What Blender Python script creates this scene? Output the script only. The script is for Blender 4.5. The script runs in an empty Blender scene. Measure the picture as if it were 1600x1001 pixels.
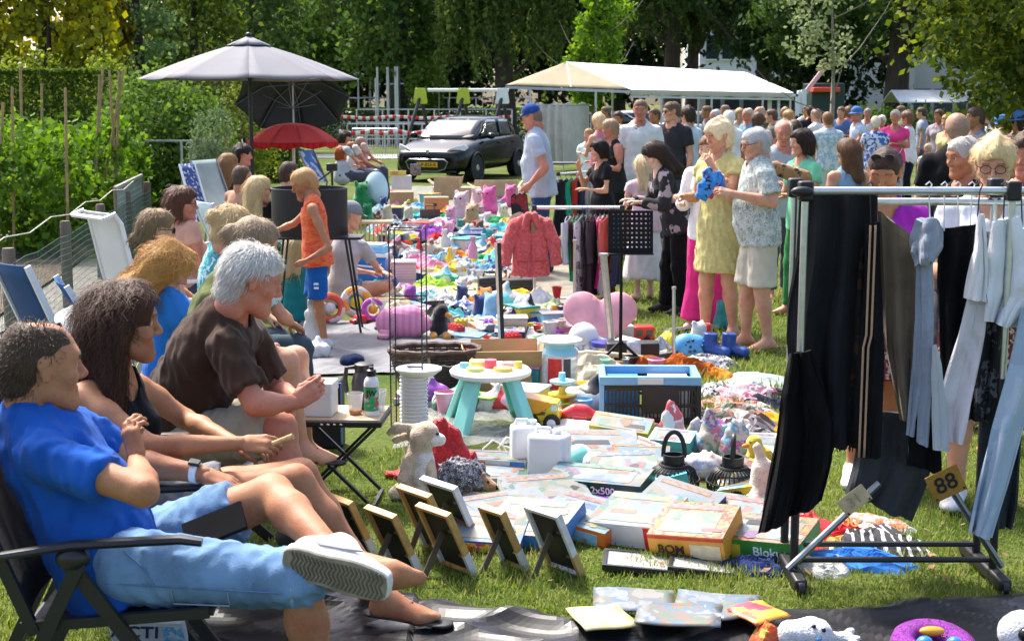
import bpy,math,random
import numpy as np
from mathutils import Vector,Matrix,Euler
R=math.radians
random.seed(7); rng=np.random.default_rng(7)
SC=bpy.context.scene
COL=SC.collection
# camera, sky, sun, exposure
CAMH,FPX,HOR=1.9,2222.0,155.0
PITCH=math.atan((500.5-HOR)/FPX)
cam=bpy.data.cameras.new('camera'); camo=bpy.data.objects.new('camera',cam); COL.objects.link(camo)
cam.sensor_width=36.0; cam.lens=FPX*36.0/1600.0
cam.clip_start=0.1; cam.clip_end=900
camo.location=(0,0,CAMH); camo.rotation_euler=(R(90)-PITCH,0,0)
cam.dof.use_dof=True; cam.dof.focus_distance=7.2; cam.dof.aperture_fstop=8.0
SC.camera=camo
SUNV=Vector((-0.40,0.58,1.0)).normalized()
W=bpy.data.worlds.new('World'); SC.world=W; W.use_nodes=True
_n=W.node_tree.nodes; _bg=_n['Background']
_sky=_n.new('ShaderNodeTexSky'); _sky.sky_type='NISHITA'; _sky.sun_disc=False
_sky.sun_elevation=math.asin(SUNV.z); _sky.sun_rotation=math.atan2(SUNV.x,SUNV.y)
_sky.air_density=.8; _sky.dust_density=4.0; _sky.ozone_density=.6
W.node_tree.links.new(_sky.outputs[0],_bg.inputs[0]); _bg.inputs[1].default_value=0.13
_sl=bpy.data.lights.new('sun','SUN'); _sl.energy=2.6; _sl.angle=R(8); _sl.color=(1,.955,.88)
_so=bpy.data.objects.new('sun',_sl); COL.objects.link(_so)
_so.rotation_euler=(-SUNV).to_track_quat('-Z','Y').to_euler()
SC.view_settings.view_transform='Standard'; SC.view_settings.look='None'
SC.view_settings.exposure=1.68; SC.view_settings.gamma=1.0
SC.cycles.max_bounces=6; SC.cycles.diffuse_bounces=3; SC.cycles.transparent_max_bounces=12
SC.cycles.use_denoising=True
# pixel -> place
_ct,_st=math.cos(PITCH),math.sin(PITCH)
def ray(px,py):
 x=(px-800)/FPX; y=-(py-500.5)/FPX
 return Vector((x,_ct+y*_st,-_st+y*_ct))
def G(px,py,z=0.0):
 d=ray(px,py); t=(z-CAMH)/d.z
 return Vector((d.x*t,d.y*t,z))
def At(px,py,Y):
 d=ray(px,py); t=Y/d.y
 return Vector((d.x*t,Y,CAMH+d.z*t))
def pxm(Y):return FPX/Y
# materials
_MC={}
def _newmat(name):
 m=bpy.data.materials.new(name); m.use_nodes=True
 nt=m.node_tree
 return m,nt,nt.nodes,nt.nodes['Principled BSDF'],nt.links
def c4(c):return(c[0],c[1],c[2],1)
def lin(r,g,b):
 f=lambda v:(v/255/12.92)if v/255<=.04045 else((v/255+.055)/1.055)**2.4
 return(f(r),f(g),f(b))
def mul(c,k):return tuple(min(1,max(0,x*k))for x in c)
def _wrinkle(N,L,src,k,bp):
 mp=N.new('ShaderNodeMapping'); mp.inputs['Scale'].default_value=(1,1,.6); mp.inputs['Rotation'].default_value=(.5,.4,.7); L.new(src,mp.inputs[0])
 w=N.new('ShaderNodeTexNoise'); w.noise_type='RIDGED_MULTIFRACTAL'; w.inputs['Scale'].default_value=5.5; w.inputs['Detail'].default_value=3; w.inputs['Distortion'].default_value=1.2; L.new(mp.outputs[0],w.inputs['Vector'])
 b2=N.new('ShaderNodeBump'); b2.inputs['Strength'].default_value=k; b2.inputs['Distance'].default_value=.05; L.new(w.outputs[0],b2.inputs['Height']); L.new(b2.outputs[0],bp.inputs['Normal'])
def mat(c,rough=.6,var=.12,scale=8,bump=0.0,bscale=60,metal=0.0,sheen=0.0,trans=0.0,sss=0.0,spec=.5,coat=0,alpha=1,ior=1.45,stretch=None,wrinkle=0):
 key=('m',tuple(round(x,4)for x in c),rough,var,scale,bump,bscale,metal,sheen,trans,sss,spec,coat,alpha,stretch,wrinkle)
 if key in _MC:return _MC[key]
 m,nt,N,b,L=_newmat('surface')
 tc=N.new('ShaderNodeTexCoord')
 src=tc.outputs['Object']
 if stretch:
  mp=N.new('ShaderNodeMapping'); mp.inputs['Scale'].default_value=stretch; L.new(src,mp.inputs[0]); src=mp.outputs[0]
 nz=N.new('ShaderNodeTexNoise'); nz.inputs['Scale'].default_value=scale; nz.inputs['Detail'].default_value=5
 L.new(src,nz.inputs['Vector'])
 rp=N.new('ShaderNodeValToRGB'); rp.color_ramp.elements[0].position=.3; rp.color_ramp.elements[1].position=.7
 rp.color_ramp.elements[0].color=c4(mul(c,1-var)); rp.color_ramp.elements[1].color=c4(mul(c,1+var))
 L.new(nz.outputs[0],rp.inputs[0]); L.new(rp.outputs[0],b.inputs['Base Color'])
 b.inputs['Roughness'].default_value=rough; b.inputs['Metallic'].default_value=metal
 b.inputs['Specular IOR Level'].default_value=spec
 b.inputs['Sheen Weight'].default_value=sheen
 b.inputs['Transmission Weight'].default_value=trans; b.inputs['IOR'].default_value=ior
 b.inputs['Coat Weight'].default_value=coat; b.inputs['Alpha'].default_value=alpha
 if sss:b.inputs['Subsurface Weight'].default_value=sss; b.inputs['Subsurface Radius'].default_value=(.02,.008,.005); b.inputs['Subsurface Scale'].default_value=.5
 if bump:
  n2=N.new('ShaderNodeTexNoise'); n2.inputs['Scale'].default_value=bscale; n2.inputs['Detail'].default_value=4
  L.new(src,n2.inputs['Vector'])
  bp=N.new('ShaderNodeBump'); bp.inputs['Strength'].default_value=bump; bp.inputs['Distance'].default_value=.01
  L.new(n2.outputs[0],bp.inputs['Height']); L.new(bp.outputs[0],b.inputs['Normal'])
  if wrinkle:_wrinkle(N,L,src,wrinkle,bp)
 _MC[key]=m
 return m
def cloth(c,var=.16,bump=.25,bscale=160,wrinkle=.5,**k):return mat(c,rough=.9,var=var,scale=6,bump=bump,bscale=bscale,sheen=.03,spec=.15,wrinkle=wrinkle,**k)
def plastic(c,rough=.32,**k):return mat(c,rough=rough,var=.05,scale=5,spec=.5,**k)
def metalm(c,rough=.3):return mat(c,rough=rough,var=.08,scale=30,metal=1)
def _ramp(N,cols,mode='CONSTANT'):
 rp=N.new('ShaderNodeValToRGB'); cr=rp.color_ramp; cr.interpolation=mode
 n=len(cols)
 cr.elements[0].position=0; cr.elements[0].color=c4(cols[0])
 cr.elements[1].position=1/n if mode=='CONSTANT' else 1; cr.elements[1].color=c4(cols[1 if mode=='CONSTANT' else-1])
 rest=range(2,n)if mode=='CONSTANT' else range(1,n-1)
 for i in rest:
  e=cr.elements.new(i/n if mode=='CONSTANT' else i/(n-1)); e.color=c4(cols[i])
 return rp
def cover(cols,scale=14,rough=.35,warp=.35,seed=0,bump=0,stretch=(1,1,1),kind='voronoi',sheen=0):
 """printed picture or patterned cloth: patches of several inks"""
 key=('c',tuple(map(tuple,cols)),scale,rough,warp,seed,bump,stretch,kind)
 if key in _MC:return _MC[key]
 m,nt,N,b,L=_newmat('print')
 tc=N.new('ShaderNodeTexCoord'); mp=N.new('ShaderNodeMapping'); mp.inputs['Scale'].default_value=stretch
 mp.inputs['Location'].default_value=(seed*3.7,seed*1.9,seed*.7); L.new(tc.outputs['Object'],mp.inputs[0])
 nz=N.new('ShaderNodeTexNoise'); nz.inputs['Scale'].default_value=scale*1.3; nz.inputs['Detail'].default_value=4
 L.new(mp.outputs[0],nz.inputs['Vector'])
 mx=N.new('ShaderNodeMix'); mx.data_type='VECTOR'; mx.inputs[0].default_value=min(warp,.8)*.12
 L.new(mp.outputs[0],mx.inputs[4]); L.new(nz.outputs['Color'],mx.inputs[5])
 if kind=='noise':
  v=N.new('ShaderNodeTexNoise'); v.inputs['Scale'].default_value=scale*.6; v.inputs['Detail'].default_value=2
  L.new(mx.outputs[1],v.inputs['Vector']);
  mr=N.new('ShaderNodeMapRange'); mr.inputs[1].default_value=.28; mr.inputs[2].default_value=.72; L.new(v.outputs[0],mr.inputs[0]); out=mr.outputs[0]
 else:
  v=N.new('ShaderNodeTexVoronoi'); v.inputs['Scale'].default_value=scale; L.new(mx.outputs[1],v.inputs['Vector'])
  sp=N.new('ShaderNodeSeparateColor'); L.new(v.outputs['Color'],sp.inputs[0]); out=sp.outputs[0]
 rp=_ramp(N,cols); L.new(out,rp.inputs[0]); L.new(rp.outputs[0],b.inputs['Base Color'])
 b.inputs['Roughness'].default_value=rough
 if sheen:b.inputs['Sheen Weight'].default_value=sheen; b.inputs['Specular IOR Level'].default_value=.2
 if bump:
  bp=N.new('ShaderNodeBump'); bp.inputs['Strength'].default_value=bump; bp.inputs['Distance'].default_value=.01
  L.new(nz.outputs[0],bp.inputs['Height']); L.new(bp.outputs[0],b.inputs['Normal'])
 _MC[key]=m
 return m
def stripes(c1,c2,scale=40,axis='X',rough=.85,dist=0,duty=.5,coord='Object'):
 key=('s',tuple(c1),tuple(c2),scale,axis,rough,dist,duty)
 if key in _MC:return _MC[key]
 m,nt,N,b,L=_newmat('striped')
 tc=N.new('ShaderNodeTexCoord'); w=N.new('ShaderNodeTexWave'); w.bands_direction=axis; w.inputs['Scale'].default_value=scale
 w.inputs['Distortion'].default_value=dist; L.new(tc.outputs[coord],w.inputs['Vector'])
 rp=N.new('ShaderNodeValToRGB'); rp.color_ramp.elements[0].position=duty-.06; rp.color_ramp.elements[1].position=duty+.06
 rp.color_ramp.elements[0].color=c4(c1); rp.color_ramp.elements[1].color=c4(c2)
 L.new(w.outputs[1],rp.inputs[0]); L.new(rp.outputs[0],b.inputs['Base Color']); b.inputs['Roughness'].default_value=rough
 _MC[key]=m
 return m
def leafmat(c1,c2,c3=None,tr=.35,rough=.5):
 key=('l',c1,c2,c3,tr)
 if key in _MC:return _MC[key]
 m,nt,N,b,L=_newmat('leaf')
 ge=N.new('ShaderNodeNewGeometry'); rp=_ramp(N,[c1,c2]+([c3]if c3 else[]),'LINEAR')
 L.new(ge.outputs['Random Per Island'],rp.inputs[0]); L.new(rp.outputs[0],b.inputs['Base Color'])
 b.inputs['Roughness'].default_value=.7; b.inputs['Specular IOR Level'].default_value=.12
 t=N.new('ShaderNodeBsdfTranslucent'); mx=N.new('ShaderNodeMixShader'); mx.inputs[0].default_value=tr
 br=N.new('ShaderNodeHueSaturation'); br.inputs['Value'].default_value=1.5; br.inputs['Saturation'].default_value=1.1; br.inputs['Hue'].default_value=.485
 L.new(rp.outputs[0],br.inputs['Color']); L.new(br.outputs[0],t.inputs[0])
 L.new(b.outputs[0],mx.inputs[1]); L.new(t.outputs[0],mx.inputs[2]); L.new(mx.outputs[0],N['Material Output'].inputs[0])
 _MC[key]=m
 return m
def tcloth(c,tr=.45):
 key=('t',c,tr)
 if key in _MC:return _MC[key]
 m,nt,N,b,L=_newmat('canvas'); nz=N.new('ShaderNodeTexNoise'); nz.inputs['Scale'].default_value=3; tc=N.new('ShaderNodeTexCoord'); L.new(tc.outputs['Object'],nz.inputs['Vector'])
 rp=_ramp(N,[mul(c,.9),mul(c,1.1)],'LINEAR'); L.new(nz.outputs[0],rp.inputs[0]); L.new(rp.outputs[0],b.inputs['Base Color']); b.inputs['Roughness'].default_value=.85
 t=N.new('ShaderNodeBsdfTranslucent'); L.new(rp.outputs[0],t.inputs[0]); mx=N.new('ShaderNodeMixShader'); mx.inputs[0].default_value=tr
 L.new(b.outputs[0],mx.inputs[1]); L.new(t.outputs[0],mx.inputs[2]); L.new(mx.outputs[0],N['Material Output'].inputs[0])
 _MC[key]=m
 return m
def film(c,alpha=.5,rough=.15,bump=.6):
 key=('f',c,alpha,rough,bump)
 if key in _MC:return _MC[key]
 m,nt,N,b,L=_newmat('film')
 b.inputs['Base Color'].default_value=c4(c); b.inputs['Roughness'].default_value=rough
 tb=N.new('ShaderNodeBsdfTransparent'); mx=N.new('ShaderNodeMixShader'); mx.inputs[0].default_value=alpha
 nz=N.new('ShaderNodeTexNoise'); nz.inputs['Scale'].default_value=30; tc=N.new('ShaderNodeTexCoord'); L.new(tc.outputs['Object'],nz.inputs['Vector'])
 bp=N.new('ShaderNodeBump'); bp.inputs['Strength'].default_value=bump; bp.inputs['Distance'].default_value=.01; L.new(nz.outputs[0],bp.inputs['Height']); L.new(bp.outputs[0],b.inputs['Normal'])
 L.new(tb.outputs[0],mx.inputs[1]); L.new(b.outputs[0],mx.inputs[2]); L.new(mx.outputs[0],N['Material Output'].inputs[0])
 _MC[key]=m
 return m
# meshes and things
def setp(o,label=None,cat=None,group=None,kind=None):
 if label:o['label']=label
 if cat:o['category']=cat
 if group:o['group']=group
 if kind:o['kind']=kind
 return o
def link(name,me,parent=None,loc=None,rot=None,**k):
 o=bpy.data.objects.new(name,me); COL.objects.link(o)
 if parent is not None:o.parent=parent
 if loc is not None:o.location=loc
 if rot is not None:o.rotation_euler=rot
 setp(o,**k)
 return o
def T(name,label,cat,loc=(0,0,0),rz=0,group=None,rot=None):
 return link(name,None,None,loc,rot if rot is not None else(0,0,rz),label=label,cat=cat,group=group)
def mesh_np(V,F,mats=None,idx=None,smooth=True):
 """V (n,3), F (m,4) or (m,3) arrays -> mesh, fast"""
 V=np.asarray(V,np.float32); F=np.asarray(F,np.int32); k=F.shape[1]
 me=bpy.data.meshes.new('shape')
 me.vertices.add(len(V)); me.vertices.foreach_set('co',V.ravel())
 me.loops.add(F.size); me.loops.foreach_set('vertex_index',F.ravel())
 me.polygons.add(len(F)); me.polygons.foreach_set('loop_start',np.arange(0,F.size,k,dtype=np.int32))
 me.polygons.foreach_set('loop_total',np.full(len(F),k,np.int32))
 if smooth:me.polygons.foreach_set('use_smooth',np.ones(len(F),bool))
 if idx is not None:me.polygons.foreach_set('material_index',np.asarray(idx,np.int32))
 for m in(mats if isinstance(mats,(list,tuple))else[mats]):me.materials.append(m)
 me.update(calc_edges=True)
 return me
class MB:
 """collects shapes for ONE mesh"""
 def __init__(s):s.v=[]; s.f=[]; s.m=[]; s.mi=0
 def use(s,i):s.mi=i; return s
 def add(s,vs,fs):
  o=len(s.v); s.v+=[tuple(v)for v in vs]; s.f+=[tuple(i+o for i in f)for f in fs]; s.m+=[s.mi]*len(fs)
  return s
 def box(s,c,d,rot=None,taper=1.0):
  x,y,z=d[0]/2,d[1]/2,d[2]/2; t=taper
  vs=[Vector(p)for p in((-x,-y,-z),(x,-y,-z),(x,y,-z),(-x,y,-z),(-x*t,-y*t,z),(x*t,-y*t,z),(x*t,y*t,z),(-x*t,y*t,z))]
  if rot is not None:
   M=Euler(rot).to_matrix(); vs=[M@v for v in vs]
  c=Vector(c)
  return s.add([v+c for v in vs],[(0,3,2,1),(4,5,6,7),(0,1,5,4),(1,2,6,5),(2,3,7,6),(3,0,4,7)])
 def tube(s,pts,r,n=8,cap=True,flat=1.0):
  pts=[Vector(p)for p in pts]; rs=r if isinstance(r,(list,tuple))else[r]*len(pts)
  vs=[]; up=None
  for i,p in enumerate(pts):
   d=(pts[min(i+1,len(pts)-1)]-pts[max(i-1,0)]).normalized()
   if up is None:up=Vector((0,0,1))if abs(d.z)<.9 else Vector((0,1,0))
   a=d.cross(up)
   if a.length<1e-4:a=d.orthogonal()
   a.normalize(); b=a.cross(d).normalized(); up=b
   for k in range(n):
    t=2*math.pi*k/n; vs.append(p+a*math.cos(t)*rs[i]+b*math.sin(t)*rs[i]*flat)
  fs=[(i*n+k,i*n+(k+1)%n,(i+1)*n+(k+1)%n,(i+1)*n+k)for i in range(len(pts)-1)for k in range(n)]
  if cap:fs+=[tuple(range(n-1,-1,-1)),tuple(range((len(pts)-1)*n,len(pts)*n))]
  return s.add(vs,fs)
 def bar(s,a,b,w,h,up=(0,0,1)):
  a=Vector(a); b=Vector(b); d=(b-a).normalized(); u=Vector(up)
  sd=d.cross(u)
  if sd.length<1e-4:sd=d.orthogonal()
  sd.normalize(); u=sd.cross(d).normalized(); sd*=w/2; u*=h/2
  vs=[a-sd-u,a+sd-u,a+sd+u,a-sd+u,b-sd-u,b+sd-u,b+sd+u,b-sd+u]
  return s.add(vs,[(0,3,2,1),(4,5,6,7),(0,1,5,4),(1,2,6,5),(2,3,7,6),(3,0,4,7)])
 def lathe(s,prof,n=20,c=(0,0,0),sq=(1,1),ax='z'):
  vs=[]; c=Vector(c)
  for(r,z)in prof:
   for k in range(n):
    t=2*math.pi*k/n; x,y=r*math.cos(t)*sq[0],r*math.sin(t)*sq[1]
    vs.append(c+(Vector((x,y,z))if ax=='z' else Vector((x,-z,y))if ax=='y' else Vector((z,x,y))))
  fs=[(i*n+k,i*n+(k+1)%n,(i+1)*n+(k+1)%n,(i+1)*n+k)for i in range(len(prof)-1)for k in range(n)]
  if prof[0][0]>1e-5:fs.append(tuple(range(n-1,-1,-1)))
  if prof[-1][0]>1e-5:fs.append(tuple(range((len(prof)-1)*n,len(prof)*n)))
  return s.add(vs,fs)
 def ball(s,c,r,n=12,m=8,rot=None):
  r=(r,r,r)if not isinstance(r,(tuple,list))else r; c=Vector(c); M=Euler(rot).to_matrix()if rot is not None else Matrix.Identity(3)
  vs=[c+M@Vector((0,0,-r[2]))]
  for i in range(1,m):
   a=-math.pi/2+math.pi*i/m
   for k in range(n):
    t=2*math.pi*k/n; vs.append(c+M@Vector((math.cos(a)*math.cos(t)*r[0],math.cos(a)*math.sin(t)*r[1],math.sin(a)*r[2])))
  vs.append(c+M@Vector((0,0,r[2]))); e=len(vs)-1
  fs=[(0,1+(k+1)%n,1+k)for k in range(n)]
  fs+=[(1+i*n+k,1+i*n+(k+1)%n,1+(i+1)*n+(k+1)%n,1+(i+1)*n+k)for i in range(m-2)for k in range(n)]
  fs+=[(1+(m-2)*n+k,1+(m-2)*n+(k+1)%n,e)for k in range(n)]
  return s.add(vs,fs)
 def prism(s,outline,a,b,frm=None):
  """outline of 2d points; frm maps (x,y,d)->3d; from depth a to b"""
  frm=frm or(lambda x,y,d:(x,d,y)); n=len(outline)
  vs=[frm(x,y,a)for x,y in outline]+[frm(x,y,b)for x,y in outline]
  return s.add(vs,[tuple(range(n)),tuple(range(2*n-1,n-1,-1))]+[(i,n+i,n+(i+1)%n,(i+1)%n)for i in range(n)])
 def grid(s,fn,nu,nv,wrap=False):
  vs=[fn(i/(nu if wrap else nu-1),j/(nv-1))for j in range(nv)for i in range(nu)]
  fs=[(j*nu+i,j*nu+(i+1)%nu,(j+1)*nu+(i+1)%nu,(j+1)*nu+i)for j in range(nv-1)for i in range(nu if wrap else nu-1)]
  return s.add(vs,fs)
 def torus(s,c,Rr,r,n=24,m=8,rot=None):
  c=Vector(c); M=Euler(rot).to_matrix()if rot is not None else Matrix.Identity(3)
  return s.grid(lambda u,v:c+M@Vector(((Rr+r*math.cos(v*2*math.pi))*math.cos(u*2*math.pi),(Rr+r*math.cos(v*2*math.pi))*math.sin(u*2*math.pi),r*math.sin(v*2*math.pi))),n,m+1,True)
 def mesh(s,mats,sharp=40):
  me=bpy.data.meshes.new('shape'); me.from_pydata(s.v,[],s.f)
  for m in(mats if isinstance(mats,(list,tuple))else[mats]):me.materials.append(m)
  me.polygons.foreach_set('material_index',s.m)
  if sharp:
   me.polygons.foreach_set('use_smooth',[True]*len(s.f)); me.set_sharp_from_angle(angle=R(sharp))
  me.validate(); me.update()
  return me
 def obj(s,name,mats,parent=None,loc=None,rot=None,bevel=0,sharp=40,solid=0,**k):
  o=link(name,s.mesh(mats,sharp),parent,loc,rot,**k)
  if solid:
   md=o.modifiers.new('thick','SOLIDIFY'); md.thickness=solid; md.offset=0
  if bevel:
   md=o.modifiers.new('edge','BEVEL'); md.width=bevel; md.segments=2; md.limit_method='ANGLE'; md.angle_limit=R(35)
  return o
_TX={}
def text_mesh(txt,size,m,depth=.002,shear=0):
 cu=bpy.data.curves.new('writing','FONT'); cu.body=txt; cu.size=size; cu.extrude=depth; cu.align_x='CENTER'; cu.align_y='CENTER'; cu.shear=shear; cu.resolution_u=3
 cu.offset=size*.012
 o=bpy.data.objects.new('writing',cu); COL.objects.link(o); dg=bpy.context.evaluated_depsgraph_get()
 me=bpy.data.meshes.new_from_object(o.evaluated_get(dg)); me.materials.clear(); me.materials.append(m)
 bpy.data.objects.remove(o); bpy.data.curves.remove(cu)
 return me
def text(txt,size,m,parent,loc,rot,name='lettering',depth=.0015,shear=0,sx=1.0):
 o=link(name,text_mesh(txt,size,m,depth,shear),parent,loc,rot); o.scale=(sx,1,1)
 return o
def sn(x,y,z,s=0):
 return(math.sin(x*1.7+y*2.3+s)+math.sin(y*3.1-z*1.9+s*1.7+1.3)+math.sin(z*2.7+x*3.7+s*2.3+2.1)+math.sin((x+y+z)*5.3+s*3.1))/4
# smooth bodies: blended rounded cones -> one continuous surface
def V3(*a):return np.array(a if len(a)>1 else tuple(a[0]),float)
class Cone:
 __slots__=('a','b','ra','rb','d','sq','k','ca','cb','sub')
 def __init__(s,a,b,ra,rb=None,d=None,sq=1.0,k=.03,ca=False,cb=False,sub=False):
  s.a=V3(a); s.b=V3(b); s.ra=ra; s.rb=ra if rb is None else rb; s.d=None if d is None else V3(d)/(np.linalg.norm(V3(d))+1e-9)
  s.sq=sq; s.k=k; s.ca=ca; s.cb=cb; s.sub=sub
 def inflate(s,o,ca=None,cb=None,b=None,rb=None,a=None,ra=None):
  c=Cone(s.a if a is None else a,s.b if b is None else b,(s.ra if ra is None else ra)+o,(s.rb if rb is None else rb)+o,s.d,s.sq,s.k)
  c.ca=s.ca if ca is None else ca; c.cb=s.cb if cb is None else cb
  return c
def field(cones,res,pad=.03,disp=None):
 lo=np.min([np.minimum(c.a-max(c.ra,c.rb),c.b-max(c.ra,c.rb))for c in cones if not c.sub],0)-pad-2*res
 hi=np.max([np.maximum(c.a+max(c.ra,c.rb),c.b+max(c.ra,c.rb))for c in cones if not c.sub],0)+pad+2*res
 n=np.ceil((hi-lo)/res).astype(int)+1
 F=np.full(n,.3,np.float32)
 ax=[lo[i]+res*np.arange(n[i])for i in range(3)]
 for c in cones:
  r=max(c.ra,c.rb)+c.k+.05
  i0=np.clip(np.floor((np.minimum(c.a,c.b)-r-lo)/res).astype(int),0,n-1); i1=np.clip(np.ceil((np.maximum(c.a,c.b)+r-lo)/res).astype(int)+1,1,n)
  sl=tuple(slice(i0[i],i1[i])for i in range(3))
  X,Y,Z=np.meshgrid(*[ax[i][sl[i]].astype(np.float32)for i in range(3)],indexing='ij',sparse=True)
  ab=c.b-c.a; L2=ab@ab+1e-9
  dot=(X-c.a[0])*ab[0]+(Y-c.a[1])*ab[1]+(Z-c.a[2])*ab[2]
  t=dot/L2; tc=np.clip(t,0,1)
  vx=X-c.a[0]-tc*ab[0]; vy=Y-c.a[1]-tc*ab[1]; vz=Z-c.a[2]-tc*ab[2]
  if c.d is not None and c.sq!=1:
   e=(vx*c.d[0]+vy*c.d[1]+vz*c.d[2])*(1/c.sq-1)
   vx=vx+e*c.d[0]; vy=vy+e*c.d[1]; vz=vz+e*c.d[2]
  D=np.sqrt(vx*vx+vy*vy+vz*vz)-(c.ra+tc*(c.rb-c.ra))
  L=math.sqrt(L2)
  if c.ca:D=np.maximum(D,-t*L)
  if c.cb:D=np.maximum(D,(t-1)*L)
  f=F[sl]
  if c.sub:
   D=-D; h=np.clip(.5-.5*(D-f)/c.k,0,1)
   F[sl]=(D*(1-h)+f*h)+c.k*h*(1-h)
  else:
   h=np.clip(.5+.5*(f-D)/c.k,0,1)
   F[sl]=f*(1-h)+D*h-c.k*h*(1-h)
 if disp is not None:
  near=np.abs(F)<.06
  I=np.nonzero(near); P=[ax[i][I[i]]for i in range(3)]
  F[near]+=disp(*P).astype(np.float32)
 return F,lo,res
def nets(F,lo,res):
 """surface nets: field -> vertices, quads"""
 S=F<0; nx,ny,nz=F.shape
 c=np.zeros((nx-1,ny-1,nz-1),np.int8)
 for dx in(0,1):
  for dy in(0,1):
   for dz in(0,1):c+=S[dx:nx-1+dx,dy:ny-1+dy,dz:nz-1+dz]
 I=np.argwhere((c>0)&(c<8))
 if len(I)==0:return np.zeros((0,3)),np.zeros((0,4),int)
 ids=-np.ones(c.shape,np.int32); ids[tuple(I.T)]=np.arange(len(I))
 acc=np.zeros((len(I),3)); cnt=np.zeros(len(I))
 cs=[(0,0,0),(1,0,0),(0,1,0),(1,1,0),(0,0,1),(1,0,1),(0,1,1),(1,1,1)]
 for(p,q)in((0,1),(2,3),(4,5),(6,7),(0,2),(1,3),(4,6),(5,7),(0,4),(1,5),(2,6),(3,7)):
  A,B=np.array(cs[p]),np.array(cs[q])
  fa=F[tuple((I+A).T)]; fb=F[tuple((I+B).T)]; m=(fa<0)!=(fb<0)
  t=np.where(m,fa/np.where(m,fa-fb,1),0)
  acc[m]+=A+t[m,None]*(B-A); cnt[m]+=1
 V=lo+res*(I+acc/cnt[:,None])
 Q=[]
 for ax in range(3):
  sa=[slice(None)]*3; sb=[slice(None)]*3; sa[ax]=slice(0,-1); sb[ax]=slice(1,None)
  A=S[tuple(sa)]; B=S[tuple(sb)]; E=np.argwhere(A!=B)
  u,v=(ax+1)%3,(ax+2)%3
  E=E[(E[:,u]>0)&(E[:,v]>0)&(E[:,u]<F.shape[u]-1)&(E[:,v]<F.shape[v]-1)]
  eu=np.zeros(3,int); eu[u]=1; ev=np.zeros(3,int); ev[v]=1
  q=np.stack([ids[tuple((E-o).T)]for o in(eu+ev,ev,0*eu,eu)],1)
  inside=A[tuple(E.T)]
  q[~inside]=q[~inside][:,::-1]
  Q.append(q)
 Q=np.concatenate(Q); Q=Q[(Q>=0).all(1)]
 return V,Q
def sdf_np(cones,res,disp=None):return nets(*field(cones,res,disp=disp))
def sdf_obj(name,cones,res,m,parent=None,disp=None,**k):
 V,Q=sdf_np(cones,res,disp)
 return link(name,mesh_np(V,Q,m),parent,**k)
_W=np.random.default_rng(3).normal(size=(12,3)); _P=np.random.default_rng(4).uniform(0,6.28,12)
def wr(amp,freq,sx=1,sy=1,sz=1,n=6,ph=0,ridge=False):
 """displacement of crumpled cloth or curls"""
 def f(x,y,z):
  s=0
  for i in range(n):
   w=_W[i]*freq*(1+.5*i/n)
   s=s+np.sin(x*w[0]*sx+y*w[1]*sy+z*w[2]*sz+_P[i]+ph)
  s=s/n**.5
  return amp*(np.abs(s)*-1.4+.7 if ridge else s)
 return f
# heads, hands, hair in their own small frames
_CACHE={}
def head_geo(res,fem,child):
 key=('head',res,fem,child)
 if key in _CACHE:return _CACHE[key]
 j=.9 if fem else 1.0; w=1.04 if child else 1.0
 C=[Cone((0,-.018,.032),(0,.012,.036),.084*w,.078*w,(1,0,0),.93,.03),Cone((0,.025,.0),(0,.048,-.07),.064,.044*j,(1,0,0),1.0,.035),Cone((-.034*j,.015,-.062),(-.016,.068,-.096),.026,.02,k=.03),Cone((.034*j,.015,-.062),(.016,.068,-.096),.026,.02,k=.03),Cone((-.012,.08,-.098),(.012,.08,-.098),.017*j,k=.02),Cone((-.035,.078,.032),(.035,.078,.032),.017,k=.02),Cone((-.046,.062,-.018),(-.036,.068,-.026),.022,k=.02),Cone((.046,.062,-.018),(.036,.068,-.026),.022,k=.02),Cone((-.032,.104,.012),(-.032,.1,.012),.012,k=.012,sub=True),Cone((.032,.104,.012),(.032,.1,.012),.012,k=.012,sub=True),Cone((0,.088,.018),(0,.112,-.02),.008,.0115*(.85 if fem or child else 1),k=.012),Cone((-.013,.1,-.027),(.013,.1,-.027),.008,k=.01),Cone((-.019,.086,-.056),(.019,.086,-.056),.0085,k=.008),Cone((-.016,.085,-.067),(.016,.085,-.067),.0095,k=.008),Cone((-.03,.1,-.0615),(.03,.1,-.0615),.005,k=.006,sub=True),Cone((0,-.03,-.05),(0,-.04,-.115),.054*(.88 if fem else 1)*(.85 if child else 1),.056*(.88 if fem else 1)*(.85 if child else 1),k=.03)]
 for sx in(-1,1):
  C+=[Cone((sx*.079,-.006,.018),(sx*.077,.0,-.022),.021,.013,(1,.35*sx,0),.36,.008),Cone((sx*.088,.002,.008),(sx*.086,.004,-.008),.009,.006,(1,0,0),.6,.006,sub=True)]
 V,Q=sdf_np(C,res)
 ctr=V[Q].mean(1)
 x,y,z=ctr.T; idx=np.zeros(len(Q),int)
 idx[(np.abs(x)<.023)&(y>.078)&(z<-.051)&(z>-.074)]=1
 idx[(np.abs(x)>.014)&(np.abs(x)<.05)&(y>.05)&(z>.0265+.004*(1-np.abs(np.abs(x)-.03)*40))&(z<.038)]=2
 mb=MB()
 for sx in(-1,1):mb.use(3).ball((sx*.032,.0795,.011),.0128,10,6).use(4).ball((sx*.0315,.0885,.0105),.0064,8,6)
 ve=np.array(mb.v);
 fe=[f if len(f)==4 else(f[0],f[1],f[2],f[2])for f in mb.f]
 _CACHE[key]=(V,Q,idx,ve,mb.f,mb.m)
 return _CACHE[key]
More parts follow.
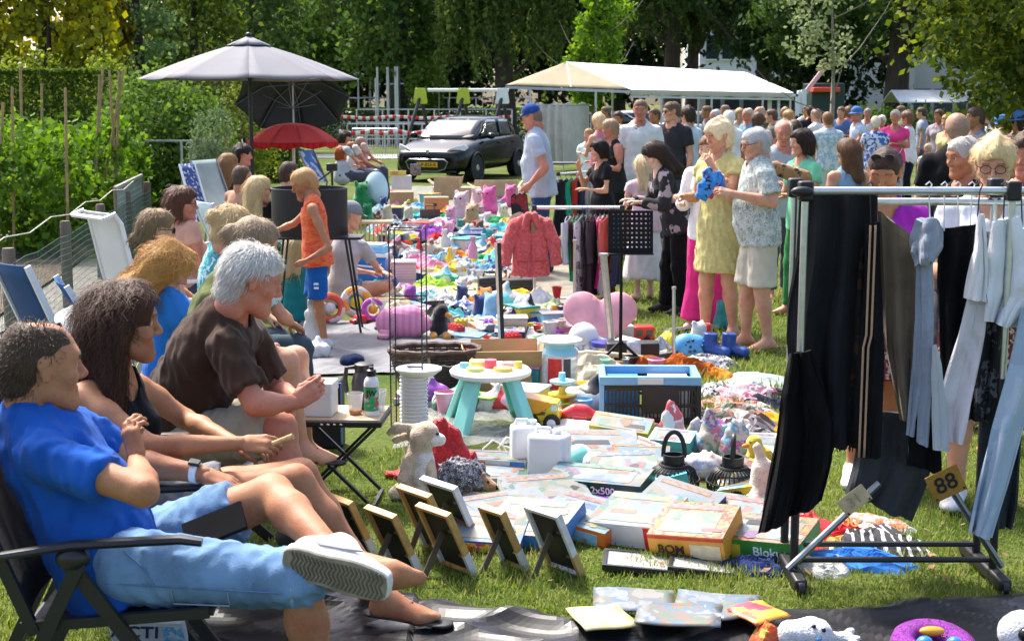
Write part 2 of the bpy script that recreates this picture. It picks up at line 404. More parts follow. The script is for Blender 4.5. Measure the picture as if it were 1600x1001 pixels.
def hand_geo(res,curl,spread=.0,thumb=.4):
 """right hand: wrist at origin, fingers along +y, thumb on +x... palm faces -z"""
 key=('hand',res,round(curl,2),spread,thumb)
 if key in _CACHE:return _CACHE[key]
 C=[Cone((0,-.03,0),(0,.012,0),.026,.027,(0,0,1),.72,.012),Cone((-.018,.02,-.002),(-.026,.078,0),.02,.013,(0,0,1),.7,.012),Cone((.016,.02,-.002),(.026,.08,0),.02,.0135,(0,0,1),.7,.012),Cone((0,.02,0),(0,.082,.003),.022,.014,(0,0,1),.75,.012)]
 for i,(x,l,r)in enumerate(((.029,.072,.0088),(.0095,.08,.009),(-.0105,.075,.0086),(-.0285,.058,.0077))):
  p=np.array((x,.082-abs(x-.008)*.25,.002)); a=curl*(.8+.12*i); sp=spread*(x/.03)
  ang=a*.55
  for q,fr in enumerate((.46,.30,.24)):
   d=np.array((math.sin(sp),math.cos(ang),-math.sin(ang))); d/=np.linalg.norm(d)
   e=p+d*l*fr; C.append(Cone(p,e,r*(1-.09*q),r*(1-.09*(q+1)),k=.004)); p=e; ang+=a*.75
 p=np.array((.022,.018,-.008)); ang=.75-.35*min(curl,1.2)
 for q,(l,r)in enumerate(((.036,.013),(.03,.0105),(.024,.0092))):
  d=np.array((math.sin(ang),math.cos(ang),-.25-.35*min(curl,1.4))); d/=np.linalg.norm(d)
  e=p+d*l; C.append(Cone(p,e,r,r*.88,k=.007)); p=e; ang-=.25+.45*min(curl,1)
 _CACHE[key]=sdf_np(C,res)
 return _CACHE[key]
def hair_geo(style,res):
 key=('hair',style,res)
 if key in _CACHE:return _CACHE[key]
 C=[]; amp,fr=.0035,90
 cap=lambda o,front=.052,low=-.02:[Cone((0,-.02,.036),(0,front-.045,.044),.0845+o,.078+o,(1,0,0),.95,.02),Cone((0,-.05,.0),(0,-.055,low),.06+o,.05+o,(1,0,0),1.15,.03)]
 face=[Cone((0,.13,-.02),(0,.115,.014),.058,.052,(1,0,0),1.15,.012,sub=True),Cone((-.1,.03,-.06),(.1,.03,-.06),.05,k=.012,sub=True)]
 ears=[Cone((sx*.1,.005,-.004),(sx*.07,.005,-.004),.027,k=.01,sub=True)for sx in(-1,1)]
 if style=='short':C=cap(.006,.06,-.045)+face+ears; amp=.003
 elif style=='thick':C=cap(.017,.062,-.05)+[Cone((0,.03,.115),(0,-.03,.12),.025,.03,k=.03)]+face+ears; amp=.006
 elif style=='crop':C=cap(.004,.062,-.03)+face+ears; amp=.0015
 elif style=='fringe':
  C=cap(.006,.05,-.05)+face+ears+[Cone((0,.09,.09),(0,-.01,.128),.06,.05,k=.012,sub=True)]; amp=.003
 elif style=='thin':
  C=cap(.004,.05,-.04)+face+ears+[Cone((0,.1,.09),(0,.06,.125),.045,.035,k=.02,sub=True),Cone((0,-.02,.145),(0,.06,.135),.036,.04,k=.02,sub=True)]; amp=.002
 elif style=='bob':
  C=cap(.017,.06,-.06)+[Cone((sx*.075,-.02,.02),(sx*.078,.0,-.085),.03,.024,k=.03)for sx in(-1,1)]+[Cone((0,-.075,.0),(0,-.08,-.09),.05,.04,(1,0,0),1.3,.03)]+face[:1]; amp=.005
 elif style in('long','wavy','curly'):
  low=-.24 if style!='curly' else-.2
  wd=.035 if style=='long' else .05
  C=cap(.013,.06,-.06)+[Cone((sx*.072,-.025,.03),(sx*.085,-.02,low),.032,wd,k=.04)for sx in(-1,1)]+[Cone((0,-.08,.0),(0,-.1,low-.03),.055,.05,(1,0,0),1.5,.04)]+[Cone((0,.135,-.03),(0,.115,.014),.064,.052,(1,0,0),1.1,.012,sub=True)]
  amp=.003 if style=='long' else .006 if style=='wavy' else .011; fr=70 if style=='long' else 50
 elif style in('bun','tied','pony'):
  C=cap(.011,.06,-.05)+face+ears
  if style=='bun':C+=[Cone((0,-.11,.03),(0,-.12,.035),.042,.04,k=.015)]
  if style=='tied':C+=[Cone((0,-.1,-.02),(0,-.12,-.06),.03,.034,k=.02)]
  if style=='pony':C+=[Cone((0,-.1,.04),(0,-.14,.0),.025,.03,k=.02),Cone((0,-.14,.0),(.01,-.13,-.2),.032,.016,k=.02)]
  amp=.003
 st=wr(amp,fr*.35,1,1,.35 if style not in('curly','wavy')else 1.0,n=8)
 V,Q=sdf_np(C,res,st)
 _CACHE[key]=(V,Q)
 return _CACHE[key]
def ribbons(V,Q,n,length,width,seed=0,curl=0,down=None):
 """locks of hair lying on the surface V,Q: thin strips following the fall of the hair"""
 g=np.random.default_rng(seed); q=Q[g.integers(0,len(Q),n)]
 w=g.dirichlet((1,1,1,1),n); P=(V[q]*w[...,None]).sum(1)
 ok=~((P[:,1]>.045)&(P[:,2]<.075)); q=q[ok]; P=P[ok]; n=len(P)
 N=np.cross(V[q[:,2]]-V[q[:,0]],V[q[:,3]]-V[q[:,1]]); N/=np.linalg.norm(N,axis=1)[:,None]+1e-9
 dn=np.array((0,-.35,-1.0))if down is None else np.array(down); crown=np.array((0,-.03,.12))
 D=(P-crown)*np.array((1,1,.3))+dn*.09+g.normal(0,.018,(n,3))
 D-=N*(D*N).sum(1)[:,None]; D/=np.linalg.norm(D,axis=1)[:,None]+1e-9
 S=np.cross(N,D); k=4 if curl<.01 else 6; rows=[]
 L=length*g.uniform(.5,1.2,n)[:,None]*np.where((P[:,1]>.02),.45,1)[:,None]; ph=g.uniform(0,6.28,n)[:,None]; LF=g.uniform(0,1,(n,1))**3
 for i in range(k):
  t=i/(k-1)
  c=P+D*L*t+N*(.002+(.004+.014*LF)*math.sin(t*2.4))+S*curl*np.sin(ph+t*(6 if curl<.01 else 12))-np.array((0,0,1))*L*.12*t*t
  hw=S*(width*(1-.75*t)*.5)
  rows+=[c-hw,c+hw]
 A=np.stack(rows,1).reshape(-1,3); b=np.arange(n)[:,None]*(2*k)
 F=np.concatenate([np.concatenate([b+2*i,b+2*i+1,b+2*i+3,b+2*i+2],1)for i in range(k-1)])
 return A,F
def hairmat(c):
 key=('hair',c)
 if key in _MC:return _MC[key]
 m,nt,N,b,L=_newmat('hair')
 ge=N.new('ShaderNodeNewGeometry'); rp=_ramp(N,[mul(c,.6),c,mul(c,1.3)],'LINEAR'); tc=N.new('ShaderNodeTexCoord')
 mp=N.new('ShaderNodeMapping'); mp.inputs['Scale'].default_value=(130,130,22); L.new(tc.outputs['Object'],mp.inputs[0])
 nz=N.new('ShaderNodeTexNoise'); nz.inputs['Scale'].default_value=1; nz.inputs['Detail'].default_value=3; L.new(mp.outputs[0],nz.inputs['Vector'])
 ad=N.new('ShaderNodeMath'); ad.operation='MULTIPLY_ADD'; ad.inputs[1].default_value=.4; L.new(ge.outputs['Random Per Island'],ad.inputs[0])
 s2=N.new('ShaderNodeMath'); s2.operation='MULTIPLY'; s2.inputs[1].default_value=.7; L.new(nz.outputs[0],s2.inputs[0]); L.new(s2.outputs[0],ad.inputs[2])
 L.new(ad.outputs[0],rp.inputs[0]); L.new(rp.outputs[0],b.inputs['Base Color']); b.inputs['Roughness'].default_value=.55; b.inputs['Specular IOR Level'].default_value=.18
 bp=N.new('ShaderNodeBump'); bp.inputs['Strength'].default_value=.6; bp.inputs['Distance'].default_value=.006; L.new(nz.outputs[0],bp.inputs['Height']); L.new(bp.outputs[0],b.inputs['Normal'])
 _MC[key]=m
 return m
SKIN={'fair':(.58,.30,.19),'tan':(.40,.18,.09),'pale':(.66,.41,.31),'red':(.52,.21,.135),'brown':(.3,.13,.06)}
def skinmat(s):
 key=('skin',s)
 if key in _MC:return _MC[key]
 c=SKIN[s]; m,nt,N,b,L=_newmat('skin'); tc=N.new('ShaderNodeTexCoord')
 def nz(sc,d):n=N.new('ShaderNodeTexNoise'); n.inputs['Scale'].default_value=sc; n.inputs['Detail'].default_value=d; L.new(tc.outputs['Object'],n.inputs['Vector']); return n
 a=nz(7,4); f=nz(75,5); v=nz(260,2); r1=_ramp(N,[(c[0]*.82,c[1]*.66,c[2]*.62),c,(c[0]*1.08,c[1]*1.12,c[2]*1.1)],'LINEAR'); r2=_ramp(N,[(.62,.55,.5),(1,1,1),(1.1,1.12,1.12)],'LINEAR')
 mr=N.new('ShaderNodeMapRange'); mr.inputs[1].default_value=.3; mr.inputs[2].default_value=.7; L.new(a.outputs[0],mr.inputs[0]); L.new(mr.outputs[0],r1.inputs[0]); L.new(f.outputs[0],r2.inputs[0])
 mx=N.new('ShaderNodeMix'); mx.data_type='RGBA'; mx.blend_type='MULTIPLY'; mx.inputs[0].default_value=.6; L.new(r1.outputs[0],mx.inputs[6]); L.new(r2.outputs[0],mx.inputs[7]); L.new(mx.outputs[2],b.inputs['Base Color'])
 b.inputs['Roughness'].default_value=.55; b.inputs['Specular IOR Level'].default_value=.3; b.inputs['Subsurface Weight'].default_value=.08; b.inputs['Subsurface Radius'].default_value=(.02,.008,.005); b.inputs['Subsurface Scale'].default_value=.4
 bp=N.new('ShaderNodeBump'); bp.inputs['Strength'].default_value=.25; bp.inputs['Distance'].default_value=.006; L.new(v.outputs[0],bp.inputs['Height']); L.new(bp.outputs[0],b.inputs['Normal'])
 _MC[key]=m
 return m
EYEW=mat((.42,.4,.38),rough=.15,var=.02); IRIS=mat((.04,.03,.025),rough=.1,var=.02)
def lipmat(s):return mat(tuple(np.array(SKIN[s])*(.85,.55,.55)),rough=.4,var=.1)
def basis(yaw,pitch=0,roll=0):
 """columns: right, forward, up. yaw 0 faces away (+y), 180 faces the camera, 90 faces the left of the picture"""
 return np.array(Euler((R(pitch),R(roll),R(yaw)),'XYZ').to_matrix())
def to_face(M,V):return V@M.T
# people
def nrm(v):v=V3(v); return v/(np.linalg.norm(v)+1e-9)
def lerp(a,b,t):return V3(a)+(V3(b)-V3(a))*t
UPV=np.array((0,0,1.0))
def torso_frame(J):
 up=nrm(J['nek']-J['pel']); side=nrm(J['shR']-J['shL']); dep=nrm(np.cross(up,side)); return up,side,dep
def body_parts(J,sc,g,fem,child,belly=0):
 up,sd,fw=torso_frame(J); s=sc
 hip=(.162 if fem else .155)*s*g; wst=(.128 if fem else .14)*s*g; ch=(.142 if fem else .158)*s*(g*.6+.4)
 if child:hip*=.86; wst*=.95; ch*=.88
 P=J['pel']; Nk=J['nek']; wa=lerp(P,Nk,.4); cs=lerp(P,Nk,.72); us=lerp(P,Nk,.9)
 T_=[Cone(P,wa,hip,wst,fw,.74,.04),Cone(wa,cs,wst,ch,fw,.74,.04),Cone(cs,us,ch,ch*.78,fw,.7,.04),Cone(lerp(J['shL'],J['shR'],.12),lerp(J['shL'],J['shR'],.88),.047*s,None,None,1,.05)]
 if fem and not child:T_+=[Cone(lerp(P,Nk,.7)+sd*q*.065*s+fw*.075*s*g,lerp(P,Nk,.68)+sd*q*.068*s+fw*.085*s*g,.058*s*g,None,None,1,.04)for q in(-1,1)]
 if belly:T_+=[Cone(lerp(P,Nk,.2)+fw*belly*.05,lerp(P,Nk,.42)+fw*belly*.06,.13*s*g,.12*s*g,None,1,.06)]
 neck=[Cone(lerp(P,Nk,.9),Nk+(J['hd']-Nk)*.6,.066*s*(.85 if fem or child else 1),.053*s*(.85 if fem or child else 1),None,1,.05)]
 arms={}
 for q in 'LR':
  S_,E,Wr=J['sh'+q],J['el'+q],J['wr'+q]; a=g*.4+.6; f=(.86 if fem else 1)*(.8 if child else 1)
  arms[q]=[Cone(S_,lerp(S_,E,.35),.056*s*a*f,.05*s*a*f,None,1,.04),Cone(lerp(S_,E,.35),E,.05*s*a*f,.04*s*a*f,None,1,.03),Cone(E,lerp(E,Wr,.3),.04*s*a*f,.043*s*a*f,None,1,.02),Cone(lerp(E,Wr,.3),Wr,.043*s*a*f,.027*s*f,None,1,.02)]
 legs={}
 for q in 'LR':
  H,K,A=J['hp'+q],J['kn'+q],J['an'+q]; a=g*.5+.5; f=.86 if child else 1
  back=nrm(np.cross(nrm(A-K),np.cross(nrm(K-H)+nrm(A-K)*.01+fw*.02,nrm(A-K))+1e-6));
  legs[q]=[Cone(H,lerp(H,K,.5),.092*s*a*f,.078*s*a*f,None,1,.05),Cone(lerp(H,K,.5),K,.078*s*a*f,.058*s*a*f,None,1,.03),Cone(K,lerp(K,A,.3),.056*s*a*f,.056*s*a*f,None,1,.03),Cone(lerp(K,A,.3),A,.056*s*a*f,.036*s*f,None,1,.03)]
 feet={}
 for q in 'LR':
  A,To=J['an'+q],J['to'+q]; d=nrm(To-A); dn=J.get('sole'+q,V3(0,0,-1)); L=np.linalg.norm(To-A)
  heel=A+dn*.035*s-d*.03*s
  feet[q]=[Cone(A,heel,.036*s,.036*s,None,1,.03),Cone(heel,lerp(A,To,.7)+dn*.02*s,.036*s,.038*s,dn,.75,.03),Cone(A+d*.02*s,lerp(A,To,.7)+dn*.015*s,.036*s,.032*s,None,1,.03),Cone(lerp(A,To,.7)+dn*.02*s,To,.04*s,.026*s,dn,.6,.02)]
 return dict(torso=T_,neck=neck,arms=arms,legs=legs,feet=feet,up=up,sd=sd,fw=fw,hip=hip,wst=wst,ch=ch)
def garment(kind,B,J,s,o=.012,sleeve=.5,leg=.7,hem=.1,flare=.02,hemz=None,straps=.5,neckr=.07,vneck=0,one=None):
 P,Nk=J['pel'],J['nek']; up,sd,fw=B['up'],B['sd'],B['fw']; C=[]
 if kind in('tee','long','tank','dress','polo'):
  low=P-up*hem*s
  hw=max(B['hip'],.176*s)+o
  if kind!='dress':C.append(Cone(low,lerp(P,Nk,.1),hw+.014,hw,fw,.74,.03,ca=True))
  C+=[c.inflate(o)for c in B['torso'][:3]]
  C+=[c.inflate(o)for c in B['torso'][4:]]
  if kind=='tank' or(kind=='dress' and sleeve==0):
   a,b=lerp(J['shL'],J['shR'],.5-straps*.5),lerp(J['shL'],J['shR'],.5+straps*.5); C.append(Cone(a,b,.055*s+o*.6,None,None,1,.03,ca=True,cb=True))
  else:
   C.append(B['torso'][3].inflate(o))
   for q in 'LR':
    S_,E,Wr=J['sh'+q],J['el'+q],J['wr'+q]; r0,r1=B['arms'][q][0].ra,B['arms'][q][1].rb
    if sleeve<=1:
     C.append(Cone(S_,lerp(S_,E,sleeve),r0+o*.4,r1+o+.012,None,1,.02,cb=True))
    else:
     C+=[Cone(S_,E,r0+o,r1+o+.006,None,1,.03),Cone(E,lerp(E,Wr,(sleeve-1)),r1+o+.006,.032*s+o,None,1,.03,cb=True)]
  C.append(Cone(Nk-up*.02+fw*(.03+vneck*.3),Nk+nrm(J['hd']-Nk)*.14,neckr*s,neckr*s*1.15,None,1,.008,sub=True))
  if vneck:C.append(Cone(Nk+fw*.13-up*vneck*s,Nk+fw*.05+up*.03,.02,.075*s,None,1,.01,sub=True))
 if kind in('shorts','pants'):
  o=min(o,.009)
  C.append(Cone(P,lerp(P,Nk,.16),B['hip']+o,B['hip']+o,fw,.76,.04,cb=True))
  legs_=leg if isinstance(leg,tuple)else(leg,leg)
  for q in(one or 'LR'):
   leg=legs_[0 if q=='L' else 1]; H,K,A=J['hp'+q],J['kn'+q],J['an'+q]; r0,r1,r2=B['legs'][q][0].ra,B['legs'][q][1].rb,B['legs'][q][3].rb
   if kind=='shorts':
    if leg<=1:C.append(Cone(H,lerp(H,K,leg),r0+o,r0*(1-leg)+r1*leg+o+flare,None,1,.04,cb=True))
    else:C+=[Cone(H,K,r0+o,r1+o+flare*.6,None,1,.04),Cone(K,lerp(K,A,leg-1),r1+o+flare*.6,r1+o+flare,None,1,.03,cb=True)]
   else:C+=[Cone(H,K,r0+o,r1+o*1.4,None,1,.04),Cone(K,lerp(K,A,leg),r1+o*1.4,r2+o+flare,None,1,.03,cb=True)]
 if kind in('dress','skirt'):
  bot=V3(P[0],P[1],hemz); a=lerp(P,Nk,.18 if kind=='skirt' else .35)
  C.append(Cone(a,P,B['wst']+o,B['hip']+o+.005,fw,.8,.04,ca=kind=='skirt')); C.append(Cone(P,bot,B['hip']+o+.005,B['hip']+o+flare,fw,.82,.04,cb=True))
 return C
def person(label,J,sc=1.0,g=1.0,fem=False,child=False,skin='fair',hair=None,hairc=(.1,.06,.03),wear=(),head=(0,0,0),res=.016,hands=None,cat='person',group=None,belly=0,strands=0,hsc=None,shoes=None,curl=0,longdown=None,glasses=None,brow=None):
 hands=hands or{}; fine=res<.013; mid=not fine and res<.02; res*=1.5 if fine else 1.6 if mid else 2.0; strands=int(strands*.36)
 base=V3(J['pel'][0],J['pel'][1],0); J={k:V3(v)for k,v in J.items()}
 for k in J:
  if not k.startswith('sole'):J[k]=J[k]-base
 B=body_parts(J,sc,g,fem,child,belly)
 C=B['torso']+B['neck']+sum(B['arms'].values(),[])+sum(B['legs'].values(),[])+sum(B['feet'].values(),[])
 V,Q=sdf_np(C,res); I=np.zeros(len(Q),int)
 hs=hsc or sc*(1.0 if not child else 1.02); M=basis(*head)
 hv,hq,hi,ve,fe,me_=head_geo(.0062 if fine else .01 if mid else .0185,fem,child)
 Vs,Qs,Is=[V],[Q],[I]; n=len(V)
 def app(v,q,i):
  nonlocal n
  Vs.append(v); Qs.append(q+n); Is.append(i); n+=len(v)
 app(J['hd']+hs*to_face(M,hv),hq,hi)
 if(fine or mid)and head[1]>-12:
  eye=_CACHE.get('eye')
  if eye is None:
   parts=[sdf_np([Cone((sx*.032,.0775,.0095),(sx*.032,.0776,.0095),.0125)],.004)for sx in(-1,1)]+[sdf_np([Cone((sx*.0315,.0852,.0095),(sx*.0315,.0853,.0095),.0063)],.0025)for sx in(-1,1)]
   eye=_CACHE['eye']=parts
  for k,(v,q)in enumerate(eye):app(J['hd']+hs*to_face(M,v),q,np.full(len(q),3 if k<2 else 4))
 for q in 'LR':
  h=dict(curl=.45,back=None,dir=None); h.update(hands.get(q,{}))
  if h.get('skip'):continue
  fd=nrm(J['wr'+q]-J['el'+q]); d=nrm(h['dir'])if h['dir']is not None else fd
  bk=V3(h['back'])if h['back']is not None else(UPV if abs(d[2])<.6 else B['sd']*(1 if q=='R' else-1))
  z=nrm(bk-d*(bk@d)); x=nrm(np.cross(d,z)); Mh=np.stack([x,d,z],1)
  v,f=hand_geo(.0052 if fine else .0085 if mid else .016,h['curl'],h.get('spread',.0))
  if q=='R':v=v*np.array((-1,1,1)); f=f[:,::-1]
  app(J['wr'+q]+sc*(.78 if child else .92 if fem else 1.0)*h.get('size',1)*(v@Mh.T),f,np.zeros(len(f),int))
 hm=hairmat(hairc)
 o=link('person',mesh_np(np.concatenate(Vs),np.concatenate(Qs),[skinmat(skin),lipmat(skin),hm if brow is None and not fem else hairmat(brow or mul(SKIN[skin],.5)),EYEW,IRIS],np.concatenate(Is)),None,tuple(base),label=label,cat=cat,group=group)
 if hair:
  v,f=hair_geo(hair,.0078 if fine else .011 if mid else .015)
  if strands:
   rv,rf=ribbons(v,f,strands,{'short':.04,'thick':.042,'bun':.05,'tied':.05,'fringe':.022,'thin':.013,'bob':.06,'crop':.011}.get(hair,.11),.0026 if fine else .0046,seed=int(abs(base[0])*1000)%999,curl=curl)
   f=np.concatenate([f,rf+len(v)]); v=np.concatenate([v,rv])
  w=v.copy()
  if longdown is not None:
   t=np.clip((-.03-v[:,2])/.2,0,1)[:,None]; w=w+t*np.array(longdown)
  link('hair',mesh_np(J['hd']+hs*to_face(M,w),f,hm),o)
 for it in wear:
  nm,kind,m=it[0],it[1],it[2]; k=dict(it[3])if len(it)>3 else{}
  amp=k.pop('amp',.0045); frq=k.pop('frq',44); fold=k.pop('fold',(1,1,1))
  cc=garment(kind,B,J,sc,**k)
  sdf_obj(nm,cc,max(res*.74,.0115)if fine else res*.85,m,o,disp=(lambda w_,w2,a_:lambda x,y,z:np.clip(w_(x,y,z)*.7-np.abs(w2(x,y,z))+a_*.5,-2.6*a_,a_)-a_*.9)(wr(amp,frq,*fold,ph=base[0]*7),wr(amp*.9,frq*.8,*fold,n=3,ph=base[0]*3+2),amp))
 if shoes:
  kind,m=shoes[0],shoes[1]
  for q in(shoes[2]if len(shoes)>2 else 'LR'):
   A,To=J['an'+q],J['to'+q]; dn=J.get('sole'+q,V3(0,0,-1)); d=nrm(To-A); h=.062*sc
   if kind=='sandal':
    p0=A+dn*h-d*.06*sc; p1=To+dn*(h-((To-A)@dn)-.0)+d*.03*sc
    C=[Cone(p0,p1,.042*sc,.042*sc,dn,.26,.01),Cone(lerp(A,To,.55)+np.cross(d,dn)*.035+dn*.03,lerp(A,To,.5)-dn*.018,.009,k=.01),Cone(lerp(A,To,.5)-dn*.018,lerp(A,To,.55)-np.cross(d,dn)*.035+dn*.03,.009,k=.01)]
    sdf_obj('sandal',C,max(.008,res*.6),m,o)
   else:
    C=[c.inflate(.009)for c in B['feet'][q]]
    if kind=='boot':C.append(Cone(A,A-dn*.08,.045*sc,.047*sc,cb=True,k=.02))
    sdf_obj('shoe',C,max(.01,res*.7),m,o)
 if glasses:
  mb=MB(); MM=Matrix(M.tolist()); hd=Vector(J['hd'])
  P_=lambda x,y,z:hd+hs*(MM@Vector((x,y,z)))
  up_=.0 if glasses!='top' else .1
  yy=0 if glasses!='top' else-.035
  for sx in(-1,1):
   mb.tube([P_(sx*.032+.024*math.cos(t),.098+yy,.008+up_+.019*math.sin(t))for t in np.linspace(0,6.2832,15)],.0022*hs,5)
   mb.tube([P_(sx*.056,.097+yy,.014+up_),P_(sx*.078,.05+yy,.014+up_),P_(sx*.082,-.02+yy,.01+up_)],.0022*hs,5)
   if glasses in('sun','top'):
    mb.add([P_(sx*.032+.023*math.cos(t),.098+yy,.008+up_+.018*math.sin(t))for t in np.linspace(0,6.2832,13)[:-1]],[tuple(range(12))])
  mb.tube([P_(-.009,.1+yy,.012+up_),P_(.009,.1+yy,.012+up_)],.0022*hs,5)
  mb.obj('glasses',plastic((.015,.014,.014),.2),o)
 o['_j']=0; del o['_j']
 return o,J,base,M
# poses
def stand(x,y,yaw,h=1.75,arms=('down','down'),lean=0,step=.0,look=None,z0=0,crouch=0):
 """upright figure; arms: down, bent (forearms forward), fold, hip, reach, up"""
 s=h/1.75; M=basis(yaw); f=M[:,1]; r=M[:,0]; o=V3(x,y,z0); u=UPV
 pel=o+u*(.93-crouch)*s; la=R(lean); tv=u*math.cos(la)+f*math.sin(la)
 nek=pel+tv*.53*s; hd=nek+(u*math.cos(la*.7)+f*(math.sin(la*.7)+.12))*.175*s
 J=dict(pel=pel,nek=nek,hd=hd)
 for q,sg in(('L',-1),('R',1)):
  sh=pel+tv*.475*s+r*sg*.185*s; J['sh'+q]=sh
  a=arms[0 if q=='L' else 1]
  dn=-u
  if a=='down':el=sh+(dn*.29+r*sg*.05-f*.02)*s; wr_=el+(dn*.25+f*.05+r*sg*.0)*s
  elif a=='bent':el=sh+(dn*.27+r*sg*.05+f*.04)*s; wr_=el+(f*.23+u*.03-r*sg*.08)*s
  elif a=='fold':el=sh+(dn*.26+r*sg*.06+f*.06)*s; wr_=el+(f*.13-r*sg*.2+u*.04)*s
  elif a=='hip':el=sh+(dn*.24+r*sg*.15-f*.06)*s; wr_=el+(dn*.14-r*sg*.16+f*.08)*s
  elif a=='reach':el=sh+(dn*.18+f*.2+r*sg*.03)*s; wr_=el+(f*.22-u*.08-r*sg*.05)*s
  elif a=='up':el=sh+(dn*.22+f*.14+r*sg*.06)*s; wr_=el+(f*.1+u*.22-r*sg*.1)*s
  elif a=='back':el=sh+(dn*.27-f*.08+r*sg*.06)*s; wr_=el+(dn*.1-f*.1-r*sg*.18)*s
  J['el'+q]=el; J['wr'+q]=wr_
  hp=pel+r*sg*.085*s; J['hp'+q]=hp-u*.03*s
  st=step*sg
  kn=o+r*sg*.095*s+f*(.03+st*.5)*s+u*(.49-crouch*.4)*s; an=o+r*sg*.1*s+f*(st)*s+u*.085*s
  J['kn'+q]=kn; J['an'+q]=an; J['to'+q]=an+f*.16*s-u*.05*s+r*sg*.03*s
 return J
def sit(x,y,yaw,seat=.42,h=1.72,lean=10,arms=('knee','knee'),legs='chair',z0=0,spread=.12):
 s=h/1.75; M=basis(yaw); f=M[:,1]; r=M[:,0]; u=UPV; o=V3(x,y,z0)
 pel=o+u*(seat+.1*s); la=R(lean); tv=u*math.cos(la)+f*math.sin(la)
 nek=pel+tv*.53*s; hd=nek+(u*math.cos(la*.6)+f*(math.sin(la*.6)+.12))*.175*s
 J=dict(pel=pel,nek=nek,hd=hd)
 for q,sg in(('L',-1),('R',1)):
  sh=pel+tv*.475*s+r*sg*.18*s; J['sh'+q]=sh
  hp=pel+r*sg*.09*s; J['hp'+q]=hp
  if legs=='chair':kn=hp+f*.43*s+r*sg*(spread-.05)*s+u*(.0); an=V3(kn[0],kn[1],z0+.085*s)+f*.03*s
  elif legs=='cross':kn=hp+f*.25*s+r*sg*.3*s+u*.08; an=hp+f*.32*s-r*sg*.12*s-u*.04
  elif legs=='knees':kn=hp+f*.28*s+u*.36*s; an=V3(*(hp+f*.5*s)[:2],z0+.08)
  elif legs=='kneel':kn=hp+f*.4*s-u*.02+r*sg*.04; an=hp+f*.02*s-u*.08+r*sg*.05
  elif legs=='out':kn=hp+f*.44*s+u*.07; an=hp+f*.86*s-u*.02
  J['kn'+q]=kn; J['an'+q]=an; J['to'+q]=an+f*.16*s-u*.045*s+r*sg*.03
  if legs=='kneel':J['to'+q]=an-f*.15-u*.01
  a=arms[0 if q=='L' else 1]
  if a=='knee':el=sh+(-u*.24+f*.14+r*sg*.06)*s; wr_=lerp(el,kn,.62)+u*.07
  elif a=='lap':el=sh+(-u*.27+f*.06+r*sg*.05)*s; wr_=el+(f*.2-u*.03-r*sg*.13)*s
  elif a=='down':el=sh+(-u*.28-f*.04+r*sg*.07)*s; wr_=el+(-u*.2+f*.12)*s
  elif a=='chin':el=lerp(kn,hp,.15)+u*.08; wr_=lerp(el,hd,.72)
  elif a=='reach':el=sh+(-u*.14+f*.24)*s; wr_=el+(f*.24-u*.06)*s
  J['el'+q]=el; J['wr'+q]=wr_
 return J
# ground
def ground_mat():
 m,nt,N,b,L=_newmat('lawn')
 tc=N.new('ShaderNodeTexCoord'); n1=N.new('ShaderNodeTexNoise'); n1.inputs['Scale'].default_value=.8; n1.inputs['Detail'].default_value=8
 n2=N.new('ShaderNodeTexNoise'); n2.inputs['Scale'].default_value=26; n2.inputs['Detail'].default_value=6
 L.new(tc.outputs['Object'],n1.inputs['Vector']); L.new(tc.outputs['Object'],n2.inputs['Vector'])
 r1=_ramp(N,[(.05,.085,.016),(.085,.13,.024),(.12,.15,.035),(.16,.15,.06)],'LINEAR'); r2=_ramp(N,[(.3,.3,.3),(1.1,1.1,1.1)],'LINEAR')
 mr=N.new('ShaderNodeMapRange'); mr.inputs[1].default_value=.3; mr.inputs[2].default_value=.7; L.new(n1.outputs[0],mr.inputs[0]); L.new(mr.outputs[0],r1.inputs[0]); L.new(n2.outputs[0],r2.inputs[0])
 mx=N.new('ShaderNodeMix'); mx.data_type='RGBA'; mx.blend_type='MULTIPLY'; mx.inputs[0].default_value=.8; L.new(r1.outputs[0],mx.inputs[6]); L.new(r2.outputs[0],mx.inputs[7]); L.new(mx.outputs[2],b.inputs['Base Color'])
 b.inputs['Roughness'].default_value=.95; b.inputs['Specular IOR Level'].default_value=.1
 bp=N.new('ShaderNodeBump'); bp.inputs['Strength'].default_value=.8; bp.inputs['Distance'].default_value=.04; L.new(n2.outputs[0],bp.inputs['Height']); L.new(bp.outputs[0],b.inputs['Normal'])
 return m
_gm=ground_mat()
MB().grid(lambda u,v:(-300+600*u,-20+500*v,0),40,40).obj('ground',_gm,kind='structure')
soil=mat((.10,.07,.045),rough=.95,var=.35,scale=6,bump=.9,bscale=18)
FX=lambda Y:-4.1-.133*(Y-13)
def strip(x0,x1,y0,y1,z,nx=30,ny=60,amp=0):return MB().grid(lambda u,v:(FX(y0+(y1-y0)*v)+x0+(x1-x0)*u,y0+(y1-y0)*v,z+amp*(1+sn(u*40,v*60,0))),nx,ny)
strip(-9,-.5,8,24,.006,amp=.02).obj('garden_soil',soil,kind='structure')
strip(-.48,.55,6,17,.005,4,20).obj('path',mat((.2,.19,.165),.9,.3,5,.5,30),kind='structure')
MB().box((-11,48,.012),(30,3,.016)).obj('road',mat((.3,.29,.28),.9,.15,3),kind='structure')
MB().box((6,66,.014),(70,16,.02)).obj('parking',mat((.13,.13,.13),.9,.2,3),kind='structure')
def leaf_quads(P,A,Bv):
 """diamond leaves: centre-base P, long axis A, half-width Bv"""
 n=len(P); V=np.stack([P,P+A*.45+Bv,P+A,P+A*.45-Bv],1).reshape(-1,3)
 return V,np.arange(n*4).reshape(n,4)
